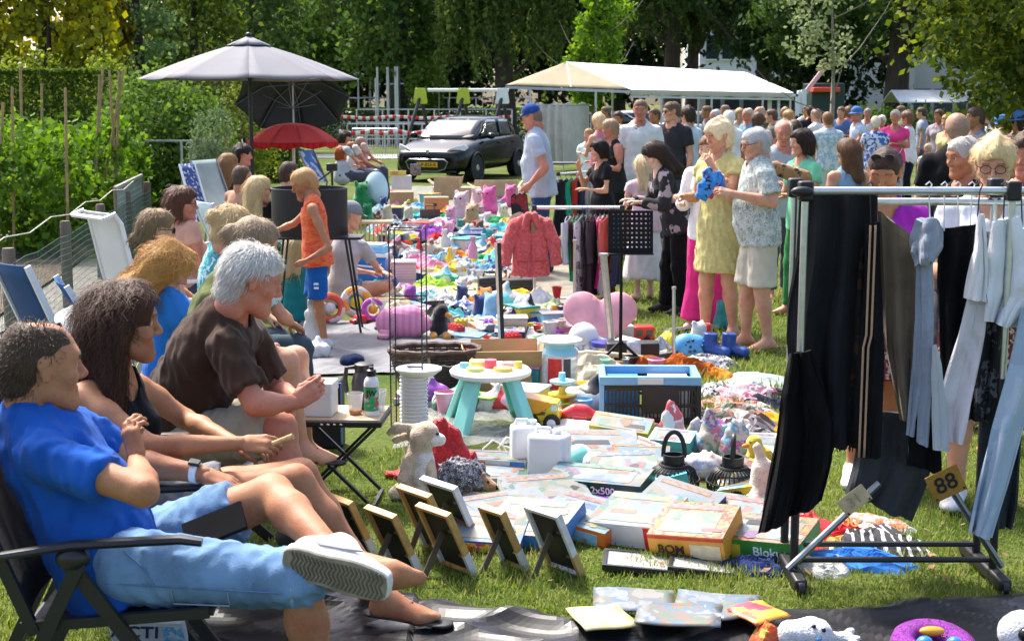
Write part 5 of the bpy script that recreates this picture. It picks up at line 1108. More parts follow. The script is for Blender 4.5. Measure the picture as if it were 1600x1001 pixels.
for(px,hy,Y,yaw,hs,hc,wc,sk,fem,lab)in((357,258,15.4,-40,'long',(.22,.12,.05),(.05,.03,.03),'tan',True,'long-haired woman in dark top beneath the left side of parasol'),(379,243,16.6,-70,'thick',(.02,.015,.012),(.5,.25,.2),'red',False,'dark-haired man in pink shirt seated right under the parasol pole'),(378,277,14.2,-20,'thin',(.09,.06,.04),(.45,.24,.16),'red',False,'man with thinning hair seen from behind below the parasol'),(452,272,14.0,-30,'short',(.05,.03,.02),(.1,.1,.12),'fair',False,'dark-haired sitter hidden behind the head of the boy')):
 J=sit(At(px,hy,Y).x,Y,yaw,.38,1.7,8,('knee','knee')); J['hd']=V3(At(px,hy,Y)); J['nek']=J['hd']-V3(0,0,.18);
 d=J['nek'][2]-.03
 person(lab,J,.97,1.05,fem,skin=sk,hair=hs,hairc=hc,head=(yaw-10,-5,0),res=.018,strands=700,wear=[('top','tee' if not fem else 'tank',cloth(wc),dict()),('shorts','shorts',cloth((.06,.07,.1)),dict(leg=.8))])
for(px,hy,Y,yaw,hs,hc,wc,fem,lab)in((540,216,27,-60,'thick',(.02,.015,.01),(.6,.5,.45),False,'far black-haired seller beside the navy umbrella'),(534,240,25.5,-60,'bob',(.32,.07,.02),(.4,.42,.45),True,'far red-haired seller in grey beneath the umbrella rim'),(550,232,26.4,-75,'short',(.2,.08,.03),(.55,.5,.45),False,'far brown-haired seller between the redhead and bald man'),(564,224,27.5,-80,'crop',(.3,.22,.18),(.5,.35,.3),False,'far bald man seated at the sunshade by the car')):
 J=sit(At(px,hy,Y).x,Y,yaw,.45,1.74,5,('lap','knee')); J['hd']=V3(At(px,hy,Y)); J['nek']=J['hd']-V3(.01,0,.18)
 person(lab,J,1,1.05,fem,skin='red',hair=hs,hairc=hc,head=(yaw,-4,0),res=.026,wear=[('top','tee',cloth(wc),dict()),('trousers','pants',cloth((.06,.07,.1)),dict(leg=.8))])
J=sit(At(462,440,12.2).x,12.2,-10,.02,1.2,6,('knee','knee'),legs='knees'); J.update(JA(hd=(464,386,12.1),nek=(462,408,12.15)))
o,Jl,bs,M=person('blond child in black cap and teal shirt crouching behind the boy',J,.7,1.0,child=True,skin='fair',hair='long',hairc=(.55,.42,.22),head=(-40,-14,0),res=.015,hsc=.9,strands=600,wear=[('teal_shirt','tee',cloth((.02,.22,.25)),dict(sleeve=.6)),('shorts','shorts',cloth((.04,.12,.2)),dict(leg=.8))])
def cap(par,Jl,M,m,hs,peak=True,mp=None):
 C=[Cone((0,-.015,.05),(0,.0,.055),.096,.092,(1,0,0),.95,.02),Cone((-.2,0,-.03),(.2,0,-.03),.068,.068,k=.006,sub=True),Cone((0,.2,-.02),(0,-.2,-.035),.07,.07,k=.006,sub=True)]
 if peak:C+=[Cone((-.035,.09,.045),(-.03,.15,.033),.042,.03,(0,.3,1),.16,.02),Cone((.035,.09,.045),(.03,.15,.033),.042,.03,(0,.3,1),.16,.02)]
 else:C+=[Cone((0,-.02,.028),(0,.02,.028),.135,.125,(0,0,1),.1,.015)]
 V,Q=sdf_np(C,.0125); link('cap' if peak else 'sun_hat',mesh_np(Jl['hd']+hs*to_face(M,V),Q,m),par)
cap(o,Jl,M,cloth((.01,.01,.012)),.92)
J=sit(At(535,410,13.1).x,13.1,-50,.03,1.68,14,('lap','knee'),legs='cross'); J.update(JA(hd=(548,338,13.0),nek=(540,366,13.05)))
o,Jl,bs,M=person('cross-legged seller in grey cap and pale grey shirt beside the cool box',J,.95,1.0,True,skin='fair',hair='short',hairc=(.25,.2,.15),head=(-75,-14,0),res=.017,strands=300,wear=[('grey_shirt','tee',cloth((.42,.4,.42)),dict(sleeve=.6)),('denim_shorts','shorts',jeans,dict(leg=.4))])
cap(o,Jl,M,cloth((.2,.21,.23)),1.0)
# boy in orange
p=G(503,545); J=stand(p.x-.02,p.y,96,1.36,('bent','reach'),lean=4,step=.06)
J.update(JA(elL=(514,388,10.55),wrL=(476,408,10.45),hd=(476,287,10.85)))
bm=cover([(.62,.05,.02),(.7,.11,.03),(.74,.17,.05),(.6,.035,.03)],34,.85,1.5,3,.2,stretch=(.6,.6,2.5),kind='noise')
o,Jl,bs,M=person('boy in orange tank top and blue shorts reaching over the goods',J,.78,1.02,child=True,skin='tan',hair='crop',hairc=(.42,.24,.1),head=(112,-22,0),res=.0115,hsc=.96,strands=900,hands=dict(L=dict(curl=.7,back=(0,-1,.2)),R=dict(curl=.8)),wear=[('tank_top','tank',bm,dict(straps=.62,hem=.09,o=.014)),('blue_shorts','shorts',cloth((.012,.10,.36)),dict(leg=.93,flare=.02))],shoes=('shoe',cloth((.5,.5,.5))))
for i in range(3):MB().box(Vector(lerp(Jl['hpL'],Jl['knL'],.55+.1*i))+Vector((.0,-.088+.01*i,0)),(.035,.006,.016),(0,0,0)).obj('shorts_print',mat((.75,.78,.8)),o)
J0=Vector(Jl['wrR'])+Vector(bs); MB().torus((0,0,0),.13,.008,28,6,(R(78),0,R(20))).obj('plastic_ring',plastic((.8,.8,.78)),loc=J0+Vector((-.16,.0,.0)),label='white plastic ring held out by the boy in orange',cat='ring')
# standing shoppers
def shopper(label,px,Y,yaw,h,arms,wear,fem=False,child=False,skin='fair',hair='short',hairc=(.1,.06,.03),hyaw=None,hp=-8,g=1.0,res=.016,lean=3,strands=700,shoes=None,hands=None,belly=0,glasses=None,hd=None,step=.06,curl=0,group=None,hsc=None,ov=None,longdown=None,cat='person'):
 J=stand((px-800)/FPX*Y,Y,yaw,h,arms,lean,step)
 if ov:J.update(JA(**ov))
 return person(label,J,h/1.75,g,fem,child,skin,hair,hairc,wear,(yaw if hyaw is None else hyaw,hp,0),res,hands,strands=strands,belly=belly,shoes=shoes,glasses=glasses,curl=curl,group=group,hsc=hsc or(h/1.75 if not child else h/1.75*1.15),longdown=longdown)
shirtp=cover([(.5,.54,.6),(.56,.6,.66),(.45,.5,.58)],60,.9,.5,5,.2)
o,Jl,bs,M=shopper('man in blue cap and pale shirt bending over the rack before the car',847,15.7,82,1.83,('down','down'),[('pale_shirt','tee',cloth((.42,.46,.54)),dict(sleeve=.6,hem=.12,amp=.007)),('jeans','pants',cloth((.03,.07,.16)),dict(leg=.95))],skin='red',hair='crop',hairc=(.2,.15,.12),hp=-18,lean=8,g=1.12,belly=.8,shoes=('shoe',cloth((.05,.05,.05))),hyaw=88,ov=dict(elL=(852,262,15.4),wrL=(828,288,15.4)))
cap(o,Jl,M,cloth((.02,.06,.24)),1.05)
shopper('dark-haired girl in black shirt with her hand at her chin',942,15.0,110,1.47,('bent','up'),[('black_shirt','tee',cloth((.01,.01,.012)),dict(sleeve=.5)),('black_shorts','shorts',cloth((.01,.01,.012)),dict(leg=.6))],True,False,'fair','bob',(.015,.01,.008),100,-12,.86,res=.018,shoes=('sandal',cloth((.05,.05,.05))))
shopper('woman in dark sleeveless top behind the dark-haired girl',958,17.2,118,1.66,('bent','down'),[('dark_top','tank',cloth((.02,.022,.02)),dict(straps=.6,vneck=.08)),('black_shorts','shorts',cloth((.012,.012,.014)),dict(leg=.8))],True,False,'red','short',(.3,.2,.12),80,-10,1.15,res=.02,hd=None)
shopper('tall man in white t-shirt and olive shorts facing the camera',998,17.6,178,1.89,('down','down'),[('white_shirt','tee',cloth((.74,.74,.74)),dict(sleeve=.62,hem=.13,amp=.007)),('olive_shorts','shorts',cloth((.045,.055,.03)),dict(leg=.95))],False,False,'red','crop',(.2,.13,.08),172,-4,1.05,res=.017,shoes=('shoe',cloth((.1,.1,.1))))
shopper('man in charcoal t-shirt and sunglasses beside the white-shirted man',1050,18.6,150,1.86,('down','down'),[('charcoal_shirt','tee',cloth((.03,.03,.035)),dict(sleeve=.6)),('jeans','pants',cloth((.05,.07,.12)),dict(leg=.95))],False,False,'fair','crop',(.12,.08,.05),105,-6,1.02,res=.018,glasses='sun')
shopper('person in pale blue shirt and jeans behind the charcoal shirt',1076,20.6,40,1.78,('down','bent'),[('pale_blue_shirt','tee',cloth((.45,.55,.62)),dict()),('jeans','pants',cloth((.06,.14,.3)),dict(leg=.95))],False,False,'fair','thick',(.04,.025,.015),res=.022)
pinkt=cloth((.68,.45,.5))
shopper('little blonde girl in pink top and long white skirt, back turned',1008,13.5,12,1.36,('bent','bent'),[('pink_top','tee',pinkt,dict(sleeve=.3)),('white_skirt','skirt',cloth((.62,.58,.58)),dict(hemz=.22,flare=.10,amp=.013,frq=16,fold=(1,1,.12)))],True,True,'pale','long',(.62,.48,.27),30,-14,.95,res=.014,strands=1600,lean=6)
shopper('dark-haired woman in black jacket and black trousers looking down',1058,12.6,100,1.56,('bent','bent'),[('black_jacket','long',cover([(.008,.008,.01),(.01,.01,.012),(.012,.012,.014),(.009,.009,.01),(.01,.01,.01),(.011,.01,.01),(.3,.24,.26)],16,.9,1.5,7,.2),dict(sleeve=1.85,o=.016)),('black_trousers','pants',cloth((.006,.006,.007)),dict(leg=.97,flare=.03))],True,False,'pale','long',(.035,.02,.014),100,-38,.9,res=.0135,strands=1600,lean=20,shoes=('shoe',cloth((.02,.02,.02))))
shopper('shopper in white top and hot pink wide trousers behind the yellow dress',1109,11.8,150,1.6,('down','bent'),[('white_top','long',cloth((.72,.7,.72)),dict(sleeve=1.5)),('pink_trousers','pants',cloth((.62,.03,.2)),dict(leg=.98,flare=.075,amp=.008,fold=(1,1,.2)))],True,False,'pale','bob',(.2,.1,.05),res=.014)
shopper('woman with white-blonde short hair in a yellow dress',1128,11.2,128,1.73,('up','bent'),[('yellow_dress','dress',cover([(.5,.44,.17),(.54,.48,.2),(.47,.41,.15)],50,.9,.5,4,.35),dict(sleeve=.35,hemz=.56,flare=.03,o=.02,amp=.007,vneck=.03))],True,False,'fair','thick',(.72,.58,.36),118,-16,1.08,res=.0115,strands=2200,shoes=('sandal',mat((.3,.15,.05))),hands=dict(L=dict(curl=.8),R=dict(curl=.8)))
plaid=cover([(.44,.48,.44),(.56,.6,.56),(.3,.34,.31),(.5,.54,.47),(.2,.25,.24)],55,.9,.8,6,.25)
shopper('grey-haired man in green patterned shirt and khaki shorts holding clothing',1188,10.75,98,1.68,('bent','bent'),[('patterned_shirt','tee',plaid,dict(sleeve=.72,hem=.07,amp=.007,o=.02)),('khaki_shorts','shorts',cloth((.5,.46,.36)),dict(leg=.92,flare=.035))],False,False,'fair','short',(.5,.5,.5),100,-14,1.12,res=.0115,strands=2000,belly=.7,glasses='clear',shoes=('sandal',mat((.35,.18,.06))),hands=dict(R=dict(curl=1.0),L=dict(curl=.9,back=(0,-.8,.6))),ov=dict(elL=(1208,316,10.5),wrL=(1142,302,10.5),wrR=(1135,290,10.85)))
sdf_obj('garment',[Cone((0,0,.06),(-.06,0,-.03),.055,.06,(0,1,0),.6,.03),Cone((-.04,0,.1),(.02,0,.02),.04,.05,(0,1,0),.6,.03),Cone((0,0,-.02),(-.1,0,-.06),.05,.045,(0,1,0),.6,.03),Cone((.05,0,.04),(.08,0,-.06),.035,.03,(0,1,0),.6,.03)],.01,cover([(.03,.2,.6),(.05,.3,.7),(.03,.15,.5),(.5,.03,.03),(.03,.22,.62),(.02,.02,.05)],26,.9,1.2,2,.4),disp=wr(.012,40),loc=At(1116,290,10.72),label='blue and red patterned garment held up by the grey-haired man',cat='garment')
shopper('bald older man in grey shirt looking at his phone',1219,13.6,185,1.70,('bent','bent'),[('grey_shirt','tee',cloth((.4,.42,.44)),dict()),('trousers','pants',cloth((.1,.1,.12)),dict(leg=.95))],False,False,'red','fringe',(.4,.36,.32),175,-18,1.05,res=.016)
shopper('dark bobbed woman in mint green looking to the left',1257,12.5,115,1.63,('bent','bent'),[('mint_top','tee',cloth((.15,.5,.3)),dict()),('green_trousers','pants',cloth((.03,.2,.06)),dict(leg=.95))],True,False,'fair','bob',(.025,.015,.012),105,-4,1.08,res=.0155,strands=900)
sdf_obj('leopard_bag',[Cone((-.13,0,.03),(.1,0,-.05),.055,.07,(0,1,0),.7,.03),Cone((.1,0,-.05),(.13,0,-.2),.06,.05,(0,1,0),.7,.03)],.012,cover([(.3,.16,.06),(.34,.19,.08),(.03,.02,.015),(.36,.2,.09),(.32,.17,.07)],38,.8,.6,1),disp=wr(.006,30),loc=At(1236,268,11.6),label='leopard print bag carried between the patterned shirt and mint top',cat='bag')
shopper('girl with long brown hair seen from behind beyond the mint top',1326,12.2,20,1.56,('down','bent'),[('blue_top','tank',cloth((.2,.35,.5)),dict()),('shorts','shorts',cloth((.1,.12,.2)),dict(leg=.6))],True,False,'fair','long',(.12,.06,.03),40,-8,.92,res=.017,strands=1200)
shopper('woman in purple blouse with short dark hair behind the front rack',1378,6.95,172,1.66,('down','bent'),[('purple_blouse','tee',cloth((.27,.02,.32)),dict(sleeve=.5,vneck=.06,amp=.006)),('brown_patterned_skirt','skirt',cover([(.12,.02,.015),(.14,.025,.02),(.5,.4,.35)],34,.9,.8,3),dict(hemz=.55,flare=.05))],True,False,'tan','short',(.05,.03,.022),158,-22,1.12,res=.0115,strands=1600,glasses='top',shoes=('shoe',cloth((.7,.7,.7))))
shopper('bald man in black t-shirt seen from behind near the right edge',1490,10.6,-12,1.79,('bent','bent'),[('black_shirt','tee',cloth((.006,.006,.007)),dict(sleeve=.65)),('dark_trousers','pants',cloth((.03,.03,.04)),dict(leg=.95))],False,False,'fair','crop',(.35,.22,.15),-5,-2,1.12,res=.015,strands=0)
shopper('woman with tousled blonde hair and dark glasses in white top behind the rack',1548,6.55,165,1.72,('bent','bent'),[('white_top','tee',cloth((.72,.72,.76)),dict(sleeve=.7,vneck=.07,amp=.007)),('brown_skirt','skirt',cover([(.12,.02,.015),(.14,.025,.02),(.5,.4,.35)],34,.9,.8,4),dict(hemz=.5,flare=.05))],True,False,'fair','thick',(.62,.46,.24),160,-16,1.1,res=.0115,strands=2600,glasses='clear',shoes=('shoe',cloth((.7,.7,.7))))
shopper('woman with short grey hair peering left of the tousled blonde',1512,8.2,120,1.68,('bent','bent'),[('black_top','tee',cloth((.01,.01,.012)),dict()),('trousers','pants',cloth((.04,.04,.05)),dict(leg=.95))],True,False,'tan','short',(.35,.33,.3),110,-8,1.05,res=.015,strands=900)
shopper('dark-haired shopper cut by the right picture edge',1604,7.6,150,1.72,('bent','bent'),[('pink_top','tee',cloth((.6,.35,.33)),dict()),('trousers','pants',cloth((.04,.04,.05)),dict(leg=.95))],True,False,'red','thick',(.06,.035,.02),140,-8,1.05,res=.014,strands=900)
# the crowd in the distance
tie=cover([(.6,.65,.7),(.02,.08,.4),(.65,.7,.75),(.05,.15,.5)],14,.9,2,4,kind='noise'); tie2=cover([(.65,.68,.7),(.6,.65,.65),(.3,.45,.55),(.68,.7,.72)],20,.9,2,8,kind='noise')
crowd=[(921,22,150,1.45,'short',(.3,.18,.09),'tee',(.5,.62,.6),(.2,.2,.2),0,'boy in pale mint shirt left of the dark-haired girl','fair','bent'),(938,21,40,1.68,'thick',(.6,.42,.22),'tank',(.55,.2,.25),(.3,.3,.3),1,'frizzy blonde woman seen from behind at the canvas screen','fair','bent'),(966,23,160,1.7,'bun',(.06,.04,.03),'tee',(.012,.012,.014),(.02,.02,.02),1,'woman in black with dark bun standing behind the table','tan','fold'),(968,19.6,80,1.55,'long',(.5,.3,.12),'tee',(.5,.05,.25),(.1,.1,.15),1,'golden-haired girl in magenta behind the woman in dark top','fair','bent'),(1024,24,130,1.74,'short',(.1,.05,.03),'tee',(.3,.12,.08),(.1,.1,.12),0,'man in rust shirt between the white and charcoal shirts','tan','down'),(1119,25.5,60,1.72,'thin',(.4,.36,.33),'tee',(.55,.5,.48),(.1,.1,.12),0,'older man with thin grey hair left of the white-haired one','red','bent'),(1138,22,20,1.72,'short',(.65,.64,.62),'tee',(.72,.72,.74),(.3,.3,.3),0,'white-haired person in white t-shirt seen from behind','red','bent'),(1168,26,120,1.74,'thin',(.45,.38,.33),'tee',(.12,.3,.45),(.1,.1,.12),0,'older man in steel blue shirt behind the grey-haired man','red','bent'),(1187,27,100,1.76,'thin',(.35,.26,.2),'tee',(.08,.09,.06),(.1,.1,.12),0,'man in dark olive shirt right of the steel blue shirt','red','bent'),(1206,25,80,1.72,'short',(.1,.06,.04),'tee',(.12,.14,.1),(.1,.1,.12),0,'dark-haired shopper in grey green behind the bald man','fair','down'),(1241,20.5,30,1.6,'long',(.06,.03,.02),'tee',(.5,.5,.52),(.1,.1,.12),1,'woman with dark red-brown hair beyond the bobbed woman','fair','bent'),(1262,29,10,1.76,'short',(.05,.03,.02),'tee',(.01,.012,.02),(.1,.1,.12),0,'person in black shirt before the dark kiosk','tan','down'),(1274,26,40,1.72,'crop',(.3,.2,.15),'tee',(.7,.72,.74),(.3,.35,.45),0,'man in plain white t-shirt left of the sapling','fair','bent'),(1290,22,5,1.7,'short',(.2,.1,.05),'tee',tie2,(.55,.58,.62),0,'person in white and blue printed shirt directly behind the sapling','fair','down'),(1337,26,100,1.74,'short',(.3,.25,.2),'tee',(.45,.55,.68),(.4,.4,.42),0,'man in blue sun hat and pale blue shirt','red','bent'),(1364,23.5,0,1.62,'short',(.6,.52,.4),'tee',tie,(.5,.5,.55),1,'woman in blue and white swirl shirt seen from behind','red','bent'),(1373,27,150,1.6,'short',(.6,.55,.5),'tee',(.5,.4,.4),(.3,.3,.3),1,'small grey-haired woman between the swirl and pink shirts','red','bent'),(1393,24,160,1.72,'short',(.4,.36,.32),'tee',(.75,.06,.24),(.5,.5,.5),1,'person in bright pink shirt with folded arms','red','fold'),(1416,25,60,1.68,'thick',(.15,.08,.05),'tee',(.7,.7,.72),(.01,.012,.025),1,'woman in white top and navy skirt right of the pink shirt','red','bent'),(1446,24,150,1.15,'short',(.5,.38,.22),'tee',(.6,.6,.58),(.3,.3,.3),0,'small blond child standing on the lawn','fair','down'),(1462,27,140,1.7,'long',(.1,.05,.03),'tee',(.35,.3,.35),(.05,.05,.1),1,'dark-haired woman in mauve beyond the small child','tan','bent'),(1437,31,70,1.72,'short',(.06,.04,.03),'tee',(.3,.32,.4),(.1,.1,.15),0,'far shopper in slate shirt under the lime branches','fair','down'),(1524,17,95,1.8,'short',(.08,.05,.04),'tee',(.16,.16,.19),(.1,.1,.12),0,'man in slate grey shirt right of the bald man in black','tan','down'),(1563,19,60,1.66,'short',(.2,.15,.1),'tee',(.04,.35,.35),(.1,.1,.12),0,'person in blue sun hat and teal shirt at the right','fair','bent'),(1592,17,30,1.74,'thick',(.04,.025,.02),'tee',(.3,.14,.1),(.1,.1,.12),1,'dark-haired shopper beyond the blue sun hat at the right edge','tan','down'),(1105,29,100,1.76,'short',(.12,.08,.05),'tee',(.1,.12,.16),(.1,.1,.12),0,'far shopper in dark slate shirt before the silver car','tan','down'),(948,30,120,1.74,'short',(.12,.08,.05),'tee',(.15,.12,.1),(.1,.1,.12),0,'far shopper in brown shirt under the stall roof','tan','down'),(1222,31,170,1.72,'bob',(.3,.2,.1),'tee',(.3,.1,.12),(.1,.1,.12),1,'far woman in wine red before the white frame','fair','bent'),(1000,33,40,1.74,'short',(.1,.06,.04),'tee',(.2,.22,.3),(.1,.1,.12),0,'far shopper in grey blue behind the tall white shirt','fair','down'),(1150,30,200,1.7,'bob',(.4,.28,.14),'tee',(.6,.55,.5),(.2,.2,.25),1,'far fair-haired woman in cream under the stall edge','fair','bent'),(1133,33,90,1.76,'crop',(.2,.15,.1),'tee',(.25,.05,.06),(.1,.1,.12),0,'far man in dark red between the stall posts','red','down'),(1232,26.5,60,1.68,'thick',(.3,.18,.08),'tee',(.35,.4,.3),(.15,.15,.2),1,'light brown haired woman in sage green by the window screen','fair','bent'),(1254,33,180,1.75,'short',(.05,.04,.03),'tee',(.5,.5,.52),(.1,.1,.12),0,'far person in pale grey before the kiosk body','tan','down'),(1322,33,20,1.72,'bob',(.2,.1,.05),'tee',(.55,.2,.2),(.1,.1,.12),1,'far woman in faded red right of the kiosk','fair','down'),(1350,31,160,1.7,'short',(.25,.2,.15),'tee',(.6,.6,.62),(.2,.2,.22),0,'far man in white behind the swirl shirt','red','bent'),(1405,31,90,1.75,'short',(.12,.08,.05),'tee',(.1,.2,.12),(.1,.1,.12),0,'far shopper in dark green behind the pink shirt','tan','down'),(1478,22,120,1.66,'long',(.3,.18,.08),'tee',(.5,.42,.2),(.15,.18,.3),1,'woman in ochre left of the bald man in black','fair','bent'),(1540,23,70,1.74,'short',(.06,.05,.04),'tee',(.45,.48,.55),(.1,.1,.12),0,'man in pale slate beyond the teal shirt','fair','down'),(1580,25,150,1.7,'thick',(.5,.36,.18),'tee',(.6,.3,.35),(.1,.1,.12),1,'fair woman in rose near the right edge','fair','bent'),(1182,23,10,1.68,'bob',(.08,.05,.03),'tee',(.5,.36,.4),(.1,.1,.12),1,'dark-haired woman in dusty pink behind the grey-haired man','fair','bent'),(1310,30,150,1.74,'short',(.12,.08,.05),'tee',(.08,.15,.35),(.1,.1,.12),0,'far man in blue shirt at the kiosk counter','fair','bent')]
for(px,Y,yaw,h,hs,hc,tk,tcol,bc,fem,lab,sk,ar)in crowd:
 o,Jl,bs,M=shopper(lab,px,Y,yaw,h,(ar,'bent' if ar=='fold' else 'down')if ar!='fold' else('fold','fold'),[('top',tk,tcol if not isinstance(tcol,tuple)else cloth(tcol),dict(amp=.006)),('bottoms','shorts' if(px+int(Y))%3==0 else 'pants',cloth(bc),dict(leg=.9))],bool(fem),h<1.3,sk,hs,hc,None,-4,1.05,.024 if Y<24 else .03,strands=250,group='shoppers in the distant crowd')
 if 'sun hat' in lab:cap(o,Jl,M,cloth((.06,.16,.38)),1.05,False)
# goods on the lawn
WHT=(.78,.78,.8); INK=[(.75,.78,.8),(.45,.62,.75),(.7,.6,.3),(.6,.25,.2),(.8,.8,.78),(.3,.5,.35)]
_cv=cover
def ink(cols,*a,**k):return _cv([mul(c,.62)for c in cols],*a,**k)
def gbox(label,px,py,w,d,h,rz,top,side,rot=None,z=0,name='game_box',cat='box',writing=None,wcol=(.85,.85,.85),wsize=None,panels=(),lid=.72,tilt=None):
 """cardboard game box: tray, overlapping lid, printed panels on its front side"""
 if tilt is None:tilt=0 if z or rot else[13,9,16,11,6][(int(px)+int(py))%5]
 if tilt:rot=(R(tilt),R([-4,3,0,-2,5][int(px)%5])); z+=math.sin(R(tilt))*d/2*.95
 t=T(name,label,cat,G(px,py)+Vector((0,0,z)),rot=(rot[0],rot[1],R(rz))if rot else(0,0,R(rz)))
 MB().box((0,0,h*.5),(w-.006,d-.006,h)).obj('tray',side,t)
 l=MB(); hl=h*lid; z0=h-hl; x,y=w/2,d/2
 l.add([(-x,-y,z0),(x,-y,z0),(x,y,z0),(-x,y,z0),(-x,-y,h+.002),(x,-y,h+.002),(x,y,h+.002),(-x,y,h+.002)],[(0,1,5,4),(1,2,6,5),(2,3,7,6),(3,0,4,7)]); l.use(1).add([(-x,-y,h+.002),(x,-y,h+.002),(x,y,h+.002),(-x,y,h+.002)],[(0,1,2,3)])
 lo=l.obj('lid',[side,top],t)
 sd_=int(px*3+py); g_=random.Random(sd_); hc=[(.3,.03,.03),(.03,.12,.32),(.34,.24,.02),(.04,.22,.07),(.3,.1,.02),(.18,.04,.2)]
 if w>.2 and cat=='box':
  a_=g_.uniform(.55,.72); MB().box((g_.uniform(-.04,.04)*w,-d*.08,h+.003),(w*a_*1.2,d*.62,.0008)).obj('cover_picture',ink([tuple(.45*v_+.14 for v_ in hc[sd_%6]),(.2,.3,.37),(.3,.33,.35),(.3,.28,.22),(.16,.26,.2),(.3,.22,.16)],g_.uniform(6,12),.3,.8,sd_%17,kind='noise'),lo)
  art=MB(); am=[mat(tuple(.5*v_+.06 for v_ in c_),.35,.3,50)for c_ in hc]+[mat((.4,.4,.4),.35,.1,30),mat((.015,.015,.02),.35,.1)]
  for q_ in range(g_.randint(2,4)):
   art.use(g_.randint(0,7)); x_,y_=g_.uniform(-.36,.36)*w,g_.uniform(-.36,.2)*d; r_=g_.uniform(.05,.14)*w; zz=h+.0042+.0003*q_
   if q_%3==0:art.add([(x_+r_*1.6*a1,y_+r_*.5*b1,zz)for a1,b1 in((-1,-1),(1,-.8),(.9,1),(-1,.8))],[(0,1,2,3)])
   else:art.add([(x_+r_*math.cos(k_*.7)*(.7+.3*math.sin(k_*2+sd_)),y_+r_*.9*math.sin(k_*.7),zz)for k_ in range(9)],[tuple(range(9))])
  art.obj('cover_art',am,lo,kind='stuff')
  MB().box((-w*.05,d*.36,h+.003),(w*.74,d*.13,.0008)).obj('title_band',mat(tuple(.45*v_+.1 for v_ in hc[(sd_+2)%6]),.35,.5,40),lo)
 for(u0,u1,v0,v1,c)in panels:MB().box(((u0+u1-1)*w/2,-y-.0015,h*(v0+v1)/2),((u1-u0)*w,.003,h*(v1-v0))).obj('printed_panel',mat(c,.4,.15,30)if not hasattr(c,'name')else c,lo)
 if writing:
  for i,(txt,u,v,sz,c)in enumerate(writing):text(txt,sz,mat(c,.5,.02),lo,((u-.5)*w,-y-.0042,h*v),(R(90),0,0))
 return t
pale=lambda s,*k:ink([(.13,.24,.32),(.09,.2,.34),(.26,.24,.16),(.3,.31,.33),(.07,.18,.14),(.28,.15,.09),(.32,.33,.34)]+[mul(c,.5)for c in k],8,.3,2.5,s,kind='noise')
warm=lambda s,*k:ink([(.32,.17,.02),(.36,.26,.05),(.3,.05,.01),(.33,.28,.16),(.34,.2,.02),(.07,.17,.17)]+[mul(c,.5)for c in k],20,.3,2.5,s,kind='noise')
busy=lambda s:ink([(.28,.26,.2),(.05,.17,.08),(.26,.07,.04),(.28,.22,.05),(.08,.14,.26),(.3,.3,.29)],26,.3,2,s)
gbox('white and sky blue puzzle box, leftmost behind the photo frames',772,812,.36,.28,.06,28,pale(1),mat((.62,.68,.72),.4))
gbox('pale blue puzzle box with orange and yellow lettering strip',762,850,.34,.24,.055,-12,pale(2),mat((.03,.12,.4),.4),panels=((.1,.7,.15,.85,cover([(.7,.1,.03),(.8,.5,.03),(.7,.05,.2),(.75,.6,.1)],40,.4)),))
gbox('light blue box with green and blue side beneath the white frame',835,842,.38,.3,.07,-28,pale(3,(.3,.6,.7)),mat((.05,.2,.5),.4),panels=((.0,.4,.02,.98,mat((.2,.4,.04),.4)),))
gbox('flat white box with a wide printed landscape behind the orange box',852,788,.4,.3,.05,15,pale(4,(.6,.5,.3)),mat((.7,.7,.68),.4))
gbox('long puzzle box with dark green side reading two times five hundred',938,775,.5,.2,.1,-26,pale(5),mat((.01,.06,.025),.4),writing=(('2x500',.62,.62,.05,(.8,.85,.8)),('10',.16,.55,.055,(.85,.85,.85))),panels=((.02,.08,.05,.95,(.7,.45,.45)),(.1,.22,.05,.95,(.1,.4,.22)),(.25,.42,.05,.95,busy(3))))
gbox('orange box with a pale blue picture lid',914,832,.36,.3,.085,-32,ink([(.2,.32,.38),(.22,.35,.42),(.26,.27,.24),(.22,.19,.14)],9,.3,2,3,kind='noise'),mat((.7,.17,.03),.4),panels=((.45,.9,.2,.8,(.25,.5,.65)),))
gbox('white game box with a red corner next to the orange box',1000,840,.36,.3,.105,-32,pale(6,(.5,.5,.7)),mat((.66,.66,.68),.4),panels=((.78,.995,.02,.98,(.6,.03,.04)),(.15,.3,.2,.8,cover([(.7,.6,.1),(.25,.1,.4),(.7,.4,.2)],40)),(.05,.1,.5,.9,(.6,.05,.2))))
gbox('red and yellow game box with smoke-letter title',1090,862,.33,.27,.12,-26,warm(7),mat((.72,.34,.04),.4),writing=(('BOM',.3,.45,.055,(.05,.03,.02)),),panels=((.0,1,.86,.99,(.6,.05,.02)),(.55,.95,.15,.7,(.72,.62,.4))))
gbox('blue and cream puzzle box leaning on the red and yellow one',1062,812,.34,.25,.05,-34,ink([(.3,.3,.26),(.25,.3,.34),(.32,.25,.2)],26,.3,2,9,kind='noise'),mat((.05,.12,.35),.4),rot=(R(16),R(8)),z=.06,panels=((.0,.16,.0,1,(.1,.2,.5)),))
gbox('green game box with white title lettering by the rack foot',1200,866,.38,.27,.1,-30,warm(11,(.75,.65,.3)),mat((.05,.25,.04),.4),writing=(('Blokus',.66,.55,.055,(.85,.88,.85)),),panels=((.02,.12,.2,.8,(.6,.3,.05)),(.2,.32,.2,.8,(.65,.5,.05))))
gbox('cream puzzle box between lantern and green game box',1152,820,.3,.24,.05,-30,pale(12,(.72,.66,.45)),mat((.66,.62,.5),.4))
gbox('yellow and orange picture box under the hanging shawl',1170,850,.28,.2,.055,-25,warm(13),mat((.62,.45,.1),.4))
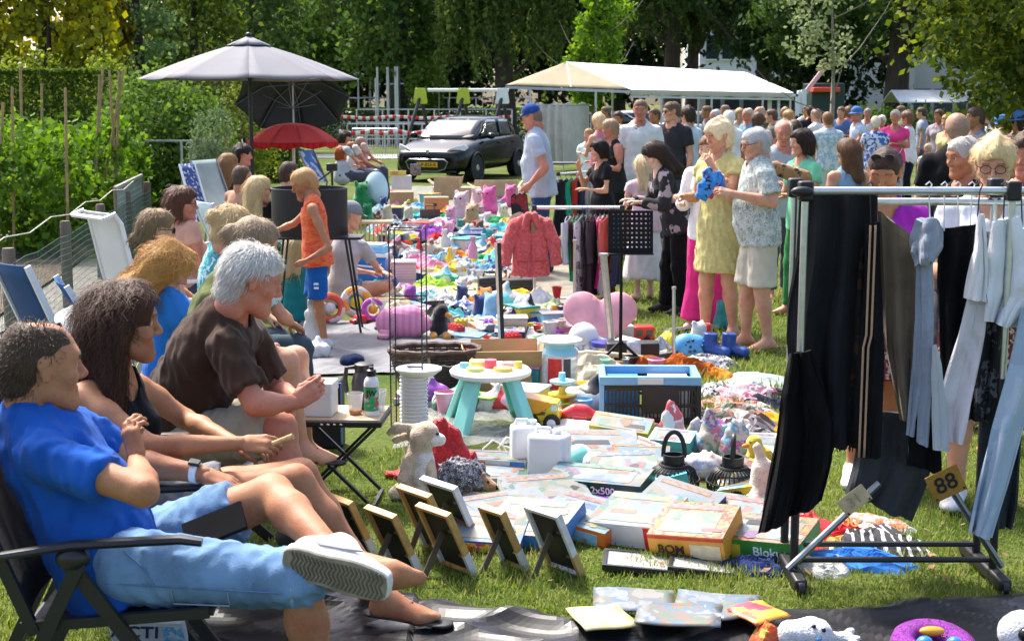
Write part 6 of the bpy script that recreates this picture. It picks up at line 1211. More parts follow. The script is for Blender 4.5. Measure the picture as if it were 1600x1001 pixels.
gbox('long turquoise and yellow toy box tilted against the crate',972,690,.34,.14,.1,-20,ink([(.16,.36,.4),(.18,.4,.42),(.38,.3,.08),(.36,.2,.24),(.18,.38,.4)],16,.3,1.5,3),mat((.65,.48,.03),.4),rot=(R(24),R(4)),z=.03)
gbox('turquoise cardboard box in front of the crate corner',1052,705,.24,.14,.08,-24,mat((.22,.36,.4),.4),mat((.08,.38,.42),.4))
gbox('blue box with pale lid between the lanterns and white canisters',985,752,.40,.24,.075,-8,pale(15,(.7,.66,.5)),mat((.04,.2,.55),.4),panels=((.45,.7,.05,.9,(.5,.5,.48)),(.72,.95,.3,.8,cover([(.7,.5,.05),(.05,.2,.1),(.1,.2,.5)],50))))
gbox('wide flat blue box with white lid behind the blue one',922,716,.5,.34,.06,-3,ink([(.34,.34,.34),(.22,.3,.36),(.34,.24,.26),(.36,.36,.35)],12,.3,2,5,kind='noise'),mat((.04,.1,.32),.4),panels=((.55,.7,.1,.9,(.6,.6,.6)),))
gbox('yellow map-covered box lying on the blue box',1000,738,.3,.2,.03,-8,warm(17),mat((.6,.5,.2),.4),z=.09)
gbox('white flat box with blue end beside the hedgehog plush',775,738,.34,.2,.05,-12,pale(18),mat((.6,.58,.56),.4),z=.04,panels=((.78,1,.02,.98,(.04,.18,.5)),(.08,.2,.2,.9,(.55,.3,.18)),(.28,.4,.2,.9,(.5,.2,.1))))
gbox('second white box under the flat box by the hedgehog',772,748,.36,.22,.035,-9,pale(19),mat((.5,.52,.6),.4))
gbox('green comic-printed box between lantern and long green box',1040,795,.3,.2,.05,-30,busy(5),mat((.2,.4,.2),.4))
gbox('pale box with coloured edge at the lower clothes pile',1182,705,.3,.18,.04,-8,mat((.36,.38,.38),.4),cover([(.3,.1,.4),(.6,.1,.15),(.7,.6,.1),(.1,.3,.5)],30,.4))
def flat_frame(label,px,py,w,d,rz,fm,pic,mount=.05):
 t=T('framed_picture',label,'framed picture',G(px,py),rot=(R(-3),R(4),R(rz)))
 f=MB()
 for a in range(2):
  for s_ in(-1,1):f.box((0,s_*(d/2-.009),.014),(w,.018,.024))if a==0 else f.box((s_*(w/2-.009),0,.0142),(.018,d-.036,.0235))
 f.obj('frame',fm,t,bevel=.002); MB().box((0,0,.012),(w-.03,d-.03,.006)).obj('mount',mat((.38,.38,.39),.4),t); MB().box((.02,0,.0165),(w-.03-2*mount,d-.03-1.6*mount,.003)).obj('picture',pic,t); MB().box((0,0,.0195),(w-.03,d-.03,.002)).obj('glass',film((.8,.85,.88),.22,.03,0),t)
flat_frame('flat black frame with a beige picture and white mount on the grass',1010,884,.36,.26,-6,blk,cover([(.26,.2,.15),(.3,.24,.19),(.22,.17,.12)],8,.3,2,2,kind='noise'))
flat_frame('flat dark frame with brown picture beneath the red and yellow box',1098,890,.28,.2,-10,blk,cover([(.15,.11,.09),(.18,.14,.11)],8,.3),.012)
def easel(label,px,py,w=.2,h=.3,rz=-49,lean=26,edge=(.5,.3,.1),tip=None,foot=(.62,.63,.64)):
 t=T('photo_frame',label,'photo frame',G(px,py),rot=(R(lean),0,R(rz)),group='photo frames propped in the grass')
 f=MB(); th=.03
 for s_ in(-1,1):f.box((s_*(w/2-.008),0,h/2),(.016,th,h))
 f.box((0,0,h-.008),(w-.032,th,.016)).box((0,0,.008),(w-.032,th,.016)); f.obj('frame',mat(edge,.5,.18,20),t,bevel=.002)
 for s_ in(-1,1):MB().box((s_*(w/2-.008),0,h*.17),(.0175,th+.0015,h*.34)).obj('lower_paint',mat(foot,.6,.08),t)
 MB().box((0,.004,h/2),(w-.034,.006,h-.034)).obj('back_board',mat((.012,.012,.013),.6,.2,20),t)
 MB().bar((0,-.002,h*.62),(0,-.16,.085),.03,.004,(1,0,0)).obj('strut',mat((.12,.09,.06),.7),t)
 for z in(.3,.7):MB().box((w*.3,-.004,h*z),(.02,.01,.006)).obj('clip',steel,t)
for i,(px,py,w,h,kw)in enumerate(((568,862,.2,.29,{}),(636,888,.2,.30,{}),(690,862,.22,.33,{}),(722,838,.24,.30,dict(edge=(.66,.67,.7),foot=(.5,.36,.2))),(718,888,.21,.31,{}),(806,884,.15,.30,{}),(885,890,.2,.31,dict(edge=(.6,.61,.63),foot=(.5,.32,.12))))):
 easel(['golden photo frame nearest the folded legs of the little table','golden photo frame second from the seated woman','taller golden photo frame behind the others','white-edged photo frame behind the golden ones','golden photo frame in the middle of the front row','narrow golden photo frame before the pale boxes','white topped photo frame at the right end of row'][i],px,py,w,h,**kw)
def canister(label,px,py,w,d,h,rz,m):
 t=T('plastic_canister',label,'canister',G(px,py),R(rz)); C=MB().box((0,0,h/2),(w,d,h)).obj('body',m,t,bevel=.022)
 MB().lathe([(.022,h),(.024,h+.02),(.018,h+.024),(0,h+.024)],14,(w*.2,0,0)).obj('screw_cap',m,t); MB().tube([(-w*.35,0,h-.005),(-w*.3,0,h+.022),(w*.02,0,h+.022),(w*.06,0,h-.005)],.012,8).obj('handle',m,t)
canister('white plastic canister, left of the two',822,738,.16,.12,.255,8,plastic((.74,.76,.76),.4)); canister('white plastic canister, right one in front',858,752,.2,.13,.25,-22,plastic((.74,.75,.8),.4))
def plush(label,px,py,cones,m,res=.011,disp=None,eyes=(),name='plush_toy',extra=(),rz=0,z=0,sc=1,loc=None):
 o=sdf_obj(name,cones,res,m,None,disp or wr(.002,80),loc=loc if loc is not None else G(px,py)+Vector((0,0,z)),rot=(0,0,R(rz)),label=label,cat='plush toy'); o.scale=(sc,)*3
 for e in eyes:MB().ball(e[:3],e[3],8,6).obj('eye' if len(e)<5 else e[5],plastic((.01,.01,.01),.15)if len(e)<5 else e[4],o)
 for(nm,c,mm)in extra:sdf_obj(nm,c,res,mm,o)
 return o
fur=lambda c:mat(c,.95,.18,30,.9,120,sheen=.5,spec=.1)
plush('beige plush rabbit with floppy ears turned to the left',655,772,[Cone((0,0,.1),(.0,0,.2),.085,.07,k=.04),Cone((.02,-.02,.29),(.04,-.02,.31),.066,.06,k=.03),Cone((.09,-.04,.03),(.02,-.09,.03),.04,.04,k=.03),Cone((-.07,-.05,.04),(-.11,-.09,.03),.045,.035,k=.03),Cone((.05,-.06,.17),(.07,-.1,.1),.03,.028,k=.02),Cone((-.05,-.05,.18),(-.07,-.09,.1),.03,.028,k=.02),Cone((0,.0,.33),(-.1,-.02,.335),.022,.026,(0,1,0),.6,.02),Cone((-.1,-.02,.335),(-.14,-.02,.31),.026,.015,(0,1,0),.6,.02),Cone((0,.02,.31),(-.11,.01,.27),.022,.022,(0,1,0),.6,.02)],fur((.6,.46,.32)),eyes=((.095,-.055,.315,.008),),extra=(('muzzle',[Cone((.075,-.03,.285),(.105,-.03,.28),.042,.03,k=.02)],fur((.74,.7,.64))),('belly',[Cone((.03,-.045,.1),(.03,-.04,.18),.062,.05,k=.02)],fur((.72,.68,.62)))))
plush('grey spiky plush hedgehog with brown snout',722,774,[Cone((-.02,0,.09),(.03,0,.09),.1,.09,k=.03)],cover([(.04,.04,.05),(.3,.29,.32),(.12,.12,.14),(.42,.41,.44),(.02,.02,.02)],85,.95,.5,1,.8),disp=wr(.012,95),extra=(('snout',[Cone((.09,-.01,.07),(.15,-.04,.055),.05,.026,k=.02),Cone((.03,-.07,.012),(.08,-.1,.02),.03,.028,k=.02),Cone((.1,-.045,.1),(.105,-.05,.12),.018,.014,k=.01)],fur((.34,.19,.09))),),eyes=((.175,-.05,.056,.014),(.128,-.058,.085,.007)))
plush('pale cream plush lying beside the right lantern',1190,790,[Cone((0,0,.1),(.0,0,.18),.06,.055,k=.03),Cone((0,-.02,.04),(-.07,-.06,.035),.05,.04,k=.03),Cone((.0,0,.2),(-.03,0,.29),.025,.02,k=.02)],fur((.68,.56,.46)))
plush('small yellow plush duck right of the lantern',1183,732,[Cone((0,0,.06),(.03,0,.07),.06,.05,k=.03),Cone((-.02,0,.13),(-.02,0,.14),.042,k=.02)],fur((.72,.52,.05)),extra=(('beak',[Cone((-.06,-.02,.13),(-.085,-.03,.125),.016,.01,k=.01)],plastic((.7,.25,.02))),),eyes=((-.045,-.035,.15,.006),))
def bagc(label,px,py,cones,m,res=.014,amp=.012,frq=30,name='bag',cat='bag',z=0,rz=0,loc=None):return sdf_obj(name,cones,res,m,None,(lambda w_:lambda x,y,zz:np.maximum(w_(x,y,zz),-.03))(wr(amp,frq,ridge=True)),loc=loc if loc is not None else G(px,py)+Vector((0,0,z)),rot=(0,0,R(rz)),label=label,cat=cat)
bagc('shiny red sequinned cloth bag slumped behind the rabbit',690,742,[Cone((.05,0,.02),(.03,0,.2),.15,.07,(0,1,0),.5,.04),Cone((-.1,-.03,.03),(-.26,-.06,.02),.06,.03,(0,0,1),.6,.04),Cone((.02,0,.2),(.0,0,.25),.06,.05,(0,1,0),.5,.03)],mat((.5,.012,.02),.3,.5,60,.9,160),.011,.014,26)
MB().ball((0,0,.075),.075,20,14).obj('ball',cover([(.75,.78,.78),(.2,.6,.52),(.3,.68,.6)],6,.4,1,2,kind='noise'),loc=G(905,738),label='mint and white ball beside the right canister',cat='ball')
MB().tube([(-.11,0,.004),(-.1,.02,.08),(-.05,.0,.13),(0,.02,.1),(.04,0,.02),(.02,-.03,.005),(-.02,0,.09),(.02,.02,.14),(.07,.03,.13),(.1,.03,.1),(.05,.02,.08),(0,0,.1)],.006,6).obj('cord_loop',plastic((.74,.73,.68)),loc=G(785,725),label='loop of white cord standing on the grass behind the flat box',cat='cord')
def lantern(label,px,py,hr):
 t=T('wicker_lantern',label,'lantern',G(px,py)); m=mat((.012,.012,.013),.45,.2,20); Rm=.125
 prof=lambda q:(Rm*(.62+.38*math.sin(min(1,q*1.15+.12)*math.pi)**.6)if q<.8 else Rm*(.82-(q-.8)*1.6),.012+.125*q)
 for k in range(30):
  a=2*math.pi*k/30; MB().tube([(prof(q)[0]*math.cos(a+.02),prof(q)[0]*math.sin(a+.02),prof(q)[1])for q in(0,.2,.4,.6,.8,.9,1)],.0042,5).obj('cane',m,t)
 for(q,r)in((.0,.008),(.45,.004),(.75,.004),(1,.008)):MB().torus((0,0,prof(q)[1]),prof(q)[0]+.004,r,32,6).obj('hoop',m,t)
 MB().lathe([(.052,.14),(.054,.19),(.046,.19),(.045,.145)],24).obj('collar',m,t); MB().lathe([(0,.012),(.04,.012),(.04,.12),(0,.12)],20).obj('candle_glass',film((.7,.75,.75),.35,.05,.1),t)
 MB().lathe([(0,.004),(.075,.004),(.075,.012),(0,.012)],24).obj('base',m,t)
 MB().tube([Euler((0,0,hr)).to_matrix()@Vector((.052*math.cos(a),0,.175+.125*math.sin(a)**.8))for a in[math.pi*i/14 for i in range(15)]],.011,6,flat=.45).obj('handle',m,t)
lantern('black wicker lantern with arched handle, left of the pair',1052,768,R(-12)); lantern('black wicker lantern with handle seen edge-on, right of the pair',1144,772,R(78))
heap('dark_cloth','black cloth bundle below the right lantern','cloth',G(1150,800),.16,.1,.08,cloth((.01,.01,.012)),4)
sweets=lambda s:cover([(.4,.4,.42),(.38,.12,.18),(.12,.28,.4),(.4,.38,.3),(.12,.32,.26),(.42,.42,.44),(.24,.08,.26)],28,.35,1.5,s,.3)
bagc('clear bag with red and white contents in front of the crate',1050,690,[Cone((0,0,.05),(0,0,.14),.085,.06,(0,1,0),.6,.04),Cone((0,0,.14),(.0,0,.22),.05,.018,(0,1,0),.6,.03)],cover([(.75,.74,.76),(.6,.12,.14),(.72,.7,.72),(.68,.35,.35)],12,.25,2,3,.3,kind='noise'))
bagc('tied bag of white and teal toys right of the crate',1118,708,[Cone((-.02,0,.05),(.02,0,.1),.1,.08,(0,1,0),.7,.04),Cone((-.05,0,.12),(-.05,0,.24),.035,.012,k=.03)],sweets(2))
bagc('clear bag of small toys with a purple tie',1150,715,[Cone((0,0,.06),(0,0,.12),.095,.07,(0,1,0),.7,.04),Cone((.02,0,.14),(.03,0,.22),.035,.012,k=.03)],sweets(4))
bagc('bag of pastel plush between the two lanterns',1095,745,[Cone((-.02,0,.05),(.05,0,.06),.08,.07,(0,1,0),.8,.04)],cover([(.72,.55,.5),(.76,.74,.74),(.45,.5,.7),(.74,.66,.64)],18,.4,2,6,.4,kind='noise'))
bagc('white bag with pink flowers lying on the boxes',945,742,[Cone((-.06,0,.07),(.08,0,.06),.07,.06,(0,0,1),.7,.04)],cover([(.76,.76,.76),(.74,.74,.75),(.7,.45,.45),(.76,.75,.74)],20,.35,2,7,.4,kind='noise'))
bagc('red and brown snack bag beside the turquoise toy box',1012,690,[Cone((0,0,.05),(.05,0,.07),.05,.04,(0,1,0),.6,.03)],cover([(.5,.02,.03),(.2,.12,.08),(.55,.05,.04),(.5,.4,.3)],30,.3,1,2))
bagc('small teal and pink toy bottle group by the left lantern',1085,690,[Cone((0,0,.04),(0,0,.1),.05,.035,(0,1,0),.7,.03),Cone((.05,0,.03),(.06,0,.12),.03,.02,k=.02)],sweets(8))
def crate():
 a=G(934,672); b=G(1098,668); t=T('folding_crate','blue and black folding plastic crate full of books','crate',G(1016,660)+Vector((0,.15,0)),R(-2)); w,d,h=.60,.40,.28
 bl=plastic((.17,.38,.62),.4); bk=plastic((.012,.012,.014),.45)
 for s_ in(-1,1):
  MB().box((0,s_*(d/2-.02),h-.02),(w,.04,.05)).obj('top_rail',bl,t,bevel=.004); MB().box((s_*(w/2-.02),0,h-.021),(.04,d-.08,.05)).obj('top_rail',bl,t,bevel=.004)
  for s2 in(-1,1):MB().box((s_*(w/2-.014),s2*(d/2-.014),(h-.045)/2),(.028,.028,h-.045)).obj('corner_post',bl if s_<0 else bk,t)
 MB().box((0,0,.01),(w-.03,d-.03,.02)).obj('floor',bk,t)
 def lattice(c,L,ax,m,nm):
  hh=h-.06; mb=MB(); P=lambda u,z:(c[0]+u,c[1],z)if ax=='x' else(c[0],c[1]+u,z)
  for z in(.02,.1,hh-.02,hh):mb.bar(P(-L/2,z+.01),P(L/2,z+.01),.012,.018)
  n=int(L/.022)
  for i in range(n+1):mb.bar(P(-L/2+L*i/n,.02),P(-L/2+L*i/n,hh),.006,.01,(1,0,0))
  mb.obj(nm,m,t,kind='stuff')
 lattice((0,-d/2+.016),w-.06,'x',bk,'lattice'); lattice((0,d/2-.016),w-.06,'x',bk,'lattice'); lattice((-w/2+.016,0),d-.06,'y',bl,'lattice'); lattice((w/2-.016,0),d-.06,'y',bk,'lattice')
 MB().box((.06,-d/2-.002,.15),(.22,.01,.17)).obj('panel',bk,t); MB().box((0,-d/2-.003,h-.02),(.15,.006,.035)).obj('grip',plastic((.6,.62,.64)),t)
 for i,(x,w_,c)in enumerate(((-.16,.2,(.05,.25,.55)),(.12,.24,(.62,.6,.58)))):MB().box((x,.02,.13),(w_,.28,.22)).obj('book',mat(c,.5,.1),None,loc=t.location,rot=t.rotation_euler,label=['blue book standing inside the folding crate','pale books standing inside the folding crate'][i],cat='book')
crate()
def truck():
 t=T('toy_truck','yellow toy tipper truck with orange tray','toy truck',G(848,668),R(-10)); y_=plastic((.75,.55,.03)); og=plastic((.75,.33,.03)); bk=plastic((.012,.012,.012),.6)
 MB().prism([(-.1,.05),(.1,.05),(.105,.1),(.095,.165),(.03,.17),(.02,.09),(-.1,.085)],-.07,.07).obj('cab',y_,t,bevel=.008)
 MB().prism([(-.13,.20),(.05,.17),(.06,.155),(-.01,.1),(-.075,.09),(-.1,.12)],-.08,.08).obj('tipper_tray',og,t,bevel=.006)
 MB().box((.075,-.071,.135),(.035,.004,.035)).obj('window',mat((.5,.7,.75),.2),t); MB().box((.096,0,.13),(.01,.11,.04)).obj('windscreen',mat((.5,.7,.75),.2),t)
 for x in(-.06,.065):
  for s_ in(-1,1):w=MB().lathe([(0,-.02),(.045,-.02),(.05,-.012),(.05,.012),(.045,.02),(0,.02)],20,(x,s_*.082,.05),ax='y').obj('wheel',bk,t); MB().lathe([(0,-.023),(.024,-.023),(.026,.023),(0,.023)],14,(x,s_*.082,.05),ax='y').obj('hub',plastic((.7,.7,.72)),w)
 t=T('toy_car','red glossy toy car beside the yellow truck','toy car',G(906,664),R(-6)); rd=mat((.6,.015,.02),.15,.05,coat=.8)
 sdf_obj('body',[Cone((-.07,0,.055),(.07,0,.05),.05,.045,(0,1,0),1.1,.02),Cone((-.03,0,.09),(.03,0,.09),.04,.035,(0,1,0),1.1,.03)],.007,rd,t)
 MB().box((0,0,.022),(.2,.11,.014)).obj('bumper',plastic((.03,.08,.3)),t,bevel=.004)
 for x in(-.06,.065):
  for s_ in(-1,1):w=MB().lathe([(0,-.012),(.028,-.012),(.03,0),(.028,.012),(0,.012)],16,(x,s_*.055,.03),ax='y').obj('wheel',bk,t); MB().lathe([(0,-.014),(.012,-.014),(.012,.014),(0,.014)],10,(x,s_*.055,.03),ax='y').obj('hub',plastic((.7,.7,.72)),w)
truck()
t=T('stacking_toy','stacking toy of aqua, yellow and green trays in front of the dispenser','toy',G(878,650));
for i,(z,r,c)in enumerate(((.03,.09,(.35,.6,.06)),(.075,.075,(.5,.65,.08)),(.12,.085,(.8,.6,.04)),(.2,.075,(.3,.68,.78)))):MB().lathe([(0,z),(r*.7,z),(r,z+.012),(r,z+.022),(r*.7,z+.02),(r*.3,z+.022),(.02,z+.06),(0,z+.06)],24).obj('tray',plastic(c),t)
MB().tube([(0,0,.2),(0,0,.27)],.02,12).obj('knob',plastic((.3,.68,.78)),t)
t=T('drink_dispenser','tall clear dispenser with white lid, aqua band and red label','dispenser',G(874,612)); k=.78
MB().lathe([(.11,0),(.12,.02),(.12,.26),(.105,.28)],28).obj('jar',film((.8,.85,.88),.55,.1,.2),t); MB().lathe([(.125,.26),(.11,.285),(.095,.30),(.095,.34),(.085,.34)],28).obj('aqua_band',plastic((.3,.66,.78)),t); MB().lathe([(.145,.338),(.148,.352),(.13,.36),(0,.362)],28).obj('lid',plastic((.8,.81,.82)),t)
for(a0,a1,z0,z1,c)in((-130,-85,.04,.24,(.65,.03,.03)),(-80,-55,.1,.24,(.1,.1,.11)),(-165,-135,.02,.25,(.72,.72,.74))):MB().grid(lambda u,v:(.1215*math.cos(R(a0+(a1-a0)*u)),.1215*math.sin(R(a0+(a1-a0)*u)),z0+(z1-z0)*v),8,2).obj('label_print',mat(c,.4,.2,40),t)
def acttable():
 t=T('activity_table','white toddler activity table with turquoise legs','activity table',G(766,676)+Vector((0,.16,0)),R(8)); h=.33
 MB().lathe([(0,h-.03),(.2,h-.03),(.235,h-.015),(.24,h+.005),(.225,h+.02),(0,h+.022)],32).obj('tabletop',plastic((.78,.79,.8),.4),t)
 for i in range(4):
  a=R(45+90*i); d=Vector((math.cos(a),math.sin(a),0)); s_=Vector((-d.y,d.x,0))
  def L(w0,w1,th):return[d*.14+s_*w0+Vector((0,0,h-.03)),d*.14-s_*w0+Vector((0,0,h-.03)),d*.27-s_*w1,d*.27+s_*w1,d*(.14+th)+s_*w0*.8+Vector((0,0,h-.03)),d*(.14+th)-s_*w0*.8+Vector((0,0,h-.03)),d*(.27+th)-s_*w1*.8,d*(.27+th)+s_*w1*.8]
  lg=MB().add(L(.05,.062,.05),[(0,1,2,3),(7,6,5,4),(0,4,5,1),(1,5,6,2),(2,6,7,3),(3,7,4,0)]).obj('leg',plastic((.25,.68,.62),.45),t,bevel=.008)
  MB().add([p-d*.004 for p in L(.034,.042,.0)][:4],[(0,1,2,3)]).obj('inner_panel',plastic((.03,.45,.36)),lg,solid=.004)
 for(x,y,r,z,c)in((-.1,-.08,.055,.02,(.5,.6,.15)),(.06,-.1,.06,.02,(.75,.5,.1)),(.12,.06,.05,.02,(.7,.3,.3)),(-.06,.09,.06,.03,(.75,.65,.2)),(0,0,.04,.05,(.7,.1,.15)),(-.15,.03,.03,.03,(.2,.5,.6)),(.16,-.03,.025,.04,(.8,.6,.1))):MB().lathe([(0,h+.02),(r,h+.02),(r*.9,h+.02+z),(0,h+.024+z)],16,(x,y,0)).obj('play_button',plastic(c),t)
acttable()
def tower():
 t=T('wire_media_tower','tall black wire rack tower standing on the lawn','wire rack',G(640,672),R(-8)); w,d,h=.185,.14,1.18; m=plastic((.012,.012,.013),.4)
 for sx in(-1,1):
  MB().tube([(sx*w/2,-d/2,0),(sx*w/2,-d/2,h*.99),(sx*w/2,0,h),(sx*w/2,d/2,h*.99),(sx*w/2,d/2,0)],.004,6).obj('upright',m,t)
  for i in range(58):MB().tube([(sx*w/2,-d/2,.03+i*.0196),(sx*w/2,d/2,.03+i*.0196)],.0016,4).obj('rung',m,t)
 for z in(.02,h*.33,h*.66,h-.01):
  for y in(-d/2,d/2):MB().tube([(-w/2,y,z),(w/2,y,z)],.004,6).obj('cross_bar',m,t)
tower()
t=T('tub_stack','tall stack of white plastic cups behind the wire tower','tubs',G(645,690)+Vector((0,.12,0)))
for i in range(16):MB().lathe([(.055,i*.021),(.075,i*.021+.05),(.081,i*.021+.052),(.081,i*.021+.058),(.07,i*.021+.056),(.05,i*.021+.004)],24).obj('tub',plastic((.74,.75,.74),.4),t)
MB().lathe([(.09,.36),(.13,.39),(.13,.40),(.125,.40),(.085,.365)],28,(.03,0,0)).obj('bowl',plastic((.76,.77,.76),.4),t)
def basket(label,px,py,w,d,h,m,rz=0,handle=False,rows=15,n=44):
 t=T('wicker_basket',label,'basket',G(px,py),R(rz)); P=lambda a,q,o=0:Vector((w/2*(.72+.28*q+o)*math.cos(a)*(1+.08*abs(math.sin(2*a))),d/2*(.72+.28*q+o)*math.sin(a)*(1+.08*abs(math.sin(2*a))),h*q+.01))
 for k in range(n):a=2*math.pi*k/n; MB().tube([P(a,q)for q in(0,.35,.7,1)],.006,5).obj('stake',m,t)
 for i in range(rows):
  q=(i+.5)/rows; MB().tube([P(2*math.pi*k/(n*2),q,.022*(1 if(k//2+i)%2 else-1)*(k%2))for k in range(n*2+1)],h/rows*.5,5,False).obj('weaver',m,t)
 MB().tube([P(2*math.pi*k/40,1.02)+Vector((0,0,.004*math.sin(k*2)))for k in range(41)],.018,7,False).obj('rim',m,t); MB().grid(lambda u,v:P(u*6.2832,0)*v+Vector((0,0,.012)),24,3,True).obj('base',m,t)
 for s_ in((-1,1)if handle else()):MB().tube([P(R(-20)if s_>0 else R(200),1),P(R(0)if s_>0 else R(180),1,.12)+Vector((0,0,.05)),P(R(20)if s_>0 else R(160),1)],.013,6).obj('handle',mat((.42,.27,.12),.8),t)
wick=mat((.1,.06,.04),.7,.4,25,.4,60)
basket('large dark brown wicker basket in front of the pink cushion',680,612,.58,.36,.27,wick,4)
basket('small black wicker basket with rope handle left of activity table',704,622,.26,.2,.2,mat((.02,.016,.013),.7,.3,25),-10,True,10,26)
def carton(label,px,py,w,d,h,rz,c=(.42,.27,.14),open_=True,z=0,prints=(),name='cardboard_box'):
 t=T(name,label,'cardboard box',G(px,py)+Vector((0,0,z)),R(rz)); m=mat(c,.85,.14,5,.15,40); th=.006
 if open_:
  for s_ in(-1,1):MB().box((0,s_*(d/2-th/2),h/2),(w,th,h)).obj('wall',m,t); MB().box((s_*(w/2-th/2),0,h/2-.001),(th,d-2*th,h)).obj('wall',m,t)
  MB().box((0,0,th/2),(w-.02,d-.02,th)).obj('bottom',m,t)
  for i,(ax,s_)in enumerate((('y',-1),('y',1),('x',-1),('x',1))):
   an=R(random.uniform(95,150)); L=d*.42
   if ax=='y':MB().bar((0,s_*d/2,h+.001),(0,s_*(d/2-math.cos(an)*L),h+math.sin(an)*L),w*.98,th,(0,0,1)).obj('flap',m,t)
   else:MB().bar((s_*w/2,0,h+.002),(s_*(w/2-math.cos(an)*L),0,h+math.sin(an)*L),d*.95,th,(0,0,1)).obj('flap',m,t)
 else:MB().box((0,0,h/2),(w,d,h)).obj('carton',m,t,bevel=.004); MB().box((0,0,h+.001),(w*1.001,.05,.002)).obj('packing_tape',mat((.5,.36,.18),.3),t)
 for(u0,u1,v0,v1,cc)in prints:MB().box(((u0+u1-1)*w/2,-d/2-.0015,h*(v0+v1)/2),((u1-u0)*w,.003,h*(v1-v0))).obj('print',cc if hasattr(cc,'name')else mat(cc,.6,.1),t)
 return t
carton('open brown cardboard box behind the toddler table',790,606,.46,.3,.18,4,(.5,.33,.16))
# sheets on the ground under the goods
def sheet(label,pts,m,z=.008,amp=.012,name='groundsheet',cat='groundsheet',n=30,fr=7):
 a,b,c,d=[Vector(G(*p))for p in pts]; o=(a+b+c+d)/4; o.z=0
 def f(u,v):
  p=a.lerp(b,u).lerp(d.lerp(c,u),v); e=min(u,1-u,v,1-v); w=amp*(1+sn(p.x*fr,p.y*fr*.8,1))*.9+amp*.7*abs(sn(p.x*fr*2.3+1,p.y*fr*1.7,3))
  return(p.x-o.x+.03*sn(p.y*5,u,v),p.y-o.y+.04*sn(p.x*6,v,u),z+w)
 return MB().grid(f,n,n).obj(name,m,loc=o,sharp=0,label=label,cat=cat)
sheet('pale grey groundsheet under the wicker basket and blue clothing',((430,590),(820,580),(800,500),(470,505)),mat((.15,.15,.16),.7,.25,4,.3,12),z=.006)
sheet('cream groundsheet beneath the toys in the middle',((560,500),(1000,505),(900,400),(590,400)),mat((.17,.15,.11),.8,.3,4,.3,12),z=.01)
sheet('white groundsheet beneath the far toys before the car',((585,400),(840,400),(820,292),(600,292)),mat((.14,.14,.11),.8,.3,4,.3,12),z=.006)
sheet('clear plastic sheet under the toddler table',((610,708),(930,692),(930,620),(640,625)),film((.6,.62,.62),.32,.2,.8),z=.006,amp=.02)
sheet('white paper sheet between canisters and toy trucks',((868,700),(960,692),(950,660),(860,668)),mat((.5,.5,.48),.8,.1,4),z=.03)
def gcloth(label,px,py,rx,ry,h,m,seed,rot=0,z=0,name='garment',cat='garment',rough=.6):return heap(name,label,cat,G(px,py)+Vector((0,0,z)),rx,ry,h,m,seed,15,3.2,rot,rough=rough)
flor=lambda s,*c:cover(list(c),26,.95,1.5,s,.4)
for i,(lab,px,py,rx,ry,h,m,rot)in enumerate((('orange rust towel bundle behind the crate',1048,588,.3,.22,.13,cloth((.42,.1,.015),bump=.9),0),('grey and white scarf beside the orange towel',1105,572,.2,.25,.08,flor(1,(.4,.4,.42),(.1,.1,.12),(.5,.5,.5)),.5),('pale mint shirt spread at the top of clothes pile',1185,600,.3,.26,.06,cloth((.42,.5,.5)),.2),('small orange cloth in the clothes pile',1124,590,.1,.12,.06,cloth((.6,.2,.02)),0),('black and white animal print shirt by the crate corner',1112,615,.2,.22,.07,flor(2,(.5,.5,.5),(.03,.03,.03),(.45,.45,.46)),0),('pink flowered blouse in the middle of pile',1158,622,.26,.25,.07,flor(3,(.55,.25,.32),(.6,.45,.48),(.3,.05,.12),(.5,.4,.4)),.3),('navy shorts with a patterned cuff in the pile',1195,635,.2,.16,.06,cloth((.015,.018,.035)),-.3),('salmon blouse lying against the crate',1120,635,.16,.16,.05,cloth((.55,.28,.26)),0),('multicoloured floral dress across the pile',1160,648,.28,.2,.06,flor(4,(.5,.42,.34),(.45,.12,.1),(.2,.25,.2),(.52,.46,.4),(.1,.1,.08)),.1),('mustard yellow cloth beneath the hanging shawl',1205,660,.16,.22,.05,cloth((.55,.26,.01)),.2),('grey striped knit folded at the front of pile',1165,672,.18,.12,.09,stripes((.5,.46,.44),(.16,.1,.1),9,'Y',.95,2),.2),('black and white tweed pullover at the pile edge',1178,690,.17,.1,.07,flor(5,(.5,.48,.46),(.06,.05,.05),(.42,.4,.4)),.1),('black trousers under the pale mint shirt',1205,618,.2,.14,.04,cloth((.012,.012,.014)),0))):
 gcloth(lab,px,py,rx,ry,h,m,i*1.3+.4,rot)
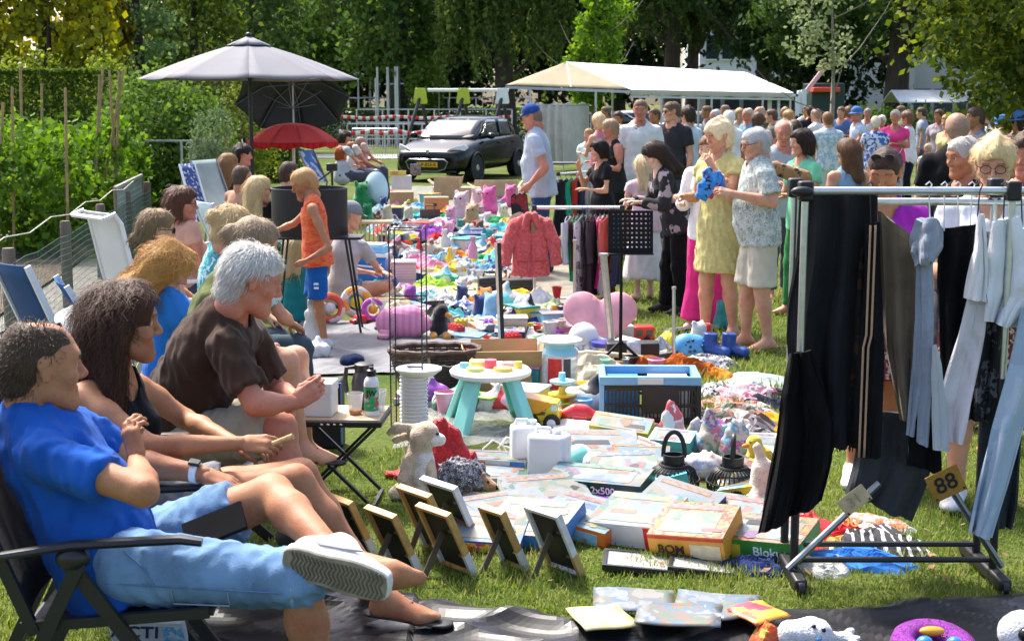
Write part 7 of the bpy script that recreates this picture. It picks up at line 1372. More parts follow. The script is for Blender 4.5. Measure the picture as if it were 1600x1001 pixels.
for i,(lab,px,py,rx,ry,h,m,rot)in enumerate((('red towel with printed number lying behind the rack',1275,840,.16,.22,.06,cloth((.5,.02,.03)),-.5),('white and black striped t-shirt spread on the grass',1372,850,.22,.2,.06,stripes((.55,.55,.56),(.03,.03,.035),7,'X',.95,4,.22),-.7),('bright blue t-shirt crumpled on the grass',1335,878,.24,.13,.05,cloth((.03,.16,.5)),-.2),('white lace cloth beside the rack foot',1282,888,.13,.11,.05,cloth((.5,.5,.46),bump=.9),0),('grey cloth with orange edge on the lawn',1365,822,.15,.16,.03,flor(6,(.36,.36,.38),(.4,.4,.42),(.5,.16,.08)),-.5),('orange red cloth with numerals on the grass',1318,832,.1,.09,.05,cloth((.6,.06,.02)),0),('pale yellow cloth between the shirts on the lawn',1325,850,.1,.08,.04,cloth((.6,.42,.12)),0),('navy shorts under the flat frames',1185,888,.14,.1,.05,cloth((.012,.025,.1)),0),('red plastic packet behind the rack foot',1245,815,.1,.12,.06,mat((.5,.05,.05),.3,.3,20),.3))):
 o_=gcloth(lab,px,py,rx,ry,h,m,i*1.7+.2,rot)
 if 'numerals' in lab:text('100',.075,mat((.65,.2,.05),.8),o_,(0,-.03,.058),(R(35),0,R(-10)))
t=T('cycle_helmet','light blue cycle helmet with round holes','helmet',G(1078,560)); sdf_obj('shell',[Cone((-.03,0,.09),(.04,0,.085),.1,.095,(0,1,0),.85,.03),Cone((0,0,-.12),(0,0,-.01),.12,.07,k=.01,sub=True)],.009,mat((.1,.36,.68),.3),t)
for i in range(16):a=i*2.4; MB().ball((.02+.085*math.cos(a)*(.5+.03*i),-.06-.03*math.sin(i),.06+.006*i),.012,8,6).obj('vent_hole',plastic((.02,.05,.1)),t)
t=T('inline_skates','pair of blue and black inline skates beside the helmet','skates',G(1118,562))
for i,x in enumerate((-.05,.09)):
 sdf_obj('boot',[Cone((x,0,.1),(x+.01,.0,.2),.05,.055,k=.03,cb=True),Cone((x,0,.09),(x+.11,-.08,.07),.045,.04,k=.03)],.009,mat((.015,.06,.25),.4,.3,20),t)
 for k in range(4):MB().lathe([(0,-.012),(.03,-.012),(.034,0),(.03,.012),(0,.012)],14,(x-.02+k*.045,-.0-k*.027,.034),ax='y').obj('wheel',plastic((.02,.02,.025)),t)
 MB().box((x+.045,-.035,.055),(.2,.03,.03),(0,0,R(-36))).obj('wheel_frame',plastic((.3,.5,.7)),t)
plush('small red plush beside the blue helmet',1100,535,[Cone((0,0,.05),(.02,0,.12),.045,.04,k=.02)],fur((.55,.03,.03)))
def bottle(label,px,py,prof,m,parts=(),name='bottle',cat='bottle',z=0):
 t=T(name,label,cat,G(px,py)+Vector((0,0,z))); MB().lathe(prof,20).obj('body',m,t)
 for(nm,p,mm)in parts:MB().lathe(p,18).obj(nm,mm,t)
 return t
bottle('round mint glass vase behind the crate',946,596,[(.04,0),(.085,.03),(.09,.06),(.06,.1),(.022,.125),(.022,.14),(.04,.155),(.036,.157),(.016,.14)],film((.25,.6,.45),.6,.05,.1),name='glass_vase',cat='vase'); bottle('grey glass carboy beside the mint vase',977,596,[(.07,0),(.085,.02),(.085,.08),(.05,.11),(.02,.12),(.02,.15),(.028,.155),(.026,.157),(.016,.15)],film((.2,.24,.3),.7,.05,.1),name='glass_vase',cat='vase')
MB().ball((0,0,.045),.045,14,10).obj('ball',plastic((.6,.02,.03)),loc=G(990,590),label='small red ball behind the orange towel',cat='ball')
MB().ball((0,0,.115),.115,24,16).obj('ball',mat((.62,.62,.63),.5,.1,6),loc=G(912,552)+Vector((0,.05,0)),label='big white ball behind the dispenser lid',cat='ball')
bottle('purple and blue striped tin by the white ball',945,556,[(.1,0),(.1,.03),(.105,.035),(.105,.05),(.1,.055),(.1,.09),(.105,.092),(.105,.11),(0,.112)],mat((.05,.06,.4),.3,.1),(('silver_band',[(.103,.058),(.103,.075),(.1,.075)],steel),),'tin','tin')
t=T('toy_truck','red toy lorry with grey trailer behind the black cases','toy truck',G(985,535),R(4)); MB().box((.1,0,.07),(.16,.14,.13)).obj('cab',plastic((.6,.03,.03)),t,bevel=.01); MB().box((-.1,0,.08),(.24,.13,.12)).obj('trailer',mat((.4,.41,.43),.5),t,bevel=.006)
for x in(.06,.14):MB().box((x,-.071,.085),(.05,.004,.05)).obj('window',mat((.05,.06,.07),.2),t)
for x in(-.18,-.05,.12):
 for s_ in(-1,1):MB().lathe([(0,-.015),(.03,-.015),(.03,.015),(0,.015)],14,(x,s_*.07,.03),ax='y').obj('wheel',plastic((.01,.01,.01)),t)
for i,(px,lab)in enumerate(((965,'black cube case left of the silver ribbon'),(1010,'black cube case right of the silver ribbon'))):MB().box((0,0,.09),(.17,.16,.18)).obj('black_case',mat((.015,.015,.018),.45,.2),loc=G(px,572),bevel=.01,label=lab,cat='case')
MB().grid(lambda u,v:(-.05+.1*u,-.09-.02*math.sin(v*3)+.0,.19*(1-v)+.01),3,8).obj('silver_ribbon',mat((.55,.56,.6),.3,.2,20,metal=.5),loc=G(988,572),solid=.004,label='silver grey ribbon cloth between the two black cases',cat='ribbon')
gcloth('grey blue dotted cloth over the right black case',1032,560,.12,.12,.14,cloth((.4,.42,.5)),3.1)
MB().tube([(-.7,.1,.05),(-.3,.03,.12),(0,0,.1),(.6,-.15,.03)],[.022,.02,.02,.018],10).obj('fabric_roll',mat((.5,.44,.3),.6,.3,6),loc=G(985,578),label='long cream pole lying across the cases',cat='pole')
t=gbox('white flat sheet of card below the long pole',905,575,.5,.3,.03,-8,mat((.6,.6,.6),.5),mat((.5,.5,.5),.5),name='card',cat='card',tilt=8)
def rail_rack(label,a,b,h,m,name='clothes_rack',dbl=0,foot=.22):
 a=Vector(a); b=Vector(b); t=T(name,label,'clothes rack',a); d=b-a; n=Vector((-d.y,d.x,0)).normalized()
 for q in(Vector((0,0,0)),d):
  MB().tube([q,q+Vector((0,0,h))],.013,8).obj('upright',m,t); MB().bar(q-n*foot+Vector((0,0,.02)),q+n*foot+Vector((0,0,.02)),.03,.03).obj('foot',plastic((.02,.02,.02)),t)
 MB().tube([Vector((0,0,h)),d+Vector((0,0,h))],.013,8).obj('top_rail',m,t)
 for q in(Vector((0,0,h)),d+Vector((0,0,h))):MB().box(q,(.045,.045,.05)).obj('joint',plastic((.015,.015,.015)),t,bevel=.004)
 MB().tube([Vector((0,0,.1)),d+Vector((0,0,.1))],.01,8).obj('low_bar',m,t)
 if dbl:MB().tube([Vector((0,0,h))+n*dbl,d+Vector((0,0,h))+n*dbl],.012,8).obj('top_rail',m,t)
 return t
def hanging(label,top,w,L,th,ang,m,hem=0,sleeve=0,neck=True,seed=0,flare=1.15,hook=True,name='hanging_garment',hm=None):
 """a garment on a hanger below the point top; its width runs along angle ang"""
 t=T(name,label,'garment',top,ang); g=random.Random(seed); n=22; ph=g.uniform(0,6)
 sh=.05
 def half(s_):
  def f(u,v):
   x=(u-.5)*w; q=abs(2*u-1); zt=-.06-sh*q**1.6-(.03*max(0,1-q*3)if neck else 0); z=zt+(-L-zt+hem*math.sin(u*9+ph))*v
   k=1+(flare-1)*v; rip=th*.5*(.55+.35*math.sin(u*15+ph+2*v)*v+.25*math.sin(u*31+ph)*v*v)*(1-q**6*.85)
   return(x*k,s_*rip+.012*math.sin(v*5+ph),z)
  return f
 mb=MB().grid(half(-1),n,14).grid(half(1),n,14); mb.obj('cloth',m,t,sharp=0,solid=.003)
 if sleeve:
  for s_ in(-1,1):
   p0=Vector((s_*w*.46,0,-.13)); p1=p0+Vector((s_*w*.14,-.01,-sleeve*.5)); p2=p0+Vector((s_*w*.1,-.02,-sleeve)); MB().tube([p0,p1,p2],[.055,.05,.045],10,flat=.6).obj('sleeve',m,t)
 if hook:MB().tube([(0,0,-.06),(0,0,-.01),(.012,0,.012),(0,0,.022),(-.014,0,.012)],.0025,5).tube([(-w*.42,0,-.11),(0,0,-.055),(w*.42,0,-.11)],.005,5).obj('hanger',hm or plastic((.02,.02,.02)),t)
 return t
RA,RB=G(832,470),G(968,470); RA.y=RB.y=12.9; RA.x=At(835,325,12.9).x; RB.x=At(972,325,12.9).x; RA.z=RB.z=0; RH=At(900,325,12.9).z
rail_rack('small chrome clothes rack full of children clothing in the middle',RA,RB,RH,steel,dbl=.12)
cols=[((.5,.52,.56),.5),((.12,.02,.03),.55),((.02,.3,.1),.65),((.55,.45,.5),.95),((.03,.025,.025),.9),((.1,.05,.05),1.0),((.06,.04,.05),.9),((.6,.02,.15),.72),((.66,.64,.68),.8),((.65,.12,.1),.6),((.12,.05,.04),.8),((.04,.05,.1),.7)]
labs=['grey top next to the red fleece coat','wine red shirt on the middle rack','bright green shirt on the middle rack','white dress with dark print on the middle rack','black dress on the middle rack','brown checked dress on the middle rack','dark plum dress on the middle rack','hot pink shirt on the middle rack','white shirt with flowers on the middle rack','coral red shirt on the middle rack','brown patterned shirt behind the music stand','navy shirt at the end of middle rack']
for i,((c,L),lb)in enumerate(zip(cols,labs)):
 x=RA.x+.32+(RB.x-RA.x-.36)*i/11; hanging(lb,(x,12.9,RH),.34,L,.07,R(72+10*math.sin(i*2)),cloth(c)if i not in(3,8,10)else flor(i,c,c,mul(c,.25),c),seed=i,sleeve=.35 if i%3==0 else 0)
t=T('hanging_coat','coral red fleece coat on a wooden hanger','coat',(At(829,325,12.7).x,12.72,RH),R(6)); cm=mat((.6,.1,.1),.95,.3,40,1,90,sheen=.2); FD=(0,1,0)
for s_ in(-1,1):
 sdf_obj('front_panel',[Cone((s_*.06,0,-.12),(s_*.075,0,-.35),.075,.08,FD,.7,.03),Cone((s_*.075,0,-.35),(s_*.085,0,-.6),.08,.092,FD,.7,.03,cb=True)],.011,cm,t,wr(.005,45))
 sdf_obj('sleeve',[Cone((s_*.14,0,-.13),(s_*.21,-.02,-.3),.058,.055,None,1,.03),Cone((s_*.21,-.02,-.3),(s_*.235,-.05,-.5),.055,.05,None,1,.03,cb=True)],.011,cm,t,wr(.005,45))
 sdf_obj('collar',[Cone((s_*.03,-.05,-.05),(s_*.075,-.06,-.17),.035,.02,None,1,.02)],.01,cm,t)
 MB().box((s_*.08,-.07,-.46),(.1,.01,.012)).obj('pocket_edge',mat((.42,.06,.06),.95),t)
MB().tube([(-.16,0,-.1),(0,0,-.03),(.16,0,-.1)],.012,8).obj('hanger',mat((.5,.36,.2),.6),t); MB().tube([(0,0,-.03),(0,0,.0),(.014,0,.014),(0,0,.024),(-.014,0,.012)],.003,5).obj('hook',steel,t)
MB().box((.02,-.045,-.16),(.04,.02,.1)).obj('lining',mat((.3,.16,.08),.9),t)
q=hanging('beige padded hood edge behind the red coat',(At(822,320,13.0).x,13.05,RH+.02),.3,.4,.12,R(10),cloth((.45,.36,.28)),seed=8)
a2,b2=base_at(872,17.4),base_at(935,18.2); rh2=At(885,272,17.4).z
rail_rack('far clothes rack with dark jackets behind the capped man',a2,b2,rh2,plastic((.7,.7,.7)))
for i,(c,L)in enumerate((((.01,.012,.02),.75),((.012,.012,.014),.7),((.02,.4,.25),.5),((.5,.04,.02),.85),((.015,.02,.05),.7),((.03,.04,.08),.75),((.3,.32,.32),.6),((.42,.45,.45),.55))):
 p=Vector(a2).lerp(Vector(b2),.06+.125*i); hanging(['black jacket at the left end of far rack','second black jacket on the far rack','teal green jacket on the far rack','red garment on the far rack','navy jacket on the far rack','dark denim jacket on the far rack','grey padded jacket on the far rack','pale grey jacket at the right end of far rack'][i],(p.x,p.y,rh2),.42,L,.11,R(70),cloth(c),seed=i+30,sleeve=.4 if i>4 else 0)
hanging('dark jacket with a white stripe in the hand of capped man',At(812,292,15.3),.34,.6,.1,R(60),cover([(.012,.012,.016),(.015,.015,.02),(.3,.02,.03),(.012,.012,.016)],9,.9,.5,3),seed=41,hook=False)
def music_stand():
 p=At(985,500,9.9); p=G(960,545); t=T('music_stand','black perforated music stand on a tripod pole','music stand',(At(972,400,9.8).x,9.8,0)); o=t.location; s=pxm(9.8); m=mat((.008,.008,.008),.6,spec=.2)
 c=At(985,362,9.8)-o; w,h=70/s,66/s; hx,hz=.0175,.0175; f=MB(); nx,nz=9,8
 tl=lambda u,v:c+Vector(((u-.5)*w,.05*v-.05,(v-.5)*h))
 th=Vector((0,.004,0))
 def cell(u0,u1,v0,v1):f.add([tl(u0,v0),tl(u1,v0),tl(u1,v1),tl(u0,v1),tl(u0,v0)+th,tl(u1,v0)+th,tl(u1,v1)+th,tl(u0,v1)+th],[(0,1,2,3),(7,6,5,4),(0,4,5,1),(1,5,6,2),(2,6,7,3),(3,7,4,0)])
 k=.3
 for j in range(nz):
  v0,v1=.06+.88*j/nz,.06+.88*(j+k+.35)/nz; v2=.06+.88*(j+1)/nz; cell(.04,.96,v0,v1)
  for i in range(nx):
   u0=.04+.92*i/nx; cell(u0,u0+.92/nx*.62,v1,v2)
  cell(.93,.96,v1,v2)
 for(a_,b_,c_,d_)in((0,1,0,.06),(0,1,.94,1),(0,.04,.06,.94),(.96,1,.06,.94)):cell(a_,b_,c_,d_)
 f.obj('desk',m,t); MB().box(tl(.5,0)+Vector((0,-.03,0)),(w,.06,.008)).obj('ledge',m,t)
 b=Vector((0,.05,0)); MB().tube([c+Vector((-.06,.02,0)),Vector((-.0,.05,.55)),Vector((0,.05,.1))],[.011,.011,.014],8).obj('pole',m,t)
 for a in(90,210,330):MB().tube([Vector((0,.05,.22)),Vector((.28*math.cos(R(a)),.05+.28*math.sin(R(a)),.012))],.01,6).obj('leg',m,t)
music_stand()
for i,(px,py0,py1,Y,r,lab)in enumerate(((951,400,520,10.2,.026,'flat grey metal post leaning before the music stand'),(898,378,465,12.2,.014,'thin grey rack post below the hanging dresses'),(1053,452,565,9.9,.012,'thin steel pole beside the blue helmet'))):
 a=At(px-(8 if i==0 else 0),py0,Y); b=At(px+(8 if i==0 else 0),py1,Y); b.z=0; d=a-b
 MB().tube([(0,0,0),d],r,8).tube([d,d+Vector((0,0,.02))],r*1.35,8).obj('metal_post',metalm((.55,.55,.57),.35),loc=b,label=lab,cat='post')
t=T('tall_stand','tall black and chrome folding stand in the middle of goods','stand',G(786,545)); MB().bar((0,0,0),(-.03,.0,.82),.02,.03).obj('upright',blk,t); MB().bar((-.02,-.003,0),(-.05,-.003,.82),.012,.03).obj('chrome_edge',steel,t); MB().bar((.0,.02,.02),(.22,-.1,.02),.025,.025).obj('foot',blk,t)
for i,(px,py,w,h,lab)in enumerate(((765,470,.17,.22,'black amplifier box with white rim left of the coat'),(805,470,.26,.2,'black suitcase beneath the red coat'))):
 t=T('black_suitcase',lab,'suitcase',G(px,py),R(6)); MB().box((0,0,h/2+.02),(w*1.3,.22,h)).obj('shell',mat((.015,.015,.017),.5,.2,10),t,bevel=.025); MB().tube([(-.06,0,h+.02),(-.05,0,h+.06),(.05,0,h+.06),(.06,0,h+.02)],.008,6).obj('handle',blk,t)
 for z in(.35,.5,.65):MB().box((0,-.112,h*z+.02),(w*1.1,.008,.012)).obj('ridge',plastic((.03,.03,.03)),t)
def heart(label,px,py,w,m,z=0):
 t=T('heart_cushion',label,'cushion',G(px,py),rot=(R(-24),0,R(-6))); C=[]
 for s_ in(-1,1):C.append(Cone((s_*w*.28,0,w*.62),(0,0,w*.12),w*.3,w*.12,(0,1,0),.34,w*.1))
 sdf_obj('pad',C,.012,m,t)
heart('large pink heart shaped cushion propped by the grey post',936,545,.5,cloth((.62,.3,.36),bump=.3))
plush('bright pink plush pig cushion before the wicker basket',622,528,[Cone((-.05,0,.12),(.1,0,.13),.13,.14,(0,1,0),.8,.05),Cone((.2,-.02,.12),(.22,-.03,.12),.07,.06,k=.03)],stripes((.66,.22,.38),(.7,.3,.45),6,'X',.95))
plush('black plush penguin with orange beak and feet',686,528,[Cone((0,0,.08),(.01,0,.2),.075,.06,k=.03),Cone((.03,-.02,.22),(.03,-.02,.23),.05,.05,k=.02)],fur((.012,.012,.013)),extra=(('beak',[Cone((.07,-.05,.2),(.1,-.07,.19),.024,.016,k=.01)],fur((.7,.3,.03))),('foot',[Cone((-.04,-.06,.03),(-.04,-.1,.025),.035,.03,k=.01)],fur((.7,.32,.03))),('foot',[Cone((.06,-.06,.03),(.07,-.1,.025),.035,.03,k=.01)],fur((.7,.32,.03)))))
wb=mat((.62,.62,.62),.35,.12,6,.5,20)
for i,(lab,px,py,r,m)in enumerate((('heap of white plastic bags behind the orange toys',838,492,.2,wb),('white bag with green print next to the red cup',860,498,.15,cover([(.6,.6,.6),(.62,.62,.62),(.4,.5,.2),(.6,.6,.58)],7,.3,2,1,.3,kind='noise')),('clear bag of white and pink toys in the middle',725,432,.17,sweets(11)),('clear bag of coloured toys by the amplifier',735,452,.14,sweets(12)),('white and navy printed bag in the middle',722,492,.13,cover([(.6,.6,.62),(.05,.1,.4),(.62,.62,.62),(.55,.56,.5)],8,.3,2,5,.3,kind='noise')),('beige and navy bag right of the wire tower',690,478,.13,cover([(.45,.42,.34),(.06,.1,.25),(.5,.5,.48)],8,.4,2,3,.3,kind='noise')),('white bag on the pale groundsheet by boy',492,560,.13,wb))):
 bagc(lab,px,py,[Cone((-r*.3,0,r*.4),(r*.3,0,r*.5),r*.75,r*.65,(0,0,1),.75,.06),Cone((0,0,r*.6),(r*.2,0,r*1.1),r*.35,r*.12,k=.05)],m,.014,.016,22)
MB().lathe([(.03,0),(.045,.1),(.05,.1),(.05,.105),(.04,.105),(.026,.006)],16).obj('plastic_cup',plastic((.6,.02,.02)),loc=G(870,486)+Vector((0,0,.12)),label='red plastic cup on the white bags',cat='cup'); MB().lathe([(.03,0),(.045,.11),(.05,.11),(.05,.115),(.04,.115),(.026,.006)],16).obj('plastic_cup',plastic((.7,.38,.02)),loc=G(870,500)+Vector((.0,0,.02)),label='yellow orange plastic cup below the red cup',cat='cup')
def coolbox():
 t=T('cool_box','blue cool box with pale blue and white lid','cool box',G(582,445),R(-8)); w,d,h=.34,.28,.30
 MB().box((0,0,h/2),(w*.86,d*.86,h),taper=1.14).obj('body',plastic((.02,.2,.58),.4),t,bevel=.02); MB().box((0,0,h+.02),(w*1.08,d*1.08,.04)).obj('rim',plastic((.72,.75,.78),.4),t,bevel=.012); MB().box((0,0,h+.08),(w,d,.085),taper=.86).obj('lid',plastic((.2,.5,.75),.4),t,bevel=.02); MB().box((0,0,h+.127),(w*.8,d*.8,.012)).obj('lid_top',plastic((.7,.75,.78),.4),t,bevel=.004)
 MB().tube([(-w*.52,-.02,h),(-w*.56,-.16,h*.75),(w*.3,-.18,h*.68),(w*.52,-.02,h)],.01,8).obj('handle',plastic((.74,.74,.74)),t)
coolbox()
MB().tube([(0,0,0),(.01,0,.18),(.0,-.01,.33),(-.015,-.01,.36)],[.026,.024,.022,.026],10).obj('wooden_club',mat((.3,.13,.04),.6,.3,10),loc=G(578,438)+Vector((0,-.2,.06)),label='brown wooden club leaning on the cool box',cat='club')
gbox('red and white pack beside the cool box handle',556,428,.14,.12,.12,0,mat((.6,.6,.6)),mat((.5,.03,.04)),tilt=0)
t=T('wooden_rack','pale wooden slatted rack behind the cool box','wooden rack',G(585,400),R(3)); wd=mat((.5,.36,.2),.7,.2,12)
for z in(.03,.42):MB().box((0,0,z),(.46,.3,.03)).obj('shelf',wd,t)
for i in range(9):MB().box((-.2+.05*i,-.14,.225),(.018,.016,.36)).obj('slat',wd,t)
t=T('storage_drawer','mauve plastic storage box with ribs left of the wire tower','storage box',G(632,450),R(4)); mv=mat((.45,.33,.38),.4,.1); MB().box((0,0,.13),(.24,.2,.26)).obj('body',mv,t,bevel=.01)
for i in range(8):MB().box((0,-.102,.03+.028*i),(.22,.006,.01)).obj('rib',mat((.52,.42,.46),.4),t)
MB().box((0,0,.275),(.26,.22,.02)).obj('lid',mat((.6,.5,.52),.4),t,bevel=.005)
def drum():
 Y=11.6; c=At(484,330,Y); s=pxm(Y); t=T('drum_shade','large black drum shaped shade behind the boy','shade',(c.x,Y,c.z-38/s)); r=59/s
 MB().lathe([(r*.98,0),(r,.01),(r,74/s),(r*.985,74/s),(r*.965,.01)],40).obj('shell',mat((.012,.013,.016),.6,.15,6),t);
 for z in(.004,74/s):MB().torus((0,0,z),r,.006,40,6).obj('ring',blk,t)
 t2=T('folding_stand','thin black folding stand carrying the drum shade','stand',(c.x,Y,0)); z=t.location.z-.012
 MB().box((.06,0,z),(2*r+.12,.3,.02)).obj('top_plate',blk,t2)
 for(x0,x1,y)in((-.2,-.3,-.12),(.3,.42,-.12),(-.2,-.3,.12),(.3,.4,.12)):MB().tube([(x0,y,z-.01),(x1,y*1.3,0)],.01,6).obj('leg',blk,t2)
drum()
sheet('pink and white blanket behind the legs of boy',((548,470),(690,468),(670,447),(560,450)),flor(9,(.6,.4,.44),(.6,.15,.3),(.62,.5,.5)),z=.03,amp=.03,name='blanket',cat='blanket')
sheet('yellow and cream blanket in the middle of goods',((680,470),(800,500),(790,425),(690,430)),flor(12,(.58,.5,.3),(.6,.48,.1),(.58,.52,.42)),z=.025,amp=.03,name='blanket',cat='blanket')
for i,(px,py,r,c,lab)in enumerate(((518,508,.13,(.65,.1,.05),'red and white toy ring at the feet of boy'),(585,505,.1,(.35,.05,.35),'purple toy ring with orange middle'),(560,500,.14,(.72,.3,.03),'orange toy ring left of the purple ring'))):
 t=T('toy_ring',lab,'toy',G(px,py),rot=(R(70),0,R(20))); MB().torus((0,r+.02,0),r*.8,r*.25,22,8).obj('ring',cover([c,c,(.6,.6,.6),mul(c,1.2)],9,.4,.5,i),t); MB().ball((0,r+.02,0),r*.4,12,8).obj('middle',plastic([(.6,.6,.6),(.7,.3,.03),(.72,.6,.05)][i]),t)
carton('white shoe box with yellow and red lettering on top of pile',628,322,.36,.28,.25,4,(.55,.55,.56),False,z=.3); carton('brown cardboard box supporting the white box',628,326,.42,.3,.3,4,(.4,.24,.12),False)
gbox('yellow and red game box on the white box',622,322,.3,.2,.08,4,warm(31),mat((.68,.5,.05)),z=.55,writing=(('TEST',.35,.5,.06,(.6,.05,.03)),)); MB().box((0,0,.1),(.18,.14,.2)).obj('small_carton',busy(9),loc=G(650,322)+Vector((0,0,.55)),label='small printed carton beside the yellow game box',cat='box')
carton('open cardboard box with plush before the car',700,312,.5,.4,.28,-3,(.46,.32,.19)); carton('long pale cardboard box under the car bumper',775,318,.8,.35,.3,2,(.52,.4,.26)); carton('brown cardboard box with black handle hole',682,338,.4,.3,.32,5,(.42,.26,.13),False,prints=((.35,.5,.55,.7,(.02,.02,.02)),)); carton('plain cardboard box behind the pink dolls',735,322,.34,.3,.34,-4,(.46,.33,.2),False)
t=T('leather_bag','brown leather satchel with handle in the far row','bag',G(672,352),R(4)); MB().box((0,0,.12),(.32,.12,.24),taper=.9).obj('body',mat((.06,.03,.02),.5,.3,12),t,bevel=.02); MB().tube([(-.07,0,.23),(-.06,0,.3),(.06,0,.3),(.07,0,.23)],.012,8).obj('handle',mat((.12,.06,.03),.5),t); MB().box((0,-.062,.2),(.31,.012,.1)).obj('flap',mat((.08,.04,.025),.5),t,bevel=.005)
for i,(px,py,c,lab)in enumerate(((700,300,(.66,.2,.36),'pink doll on the open cardboard box'),(745,332,(.62,.4,.42),'large baby doll with blond hair beside the cartons'),(765,340,(.7,.1,.32),'hot pink unicorn plush before the long carton'),(785,350,(.55,.5,.42),'cream plush dog near the red coat'),(798,325,(.72,.12,.3),'small magenta plush at the hand of capped man'),(722,350,(.6,.42,.5),'pale pink plush in the far row'),(705,355,(.62,.3,.45),'pink and white dolls house bag in the far row'),(738,362,(.4,.28,.14),'brown teddy in the far basket'),(565,330,(.01,.2,.06),'green and red plush crocodile by the grey cap'),(575,350,(.01,.22,.07),'dark green plush body beneath the crocodile'))):
 r=.1+.03*(i%3); plush(lab,px,py,[Cone((0,0,r*.8),(0,0,r*1.6),r,r*.8,k=.05),Cone((0,-.02,r*2.3),(.01,-.02,r*2.4),r*.75,r*.7,k=.03),Cone((-r*.5,0,r*2.8),(-r*.6,0,r*3.1),r*.25,r*.2,k=.03),Cone((r*.5,0,r*2.8),(r*.6,0,r*3.1),r*.25,r*.2,k=.03),Cone((-r*.7,-.05,r*1.3),(-r*1.2,-.1,r*.9),r*.3,r*.25,k=.03),Cone((r*.7,-.05,r*1.3),(r*1.2,-.1,r*.9),r*.3,r*.25,k=.03)],fur(c),.022,rz=random.uniform(-40,40),eyes=((-r*.3,-.02-r*.68,r*2.5,r*.1),(r*.3,-.02-r*.68,r*2.5,r*.1)))
t=T('pop_up_shade','pale blue round pop-up shade with black rim beside the car','shade',base_at(588,24.5),R(-20)); MB().grid(lambda u,v:(.24*v*math.cos(u*6.2832),-.1+.12*v*v,.36+.34*v*math.sin(u*6.2832)),32,6,True).obj('panel',mat((.5,.66,.74),.6,.1,3),t,solid=.006); MB().tube([(.24*math.cos(a),.02,.36+.34*math.sin(a))for a in np.linspace(0,6.2832,33)],.014,6).obj('rim',blk,t)
# many small things between the larger ones
LM=[(575,400,'the cool box'),(640,470,'the wire tower'),(680,560,'the large wicker basket'),(830,400,'the red coat'),(840,480,'the white bags'),(945,480,'the heart cushion'),(630,310,'the white shoe box'),(672,340,'the leather satchel'),(765,330,'the pink unicorn'),(765,450,'the amplifier box'),(912,525,'the big white ball'),(725,432,'the bag of pink toys'),(686,505,'the plush penguin'),(985,525,'the red toy lorry'),(1075,535,'the blue helmet'),(600,350,'the wooden rack'),(622,505,'the pink pig cushion'),(765,630,'the toddler table'),(870,590,'the drink dispenser'),(1052,740,'the left lantern'),(1144,740,'the right lantern'),(940,760,'the long green puzzle box')]
PAL={'turquoise':(.12,.5,.52),'white':(.55,.55,.55),'pink':(.62,.25,.36),'red':(.55,.03,.03),'yellow':(.65,.48,.04),'navy':(.02,.04,.14),'sky blue':(.2,.45,.65),'lime green':(.3,.5,.05),'orange':(.65,.22,.02),'purple':(.25,.06,.35),'black':(.012,.012,.014),'brown':(.14,.07,.04),'cream':(.55,.48,.36),'teal':(.03,.25,.25),'grey':(.25,.26,.28),'green':(.03,.28,.09)}
PW=['white']*6+['cream']*3+['sky blue']*3+['pink']*3+['turquoise']*3+['navy']*3+['red','yellow']*2+list(PAL); used=set(); gr=random.Random(21)
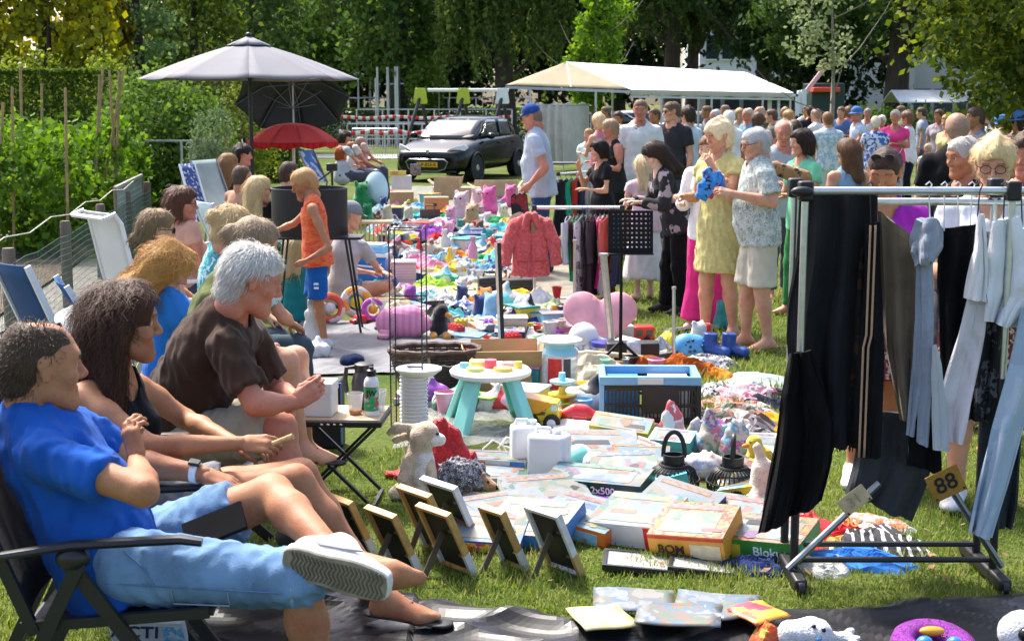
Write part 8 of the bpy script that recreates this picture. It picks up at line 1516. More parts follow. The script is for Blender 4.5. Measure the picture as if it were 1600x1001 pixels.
def small(kind,cn,px,py,lab):
 c=PAL[cn]; p=G(px,py); s=gr.uniform(.8,1.5)*(1.25 if py<440 else 1); rz=gr.uniform(-180,180); k2=gr.choice(list(PAL.values()))
 kw=dict(label=lab,cat=kind.split()[-1],group='small second-hand things on the groundsheets')
 if kind=='cup':return MB().lathe([(.028*s,0),(.042*s,.1*s),(.047*s,.1*s),(.04*s,.104*s),(.024*s,.006)],14).obj('cup',plastic(c),loc=p,**kw)
 if kind=='bowl':return MB().lathe([(.04*s,0),(.1*s,.06*s),(.105*s,.064*s),(.095*s,.064*s),(.036*s,.008)],18).obj('bowl',plastic(c),loc=p,**kw)
 if kind=='book':return MB().box((0,0,.014*s),(.2*s,.27*s,.028*s)).use(1).box((.004,0,.014*s),(.198*s,.264*s,.022*s)).obj('book',[cover([c,mul(c,.6),(.5,.5,.48),k2],9,.3,2,int(px),kind='noise'),mat((.6,.58,.52))],loc=p,rot=(R(gr.uniform(0,14)),0,R(rz)),**kw)
 if kind=='garment':return heap('garment',lab,'garment',p,.19*s,.16*s,.1*s,cloth(c)if gr.random()<.6 else flor(int(px),c,mul(c,.5),(.5,.48,.46),c),px*.37,11,3.4,rz,group=kw['group'],rough=.6)
 if kind=='bag':return bagc(lab,px,py,[Cone((-.06*s,0,.05*s),(.06*s,0,.06*s),.08*s,.07*s,(0,0,1),.8,.05),Cone((0,0,.08*s),(.03*s,0,.17*s),.05*s,.014*s,k=.05)],cover([c,mul(c,1.2),k2,(.5,.5,.5),c],9,.35,.6,int(px),.2,kind='noise'),.021,.007,24)
 if kind=='bottle':return MB().lathe([(.028*s,0),(.032*s,.01),(.032*s,.12*s),(.014*s,.15*s),(.014*s,.17*s),(.018*s,.17*s),(.018*s,.19*s),(0,.19*s)],14).obj('bottle',plastic(c),loc=p,**kw)
 if kind=='toy car':
  t=T('toy_car',lab,'toy car',p,R(rz),kw['group']); MB().prism([(-.09,.02),(.09,.02),(.088,.05),(.05,.055),(.03,.085),(-.04,.085),(-.06,.055),(-.09,.05)],-.04,.04).obj('body',plastic(c),t,bevel=.008)
  for x in(-.055,.055):
   for s_ in(-1,1):MB().lathe([(0,-.01),(.022,-.01),(.022,.01),(0,.01)],12,(x,s_*.04,.022),ax='y').obj('wheel',blk,t)
  return t
 if kind=='plush toy':
  r=.06*s; return plush(lab,px,py,[Cone((0,0,r*.8),(0,0,r*1.5),r,r*.8,k=.04),Cone((0,-.01,r*2.2),(.01,-.01,r*2.3),r*.72,r*.7,k=.02),Cone((-r*.5,0,r*2.7),(-r*.6,0,r*3),r*.25,r*.2,k=.02),Cone((r*.5,0,r*2.7),(r*.6,0,r*3),r*.25,r*.2,k=.02),Cone((-r*.5,-.02,r*.4),(-r*.9,-r*1.2,r*.35),r*.35,r*.3,k=.02),Cone((r*.5,-.02,r*.4),(r*.9,-r*1.2,r*.35),r*.35,r*.3,k=.02)],fur(c),.018,rz=rz*.3)
 if kind=='building block':
  mb=MB().box((0,0,.03*s),(.13*s,.065*s,.06*s))
  for x in(-.045,-.015,.015,.045):
   for y in(-.015,.015):mb.lathe([(.01*s,.058*s),(.01*s,.07*s),(0,.07*s)],8,(x*s,y*s,0))
  return mb.obj('building_block',plastic(c),loc=p,rot=(0,0,R(rz)),**kw)
 if kind=='tub':
  t=T('plastic_tub',lab,'tub',p,R(rz),kw['group']); MB().box((0,0,.06*s),(.2*s,.15*s,.12*s),taper=1.08).obj('body',plastic(c),t,bevel=.01); MB().box((0,0,.125*s),(.23*s,.175*s,.014)).obj('lid',plastic(mul(k2,1)),t,bevel=.004); return t
 if kind=='box':return gbox(lab,px,py,.22*s,.16*s,.05*s,rz,cover([c,mul(c,1.3),k2,(.5,.5,.5)],16,.3,2,int(py),kind='noise'),mat(mul(c,.8),.4),tilt=gr.choice((0,6,14)))
zones=[((560,800),(300,345),44,('garment','box','bag','garment','tub','plush toy')),((590,810),(345,402),90,('garment','bag','garment','box','tub','garment','bowl','book','plush toy','garment')),((610,800),(400,437),84,('garment','cup','garment','toy car','bag','box','garment','bottle','garment','garment')),((595,830),(437,505),96,('garment','book','toy car','garment','bag','building block','bowl','box','garment','plush toy')),((760,960),(480,535),54,('garment','book','toy car','cup','tub','building block','box')),((540,820),(505,545),18,('toy car','building block','book')),((880,1060),(525,600),16,('book','box','cup','garment','tub')),((1040,1130),(500,560),8,('garment','book','plush toy')),((650,930),(578,655),18,('bag','bowl','cup','book','tub')),((880,1190),(700,800),14,('box','book','box'))]
for(xr,yr,n,kinds)in zones:
 for i in range(n):
  px,py=gr.uniform(*xr),gr.uniform(*yr)
  if 610<px<690 and 500<py<545:continue
  for tr in range(30):
   k=gr.choice(kinds); c=gr.choice(PW); l=min(LM,key=lambda m:(m[0]-px)**2+(m[1]-py)**2); dx,dy=px-l[0],py-l[1]
   rel=('right of' if dx>0 else 'left of')if abs(dx)>abs(dy)*1.2 else('in front of' if dy>0 else 'behind'); lab=f'small {c} {k} {rel} {l[2]}'
   if lab not in used:break
  else:continue
  used.add(lab); small(k,c,px,py,lab)
# chairs of the sellers
def folding_chair(label,x,y,rz,m=None,fab=None,back=1.05,arm=True,w=.54,seat=.42,group='folding chairs along the fence'):
 """local +x is forward"""
 t=T('folding_chair',label,'chair',(x,y,0),R(rz),group); m=m or plastic((.015,.015,.017),.4); fab=fab or cloth((.03,.03,.035))
 sl=lambda v:Vector((-.24-.24*v,0,seat+.02+(back-seat)*v))
 MB().grid(lambda u,v:sl(v)+Vector((.03*math.sin(u*3.14)*-1,(u-.5)*w*.9,0)),7,8).obj('backrest',fab,t,solid=.006)
 MB().grid(lambda u,v:(-.24+.48*v,(u-.5)*w*.9,seat+.03*v-.03*math.sin(v*3.14)*math.sin(u*3.14)),7,8).obj('seat',fab,t,solid=.006)
 for s_ in(-1,1):
  yy=s_*w/2
  MB().bar((-.26,yy*.94,seat),(.27,yy*.94,seat+.03),.022,.03).obj('seat_rail',m,t); MB().bar((-.22,yy*.96,seat-.02),tuple(sl(1.0)+Vector((0,yy*.96,0))),.022,.034,(1,0,0)).obj('back_rail',m,t)
  MB().bar((-.12,yy,.62 if arm else seat),(.3,yy,.01),.024,.04,(1,0,0)).obj('leg',m,t); MB().bar((-.08,yy*1.05,.62 if arm else seat),(-.38,yy*1.05,.01),.024,.04,(1,0,0)).obj('leg',m,t)
  if arm:
   MB().tube([(-.42,yy*1.02,.62),(-.1,yy*1.03,.665),(.2,yy*1.03,.675),(.26,yy*1.03,.665)],[.018,.024,.024,.02],8,flat=.6).obj('armrest',m,t); MB().ball((-.1,yy*1.03,.625),(.05,.03,.035)).obj('hinge',m,t)
 MB().bar((.27,-w*.47,seat+.03),(.27,w*.47,seat+.03),.022,.022).obj('front_bar',m,t); MB().bar((-.37,-w*.5,.04),(-.37,w*.5,.04),.02,.02).obj('rear_bar',m,t)
 return t
p=At(165,872,4.12); folding_chair('black folding armchair of the man in blue polo',p.x+.07,4.13,4,group=None)
p=At(150,800,4.8); folding_chair('black folding armchair of the woman in black top',p.x+.1,4.84,4,fab=mat((.3,.27,.22),.9,.1))
p=At(262,672,5.65); folding_chair('folding chair beneath the man in brown t-shirt',p.x+.1,5.66,10,arm=False,back=1.04,fab=cloth((.6,.6,.6)))
p=At(300,500,6.5); folding_chair('folding chair beneath the woman in olive top',p.x+.06,6.5,20,arm=False,back=.8)
p=At(262,470,7.1); folding_chair('navy folding chair with white frame beneath the curly girl',p.x+.02,7.1,22,plastic((.7,.7,.72)),cloth((.015,.05,.16)),arm=False,back=.7)
p=At(338,430,7.7); folding_chair('folding chair beneath the woman in turquoise',p.x,7.72,26,arm=False,back=.7)
p=At(228,430,8.3); folding_chair('low blue folding chair beneath the woman with sunglasses',p.x,8.3,24,plastic((.7,.7,.72)),cloth((.02,.09,.25)),back=.85)
p=At(285,390,9.9); folding_chair('folding chair beneath the woman in salmon',p.x,9.9,18,plastic((.6,.6,.62)),cloth((.03,.06,.14)),back=.85)
p=At(408,350,12.6); folding_chair('blue and white folding chair beneath the blonde in black',p.x-.05,12.62,30,plastic((.7,.7,.72)),cover([(.02,.2,.5),(.5,.66,.72),(.55,.7,.75)],3,.8,.5,2),back=1.0)
p=At(135,430,7.9); folding_chair('empty navy folding chair with white frame by the fence',p.x,8.0,45,plastic((.72,.72,.74)),mat((.015,.06,.17),.8,.1),arm=False,back=1.0,w=.42)
def recliner():
 p=At(205,430,9.4); t=T('sling_recliner','tall white sling recliner chair by the fence','chair',(p.x+.12,9.4,0),R(42)); t.scale=(.9,.9,.93); m=plastic((.74,.74,.76),.4); w=.5
 pr=[(-.46,1.24),(-.38,1.27),(-.33,1.2),(-.25,.85),(-.16,.5),(-.1,.38),(.1,.36),(.4,.38)]
 for s_ in(-1,1):MB().tube([(x,s_*w/2,z)for x,z in pr],.016,8).obj('side_rail',m,t); MB().tube([(-.05,s_*w/2,.4),(-.3,s_*w/2,0)],.014,8).obj('leg',m,t); MB().tube([(-.1,s_*w/2,.4),(.3,s_*w/2,0)],.014,8).obj('leg',m,t)
 MB().tube([(-.46,-w/2,1.24),(-.46,w/2,1.24)],.016,8).obj('top_rail',m,t)
 MB().grid(lambda u,v:(lambda k,f:(pr[k][0]*(1-f)+pr[k+1][0]*f+.015*math.sin(u*3.14)*-1,(u-.5)*w*.94,pr[k][1]*(1-f)+pr[k+1][1]*f))(min(int(1+v*5.999),6),(1+v*5.999)-min(int(1+v*5.999),6)),7,30).obj('sling',mat((.62,.62,.6),.8,.06,4),t,solid=.006)
recliner()
def lean_panel(label,px0,py0,px1,py1,Y,w,m,name,cat,frame):
 a,b=At(px0,py0,Y),At(px1,py1,Y-.3); t=T(name,label,cat,(b.x,b.y,0)); o=t.location; d=a-b; n=Vector((.35,1,0)).normalized()*w
 MB().grid(lambda u,v:(b-o)+d*v+n*(u-.5)+Vector((0,0,-.03*math.sin(v*3.14))),6,14).obj('fabric',m,t,solid=.006)
 for s_ in(-.5,.5):MB().tube([(b-o)+n*s_,(b-o)+d+n*s_],.012,6).obj('tube',frame,t); q=(b-o)+n*s_; MB().tube([q,Vector((q.x-.1,q.y,0))],.012,6).obj('leg',frame,t)
lean_panel('folded navy lounger with white dots leaning at the fence end',292,256,318,345,13.6,.26,cover([(.015,.05,.2),(.015,.05,.2),(.015,.05,.2),(.4,.42,.45)],40,.8,.2,1),'folded_lounger','lounger',plastic((.7,.7,.72)))
lean_panel('grey green windbreak cloth behind the dotted lounger',318,250,345,325,15.0,.5,mat((.22,.27,.26),.85,.15,4),'windbreak','windbreak',plastic((.2,.2,.2)))
lean_panel('dark folded chair leaning by the long-haired woman',334,262,352,300,15.8,.4,mat((.03,.04,.05),.85),'folded_chair','chair',plastic((.5,.5,.5)))
lean_panel('blue patterned folded chair right of the red umbrella pole',478,235,500,285,18.5,.4,cover([(.05,.15,.4),(.4,.5,.6),(.05,.12,.3)],12,.8,.5,3),'folded_chair','chair',mat((.3,.17,.08),.7))
t=T('camera_tripod','small black tripod with a phone holder behind the boy','tripod',base_at(520,17)); MB().tube([(0,0,.45),(0,0,1.05)],.014,6).obj('column',blk,t); MB().box((0,0,1.1),(.13,.05,.09)).obj('head',blk,t,bevel=.01); MB().bar((0,0,1.06),(-.24,-.05,.88),.02,.02).obj('handle',blk,t)
for a in(80,200,320):MB().tube([(0,0,.5),(.3*math.cos(R(a)),.3*math.sin(R(a)),0)],.011,6).obj('leg',blk,t)
gbox('brown carton under the sellers near the dotted lounger',388,345,.3,.25,.35,10,mat((.4,.28,.18)),mat((.38,.26,.16)),tilt=0,name='cardboard_box')
bagc('teal beach towel bundle beside the child in black cap',440,478,[Cone((0,0,.15),(-.05,.1,.42),.2,.16,(0,1,0),.8,.06),Cone((.1,0,.08),(.18,0,.06),.12,.1,k=.05)],cloth((.05,.36,.42)),.018,.02,16,'beach_towel','towel')
bagc('pale blue towel hanging behind the teal bundle',432,455,[Cone((0,0,.3),(-.02,.05,.6),.14,.1,(0,1,0),.6,.06)],cloth((.3,.52,.6)),.018,.02,16,'beach_towel','towel')
bagc('white cloth bag standing by the left leg of the boy',490,545,[Cone((0,0,.1),(0,0,.25),.09,.06,(0,1,0),.6,.04),Cone((0,0,.25),(-.02,0,.42),.05,.015,k=.03)],mat((.55,.55,.55),.6,.1,6,.4,20),.011,.014,26)
bagc('navy cap lying on the pale groundsheet',548,572,[Cone((0,0,.04),(.02,0,.045),.08,.075,(0,0,1),.6,.03),Cone((.09,-.02,.02),(.13,-.03,.015),.05,.035,(0,0,1),.2,.02)],cloth((.01,.02,.06)),.01,.004,20,'navy_cap','cap')
t=T('black_cool_bag','square black bag with blue edge behind the white tissue box','bag',G(510,700)+Vector((0,.05,0))); MB().box((0,0,.19),(.185,.14,.38)).obj('body',mat((.012,.012,.014),.5,.2,10),t,bevel=.012); MB().tube([(-.09,-.072,.37),(.088,-.072,.37),(.088,-.072,.03)],.006,6).obj('piping',mat((.1,.2,.4),.5),t)
# little table with drinks
def table():
 c=G(538,765); t=T('folding_side_table','small folding table with pale top and crossed black legs','table',(c.x,6.62,0),R(-3)); h=.42; w,d=.46,.34; m=plastic((.014,.014,.015),.4)
 MB().box((0,0,h-.012),(w,d,.03)).obj('rim',m,t,bevel=.008); MB().box((0,0,h+.005),(w-.02,d-.02,.008)).obj('tabletop',mat((.5,.38,.24),.6,.1,4,stretch=(1,8,1)),t)
 for y in(-d*.44,d*.44):
  for s_ in(-1,1):MB().bar((s_*w*.43,y+.012*s_,h-.03),(-s_*w*.40,y+.012*s_,.01),.014,.022,(0,1,0)).obj('leg',m,t)
 for s_ in(-1,1):MB().bar((s_*w*.40,-d*.44,.014),(s_*w*.40,d*.44,.014),.016,.016).obj('foot_bar',m,t)
 for i in range(4):MB().ball((-.05+.03*i,-d/2-.001,h-.012),(.008,.003,.005),8,6).obj('rivet',steel,t)
 return Vector((c.x,6.62,h+.009))
TB=table()
t=T('tissue_box','white box standing on the little table','box',TB+Vector((-.11,-.03,0)),R(-6)); MB().box((0,0,.075),(.2,.14,.15)).obj('body',plastic((.66,.67,.68),.5),t,bevel=.006); MB().box((0,0,.135),(.206,.146,.05)).obj('lid',plastic((.7,.71,.72),.5),t,bevel=.006)
t=T('plastic_cup','empty clear plastic cup on the little table','cup',TB+Vector((.085,-.04,0))); MB().lathe([(.026,.002),(.038,.1),(.041,.1),(.039,.103),(.028,.006)],20).obj('wall',film((.75,.75,.75),.35,.1,.1),t); MB().lathe([(0,.003),(.028,.003),(.031,.022),(0,.022)],20).obj('drink',mat((.5,.2,.06),.2),t)
t=T('plastic_cup','clear cup with drink behind the white bottle','cup',TB+Vector((.19,.03,0))); MB().lathe([(.026,.002),(.036,.1),(.039,.1),(.037,.103),(.028,.006)],20).obj('wall',film((.75,.75,.75),.35,.1,.1),t)
t=T('drink_bottle','white aluminium bottle with green label and black cap','bottle',TB+Vector((.165,-.06,0))); MB().lathe([(.034,0),(.036,.005),(.036,.155),(.03,.175),(.02,.185),(.02,.19)],24).obj('body',plastic((.74,.75,.75),.3),t); MB().lathe([(.021,.188),(.023,.192),(.023,.215),(.012,.222),(.012,.232),(0,.234)],20).obj('cap',blk,t)
lb=MB().grid(lambda u,v:(.0368*math.cos(R(-160+140*u)),.0368*math.sin(R(-160+140*u)),.025+.115*v),14,2).obj('label_print',cover([(.02,.3,.1),(.03,.35,.12),(.02,.28,.1),(.5,.05,.05),(.4,.5,.45)],40,.4,1,2),t); text('JW',.04,blk,lb,(.003,-.038,.11),(R(90),0,0),sx=.9)
t=T('thermos_jug','dark grey thermos jug with handle behind the bottle','jug',TB+Vector((.115,.1,0))); MB().lathe([(.06,0),(.062,.02),(.062,.13),(.05,.17),(.042,.18)],24).obj('body',mat((.05,.05,.055),.35,.1),t); MB().lathe([(.043,.178),(.046,.185),(.046,.215),(.03,.222),(0,.222)],24).obj('lid',blk,t); MB().tube([(-.045,0,.2),(-.085,0,.195),(-.092,0,.14),(-.085,0,.08),(-.06,0,.06)],.011,8).obj('handle',blk,t)
# black plastic sheeting in front
TR=[(.035,1.1,5.2,.3,3),(.03,-1.6,4.4,1.7,3),(.022,2.9,7.5,2.2,2),(.02,-3.4,6.1,.9,3),(.016,5.2,3.1,3.3,2),(.014,-6.3,8.8,4.1,2),(.01,8.5,10.2,5.2,2)]
def tarp():
 m,nt,N,b,L=_newmat('black_foil'); b.inputs['Base Color'].default_value=(.012,.012,.014,1); b.inputs['Roughness'].default_value=.36; b.inputs['Specular IOR Level'].default_value=.35
 tc=N.new('ShaderNodeTexCoord'); mp=N.new('ShaderNodeMapping'); mp.inputs['Scale'].default_value=(1,1.5,1); n1=N.new('ShaderNodeTexNoise'); n1.noise_type='RIDGED_MULTIFRACTAL'; n1.inputs['Scale'].default_value=6; n1.inputs['Detail'].default_value=2
 L.new(tc.outputs['Object'],mp.inputs[0]); L.new(mp.outputs[0],n1.inputs['Vector']); bp=N.new('ShaderNodeBump'); bp.inputs['Strength'].default_value=.3; bp.inputs['Distance'].default_value=.008; L.new(n1.outputs[0],bp.inputs['Height']); L.new(bp.outputs[0],b.inputs['Normal'])
 def f(u,v):
  x=-1.4+4.5*u; far=5.06-.10*math.sin(x*2.1+.6)-.05*math.sin(x*6)+(.14 if x<-.35 else 0)*(1-abs(x+.6)); y=3.3+(far-3.3)*v
  z=.018+.012*(1+sn(x*.7,y*2.2,1))+sum(a_*(1-abs(math.sin(x*kx+y*ky+p_+.7*math.sin(x*2.3+p_))))**q_*(.5+.5*math.sin(x*1.9+y*1.3+p_*2))for a_,kx,ky,p_,q_ in TR); e=max(0,(v-.9)/.1)
  if e:z+=.05*math.exp(-((v-.95)/.03)**2)*(.6+.4*sn(x*1.6,0,4))
  return(x,y,z if v<.995 else .012)
 MB().grid(f,180,84).obj('plastic_sheeting',m,sharp=0,label='wrinkled shiny black plastic sheeting along the bottom of the picture',cat='sheeting')
tarp()
mag=lambda s:ink([(.24,.28,.32),(.32,.34,.36),(.14,.22,.3),(.3,.2,.14),(.18,.24,.18),(.34,.32,.3)],16,.35,2.5,s,kind='noise')
for i,(px,py,w,d,rz,lab,m)in enumerate(((990,968,.3,.22,-4,'pale printed picture book at the top of the tarp',mag(1)),(940,998,.2,.2,18,'yellow printed booklet at the bottom edge',cover([(.55,.46,.18),(.58,.5,.26),(.5,.42,.16)],14,.35,2,2,kind='noise')),(1120,975,.3,.16,-12,'light blue comic sheet on the tarp',mag(3)),(1060,998,.3,.2,-10,'picture sheet overlapping the comic at the bottom',mag(5)),(1150,992,.2,.14,20,'grey printed sheet next to the plush toy',mag(6)),(1185,1000,.16,.16,30,'red and orange picture book at the bottom edge',cover([(.5,.05,.08),(.6,.35,.05),(.55,.12,.05)],14,.35,2,3,kind='noise')))):
 a=R(rz); p=G(px,py); MB().grid(lambda u,v:((u-.5)*w,(v-.5)*d,.004*math.sin(u*5+i)+.003*math.sin(v*7)),8,8).obj('picture_book',m,loc=p+Vector((0,0,.075+.006*i)),rot=(R(2),0,a),solid=.006,label=lab,cat='book')
t=T('shopping_bag','white printed paper bag on the tarp beneath the chair','bag',At(238,1005,4.6)*1); t.location.z=.06; t.rotation_euler=(R(25),0,R(-4)); pb=MB().box((0,0,.06),(.26,.03,.16)).obj('body',mat((.5,.54,.56),.6,.1),t,bevel=.006); text('ACTI',.075,mat((.02,.03,.1),.5),pb,(-.045,-.0165,.09),(R(90),0,0),shear=.2); MB().box((.09,-.0155,.06),(.07,.003,.12)).obj('printed_panel',cover([(.1,.35,.6),(.5,.6,.65),(.2,.45,.65)],40,.5,1,2),pb)
def bunny(label,px,py,c,extra,rz=0,sc=1):return plush(label,px,py,[Cone((-.07,0,.07),(.02,0,.075),.07,.075,k=.04),Cone((.03,-.02,.08),(.05,-.03,.085),.075,.07,k=.03),Cone((.1,.0,.05),(.19,-.02,.06),.035,.03,k=.03),Cone((.17,-.02,.06),(.22,.02,.08),.022,.018,k=.01),Cone((.17,-.02,.06),(.235,-.03,.06),.022,.018,k=.01),Cone((.17,-.02,.06),(.22,-.07,.05),.022,.018,k=.01)],c,.009,eyes=extra,rz=rz,sc=sc,z=.04)
bunny('white plush toy with big hands lying on the black tarp',1258,1030,fur((.66,.66,.68)),((.02,-.075,.14,.011),(.065,-.085,.125,.011),(.04,-.1,.085,.014,plastic((.1,.3,.55)),'nose')),sc=.72)
gcloth('orange and yellow cloth under the white plush on the tarp',1208,1024,.09,.07,.06,cover([(.55,.1,.03),(.6,.4,.06)],16,.8),2.2,z=.05)
t=T('sequin_ring','purple sequinned ring toy on the black tarp','toy',G(1457,1034)+Vector((0,0,.04)),rot=(R(8),0,0)); MB().torus((0,0,.02),.1,.045,32,10).obj('ring',mat((.25,.02,.3),.25,.6,120,.9,200),t); MB().ball((.0,.03,.06),(.045,.02,.016)).obj('orange_piece',plastic((.7,.32,.02)),t); MB().ball((-.05,-.06,.06),.03).obj('blue_piece',plastic((.03,.2,.55)),t); MB().ball((.05,-.06,.06),.028).obj('blue_piece',plastic((.03,.2,.55)),t)
plush('white plush eyeball toy at the lower right corner',1592,1036,[Cone((0,0,.07),(0,0,.071),.075,k=.02)],fur((.68,.68,.7)),eyes=((-.01,-.07,.09,.025),),z=.04)
# front clothes rack
def front_rack():
 YN,YF=5.32,5.72; x0,x1=At(1256,300,5.45).x,At(1578,300,5.45).x; h=1.555; t=T('clothes_rack','big clothes rack with grey double rails and black feet in front','clothes rack',(x0,(YN+YF)/2,0)); o=t.location; gy=metalm((.6,.62,.62),.38); bk=plastic((.013,.013,.014),.45)
 P=lambda x,y,z:Vector((x,y,z))-o
 for x in(x0,x1):
  for y,(ha)in((YN+.1,.8),(YF-.1,.76)):
   MB().tube([P(x,y,.06),P(x,y,ha)],.017,10).obj('lower_upright',bk,t); MB().tube([P(x,y,ha),P(x,y,h-.04)],.0145,10).obj('upright',gy,t); MB().box(P(x,y,h),(.055,.055,.075)).obj('corner_joint',bk,t,bevel=.008); MB().tube([P(x,y,ha-.03),P(x,y,ha+.03)],.021,10).obj('clamp',bk,t)
  MB().bar(P(x,YN-.06,.045),P(x,YF+.06,.045),.05,.05).obj('foot',bk,t,bevel=.01)
  for y in(YN-.05,YF+.05):MB().lathe([(0,-.012),(.03,-.012),(.032,0),(.03,.012),(0,.012)],16,P(x,y,.032),ax='x').obj('castor',bk,t)
 for y,z,r,xa in((YN+.1,h,.0165,x0),(YF-.1,h-.055,.0155,x0+.2)):MB().tube([P(xa,y,z),P(x1+.12,y,z)],r,10).obj('top_rail',gy,t)
 for y,z in((YN+.1,.1),(YF-.1,.1)):MB().tube([P(x0,y,z),P(x1,y,z)],.0125,8).obj('low_bar',bk,t)
 a,b=P(x0-.03,YN+.06,.075),P(At(1372,752,5.4).x,YN+.06,At(1372,752,5.4).z); MB().tube([a,b],.0145,8).obj('brace',metalm((.3,.31,.32),.4),t)
 a,b=P(x1+.02,YN+.06,.085),P(At(1478,752,5.4).x,YN+.06,At(1478,752,5.4).z); MB().tube([a,b],.0145,8).obj('brace',metalm((.22,.23,.24),.4),t)
 for s_,nm in((-1,0),):MB().ball(P(x0-.02,YN+.06,h),(.045,.02,.02)).obj('end_knob',bk,t)
 return x0,x1,YN,YF,h
RX0,RX1,RYN,RYF,RHH=front_rack()
def tag(label,px,py,w,h,rot,c,txt,tc_):
 t=T('number_tag',label,'tag',At(px,py,RYN+.03),rot=(R(90-8),0,0)); t.rotation_euler=(R(90),R(0),R(0)); t.rotation_euler=Euler((R(90),0,0)); p=MB().box((0,0,0),(w,h,.006)).obj('plate',mat(c,.6,.18,25),t,rot=(0,0,R(rot)),bevel=.002)
 text(txt,h*.82,mat(tc_,.7,.1),p,(0,0,.0045),(0,0,0))
 for x in(-w*.42,w*.42):MB().ball((x,-h*.4,.004),.005,8,6).obj('screw',blk,p)
tag('ochre tag with the number eighty-eight on the right brace',1478,755,.135,.11,26,(.3,.16,.015),'88',(.01,.01,.01)); tag('pale cream tag tied to the left brace of front rack',1335,781,.12,.075,38,(.5,.4,.22),'31',(.34,.28,.18))
def drape(label,Y,Lp,Rp,m,nf=3,amp=.02,th=.012,hook=None,extra=None,name='hanging_garment',nu=26,nv=40,hm=None,seed=0,hemw=.0):
 """cloth hanging between a left and a right edge (pixel lines on the rack's plane), with folds and thickness"""
 o=At(*Lp[0],Y); o=Vector((o.x,Y,0)); t=T(name,label,'garment',o,group=None)
 def edge(P,v):
  n=len(P)-1; k=min(int(v*n),n-1); f=v*n-k; return P[k][0]*(1-f)+P[k+1][0]*f,P[k][1]*(1-f)+P[k+1][1]*f
 def f(u,v):
  a,b=edge(Lp,v),edge(Rp,v); p=At(a[0]+(b[0]-a[0])*u,a[1]+(b[1]-a[1])*u,Y)-o
  w=amp*(.35+.65*v**.5)*(math.sin(u*nf*6.28+seed+.8*math.sin(v*3+seed))+.45*math.sin(u*nf*14+seed*2+v*4)*v+.3*math.sin(v*17+u*5+seed)*.4)
  return(p.x+w*.25,p.y+w,p.z+hemw*math.sin(u*40)*(v>.97))
 mb=MB().grid(f,nu,nv); oo=mb.obj('cloth',m,t,sharp=0,solid=th)
 for v_ in(.965,.05):MB().tube([Vector(f(u_/20,v_))-Vector((0,th*.5+.001,0))for u_ in range(1,20)],.0016,4).obj('hem',m,t)
 MB().tube([Vector(f(.5,v_/24))-Vector((0,th*.5+.001,0))for v_ in range(1,24)],.0017,4).obj('seam',m,t)
 if hook:
  for hx in hook:
   a=At(hx,293,Y)-o; b=At(hx+random.uniform(-4,4),edge(Lp,0)[1]+3,Y)-o; MB().tube([b,a-Vector((0,0,.015)),a+Vector((.01,0,.012)),a+Vector((0,0,.022)),a+Vector((-.014,0,.01))],.0028,5).obj('hook',hm or blk,t)
 return t,oo,o
dk=lambda c:mat(c,.9,.22,6,.25,160,sheen=.02,spec=.12,wrinkle=.7)
drape('charcoal wool cape hanging at the left end of front rack',5.5,[(1252,293),(1246,400),(1230,480),(1228,530),(1240,640),(1252,690)],[(1370,293),(1368,400),(1362,500),(1352,600),(1345,680),(1342,702)],dk((.017,.017,.019)),2.6,.045,.014)
t,oo,o=drape('black fringed shawl inside the charcoal cape',5.56,[(1262,300),(1262,420),(1265,560),(1272,688)],[(1345,300),(1345,420),(1342,560),(1340,695)],dk((.005,.005,.006)),1.3,.02)
mb=MB()
for i in range(34):
 x=1274+i*2; a=At(x,686,5.56)-o; mb.tube([a,a+Vector((.004*math.sin(i),.0,-.02)),a+Vector((.006*math.sin(i*2),.004,-.045-.01*math.sin(i*3)))],.0022,4)
mb.obj('fringe',dk((.012,.012,.012)),t,kind='stuff')
drape('black dress knotted round the left upright and hanging low',5.3,[(1236,552),(1222,620),(1210,700),(1195,780),(1184,838)],[(1266,548),(1285,600),(1302,660),(1300,720),(1284,782)],dk((.003,.003,.0035)),2,.03,.014,seed=2)
drape('dark brown animal print top between cape and striped trousers',5.53,[(1326,300),(1326,420),(1324,560),(1326,690)],[(1352,300),(1352,420),(1352,560),(1350,692)],cover([(.012,.008,.007),(.06,.025,.012),(.01,.007,.006),(.015,.01,.008)],16,.9,1.5,3,.2,stretch=(.5,1,2.2)),1,.015)
t,oo,o=drape('black track trousers with tan side stripes on the front rack',5.44,[(1352,352),(1352,400),(1349,560),(1343,715)],[(1374,346),(1376,420),(1380,560),(1374,715)],dk((.008,.008,.009)),1,.014,hook=(1360,),seed=1)
for k,xx in enumerate((1351.5,1359.5)):MB().grid(lambda u,v:At(xx+u*3.2+(8*(1-v)-5 if v>.5 else 8-8*v-1)-6*v,352+362*v,5.405)-o,3,20).obj('side_stripe',mat((.42,.26,.16),.8),t,solid=.004)
drape('taupe brown blanket folded over the front rack',5.5,[(1374,330),(1378,420),(1384,540),(1396,600),(1410,655)],[(1432,374),(1431,425),(1432,520),(1428,600),(1422,655)],mat((.13,.095,.062),.95,.15,8,.25,160,sheen=.1,wrinkle=.6),1.5,.022,.018)
drape('slate grey trousers hanging lowest beneath the blanket',5.58,[(1345,640),(1340,690),(1334,730),(1322,772)],[(1470,650),(1462,700),(1448,760),(1424,815)],dk((.05,.055,.06)),2,.025,seed=3)
drape('black trousers behind the pale blue sweatshirt',5.52,[(1415,560),(1418,620),(1420,680),(1418,725)],[(1475,560),(1474,620),(1470,690),(1470,742)],dk((.007,.007,.008)),1,.02,seed=4)
sw=mat((.25,.29,.36),.95,.12,8,.5,50,sheen=.3)
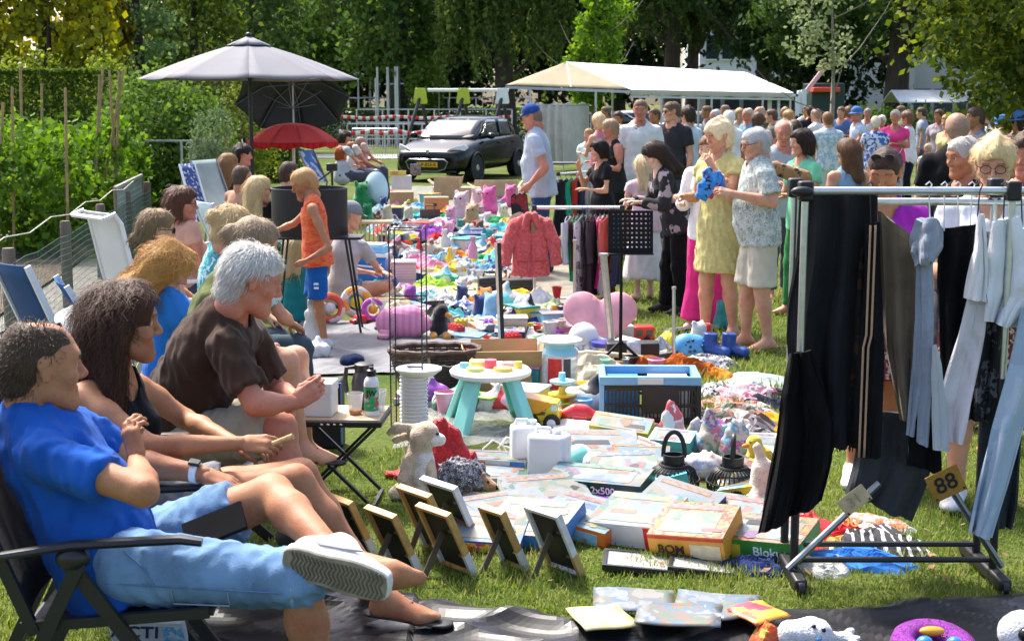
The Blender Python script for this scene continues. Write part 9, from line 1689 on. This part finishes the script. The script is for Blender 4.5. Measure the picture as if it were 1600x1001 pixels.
t,oo,o=drape('pale blue-grey sweatshirt bundled on its hanger',5.42,[(1436,345),(1426,375),(1424,395),(1434,412)],[(1462,342),(1472,356),(1470,385),(1456,408)],sw,1.2,.035,.03,hook=(1452,),hm=plastic((.7,.7,.7)))
drape('pale grey-blue sleeve strip hanging under the sweatshirt, left',5.46,[(1432,405),(1430,500),(1424,600),(1418,680)],[(1445,405),(1443,500),(1440,600),(1426,682)],sw,.6,.012,seed=1)
drape('pale grey-blue sleeve strip hanging under the sweatshirt, middle',5.43,[(1440,405),(1441,500),(1438,600),(1433,692)],[(1456,405),(1457,500),(1456,600),(1449,697)],sw,.6,.012,seed=2)
drape('pale grey pointed cloth with a hem beside the sleeve strips',5.40,[(1459,540),(1456,580),(1457,640),(1459,702)],[(1461,538),(1470,570),(1478,640),(1482,704)],mat((.42,.46,.48),.9,.08,8,.3,40),.6,.01,seed=3)
drape('black velvet trousers on clip hanger in front rack',5.46,[(1468,358),(1466,440),(1468,520),(1472,600)],[(1528,350),(1526,440),(1522,520),(1508,600)],dk((.005,.005,.006)),2,.02,hook=(1476,1497,1519),hm=plastic((.6,.6,.6)))
drape('white blouse with a pink tinge and long hanging sleeve',5.38,[(1530,335),(1524,380),(1515,425),(1506,466)],[(1536,335),(1540,380),(1542,425),(1541,472)],mat((.74,.72,.73),.9,.06,6,.25,160,wrinkle=.6),1.2,.02,hook=(1531,),seed=2)
drape('pale pinkish long blouse under the white sleeve',5.41,[(1512,462),(1498,520),(1480,580),(1464,640),(1480,690)],[(1544,466),(1538,520),(1526,580),(1514,640),(1502,692)],mat((.62,.58,.6),.9,.06,6,.25,160,wrinkle=.7),.8,.022,seed=5)
drape('black dress with grey flower print on front rack',5.47,[(1530,360),(1522,460),(1516,560),(1512,655)],[(1572,365),(1572,460),(1566,560),(1556,660)],cover([(.006,.006,.007),(.008,.008,.009),(.007,.007,.008),(.12,.12,.13)],30,.9,2,5,.2),2,.02)
drape('white shirt with rolled collar at the right of the rack',5.42,[(1552,345),(1545,400),(1542,450),(1540,500)],[(1592,338),(1604,400),(1606,470),(1578,512)],mat((.72,.73,.75),.9,.06,6,.25,160,wrinkle=.6),1.5,.03,.016,hook=(1570,),seed=4)
drape('pale blue shirt at the right picture edge on the rack',5.46,[(1582,360),(1584,420),(1580,470),(1575,510)],[(1640,350),(1650,420),(1650,470),(1640,520)],mat((.5,.56,.66),.9,.08,6,.25,160,wrinkle=.6),1.5,.03,hook=(1596,),seed=5)
drape('dark slate trousers behind the pale jeans',5.5,[(1532,650),(1532,720),(1534,780),(1540,822)],[(1600,640),(1592,720),(1588,780),(1580,826)],dk((.03,.036,.042)),1.5,.02,seed=6)
drape('pale blue jeans hanging at the right edge of front rack',5.36,[(1598,480),(1575,580),(1548,680),(1530,760),(1515,832)],[(1650,480),(1640,560),(1602,660),(1575,760),(1549,842)],cover([(.3,.4,.5),(.36,.46,.56),(.42,.5,.58)],8,.85,1.5,4,.3,kind='noise'),1.2,.025,seed=7)
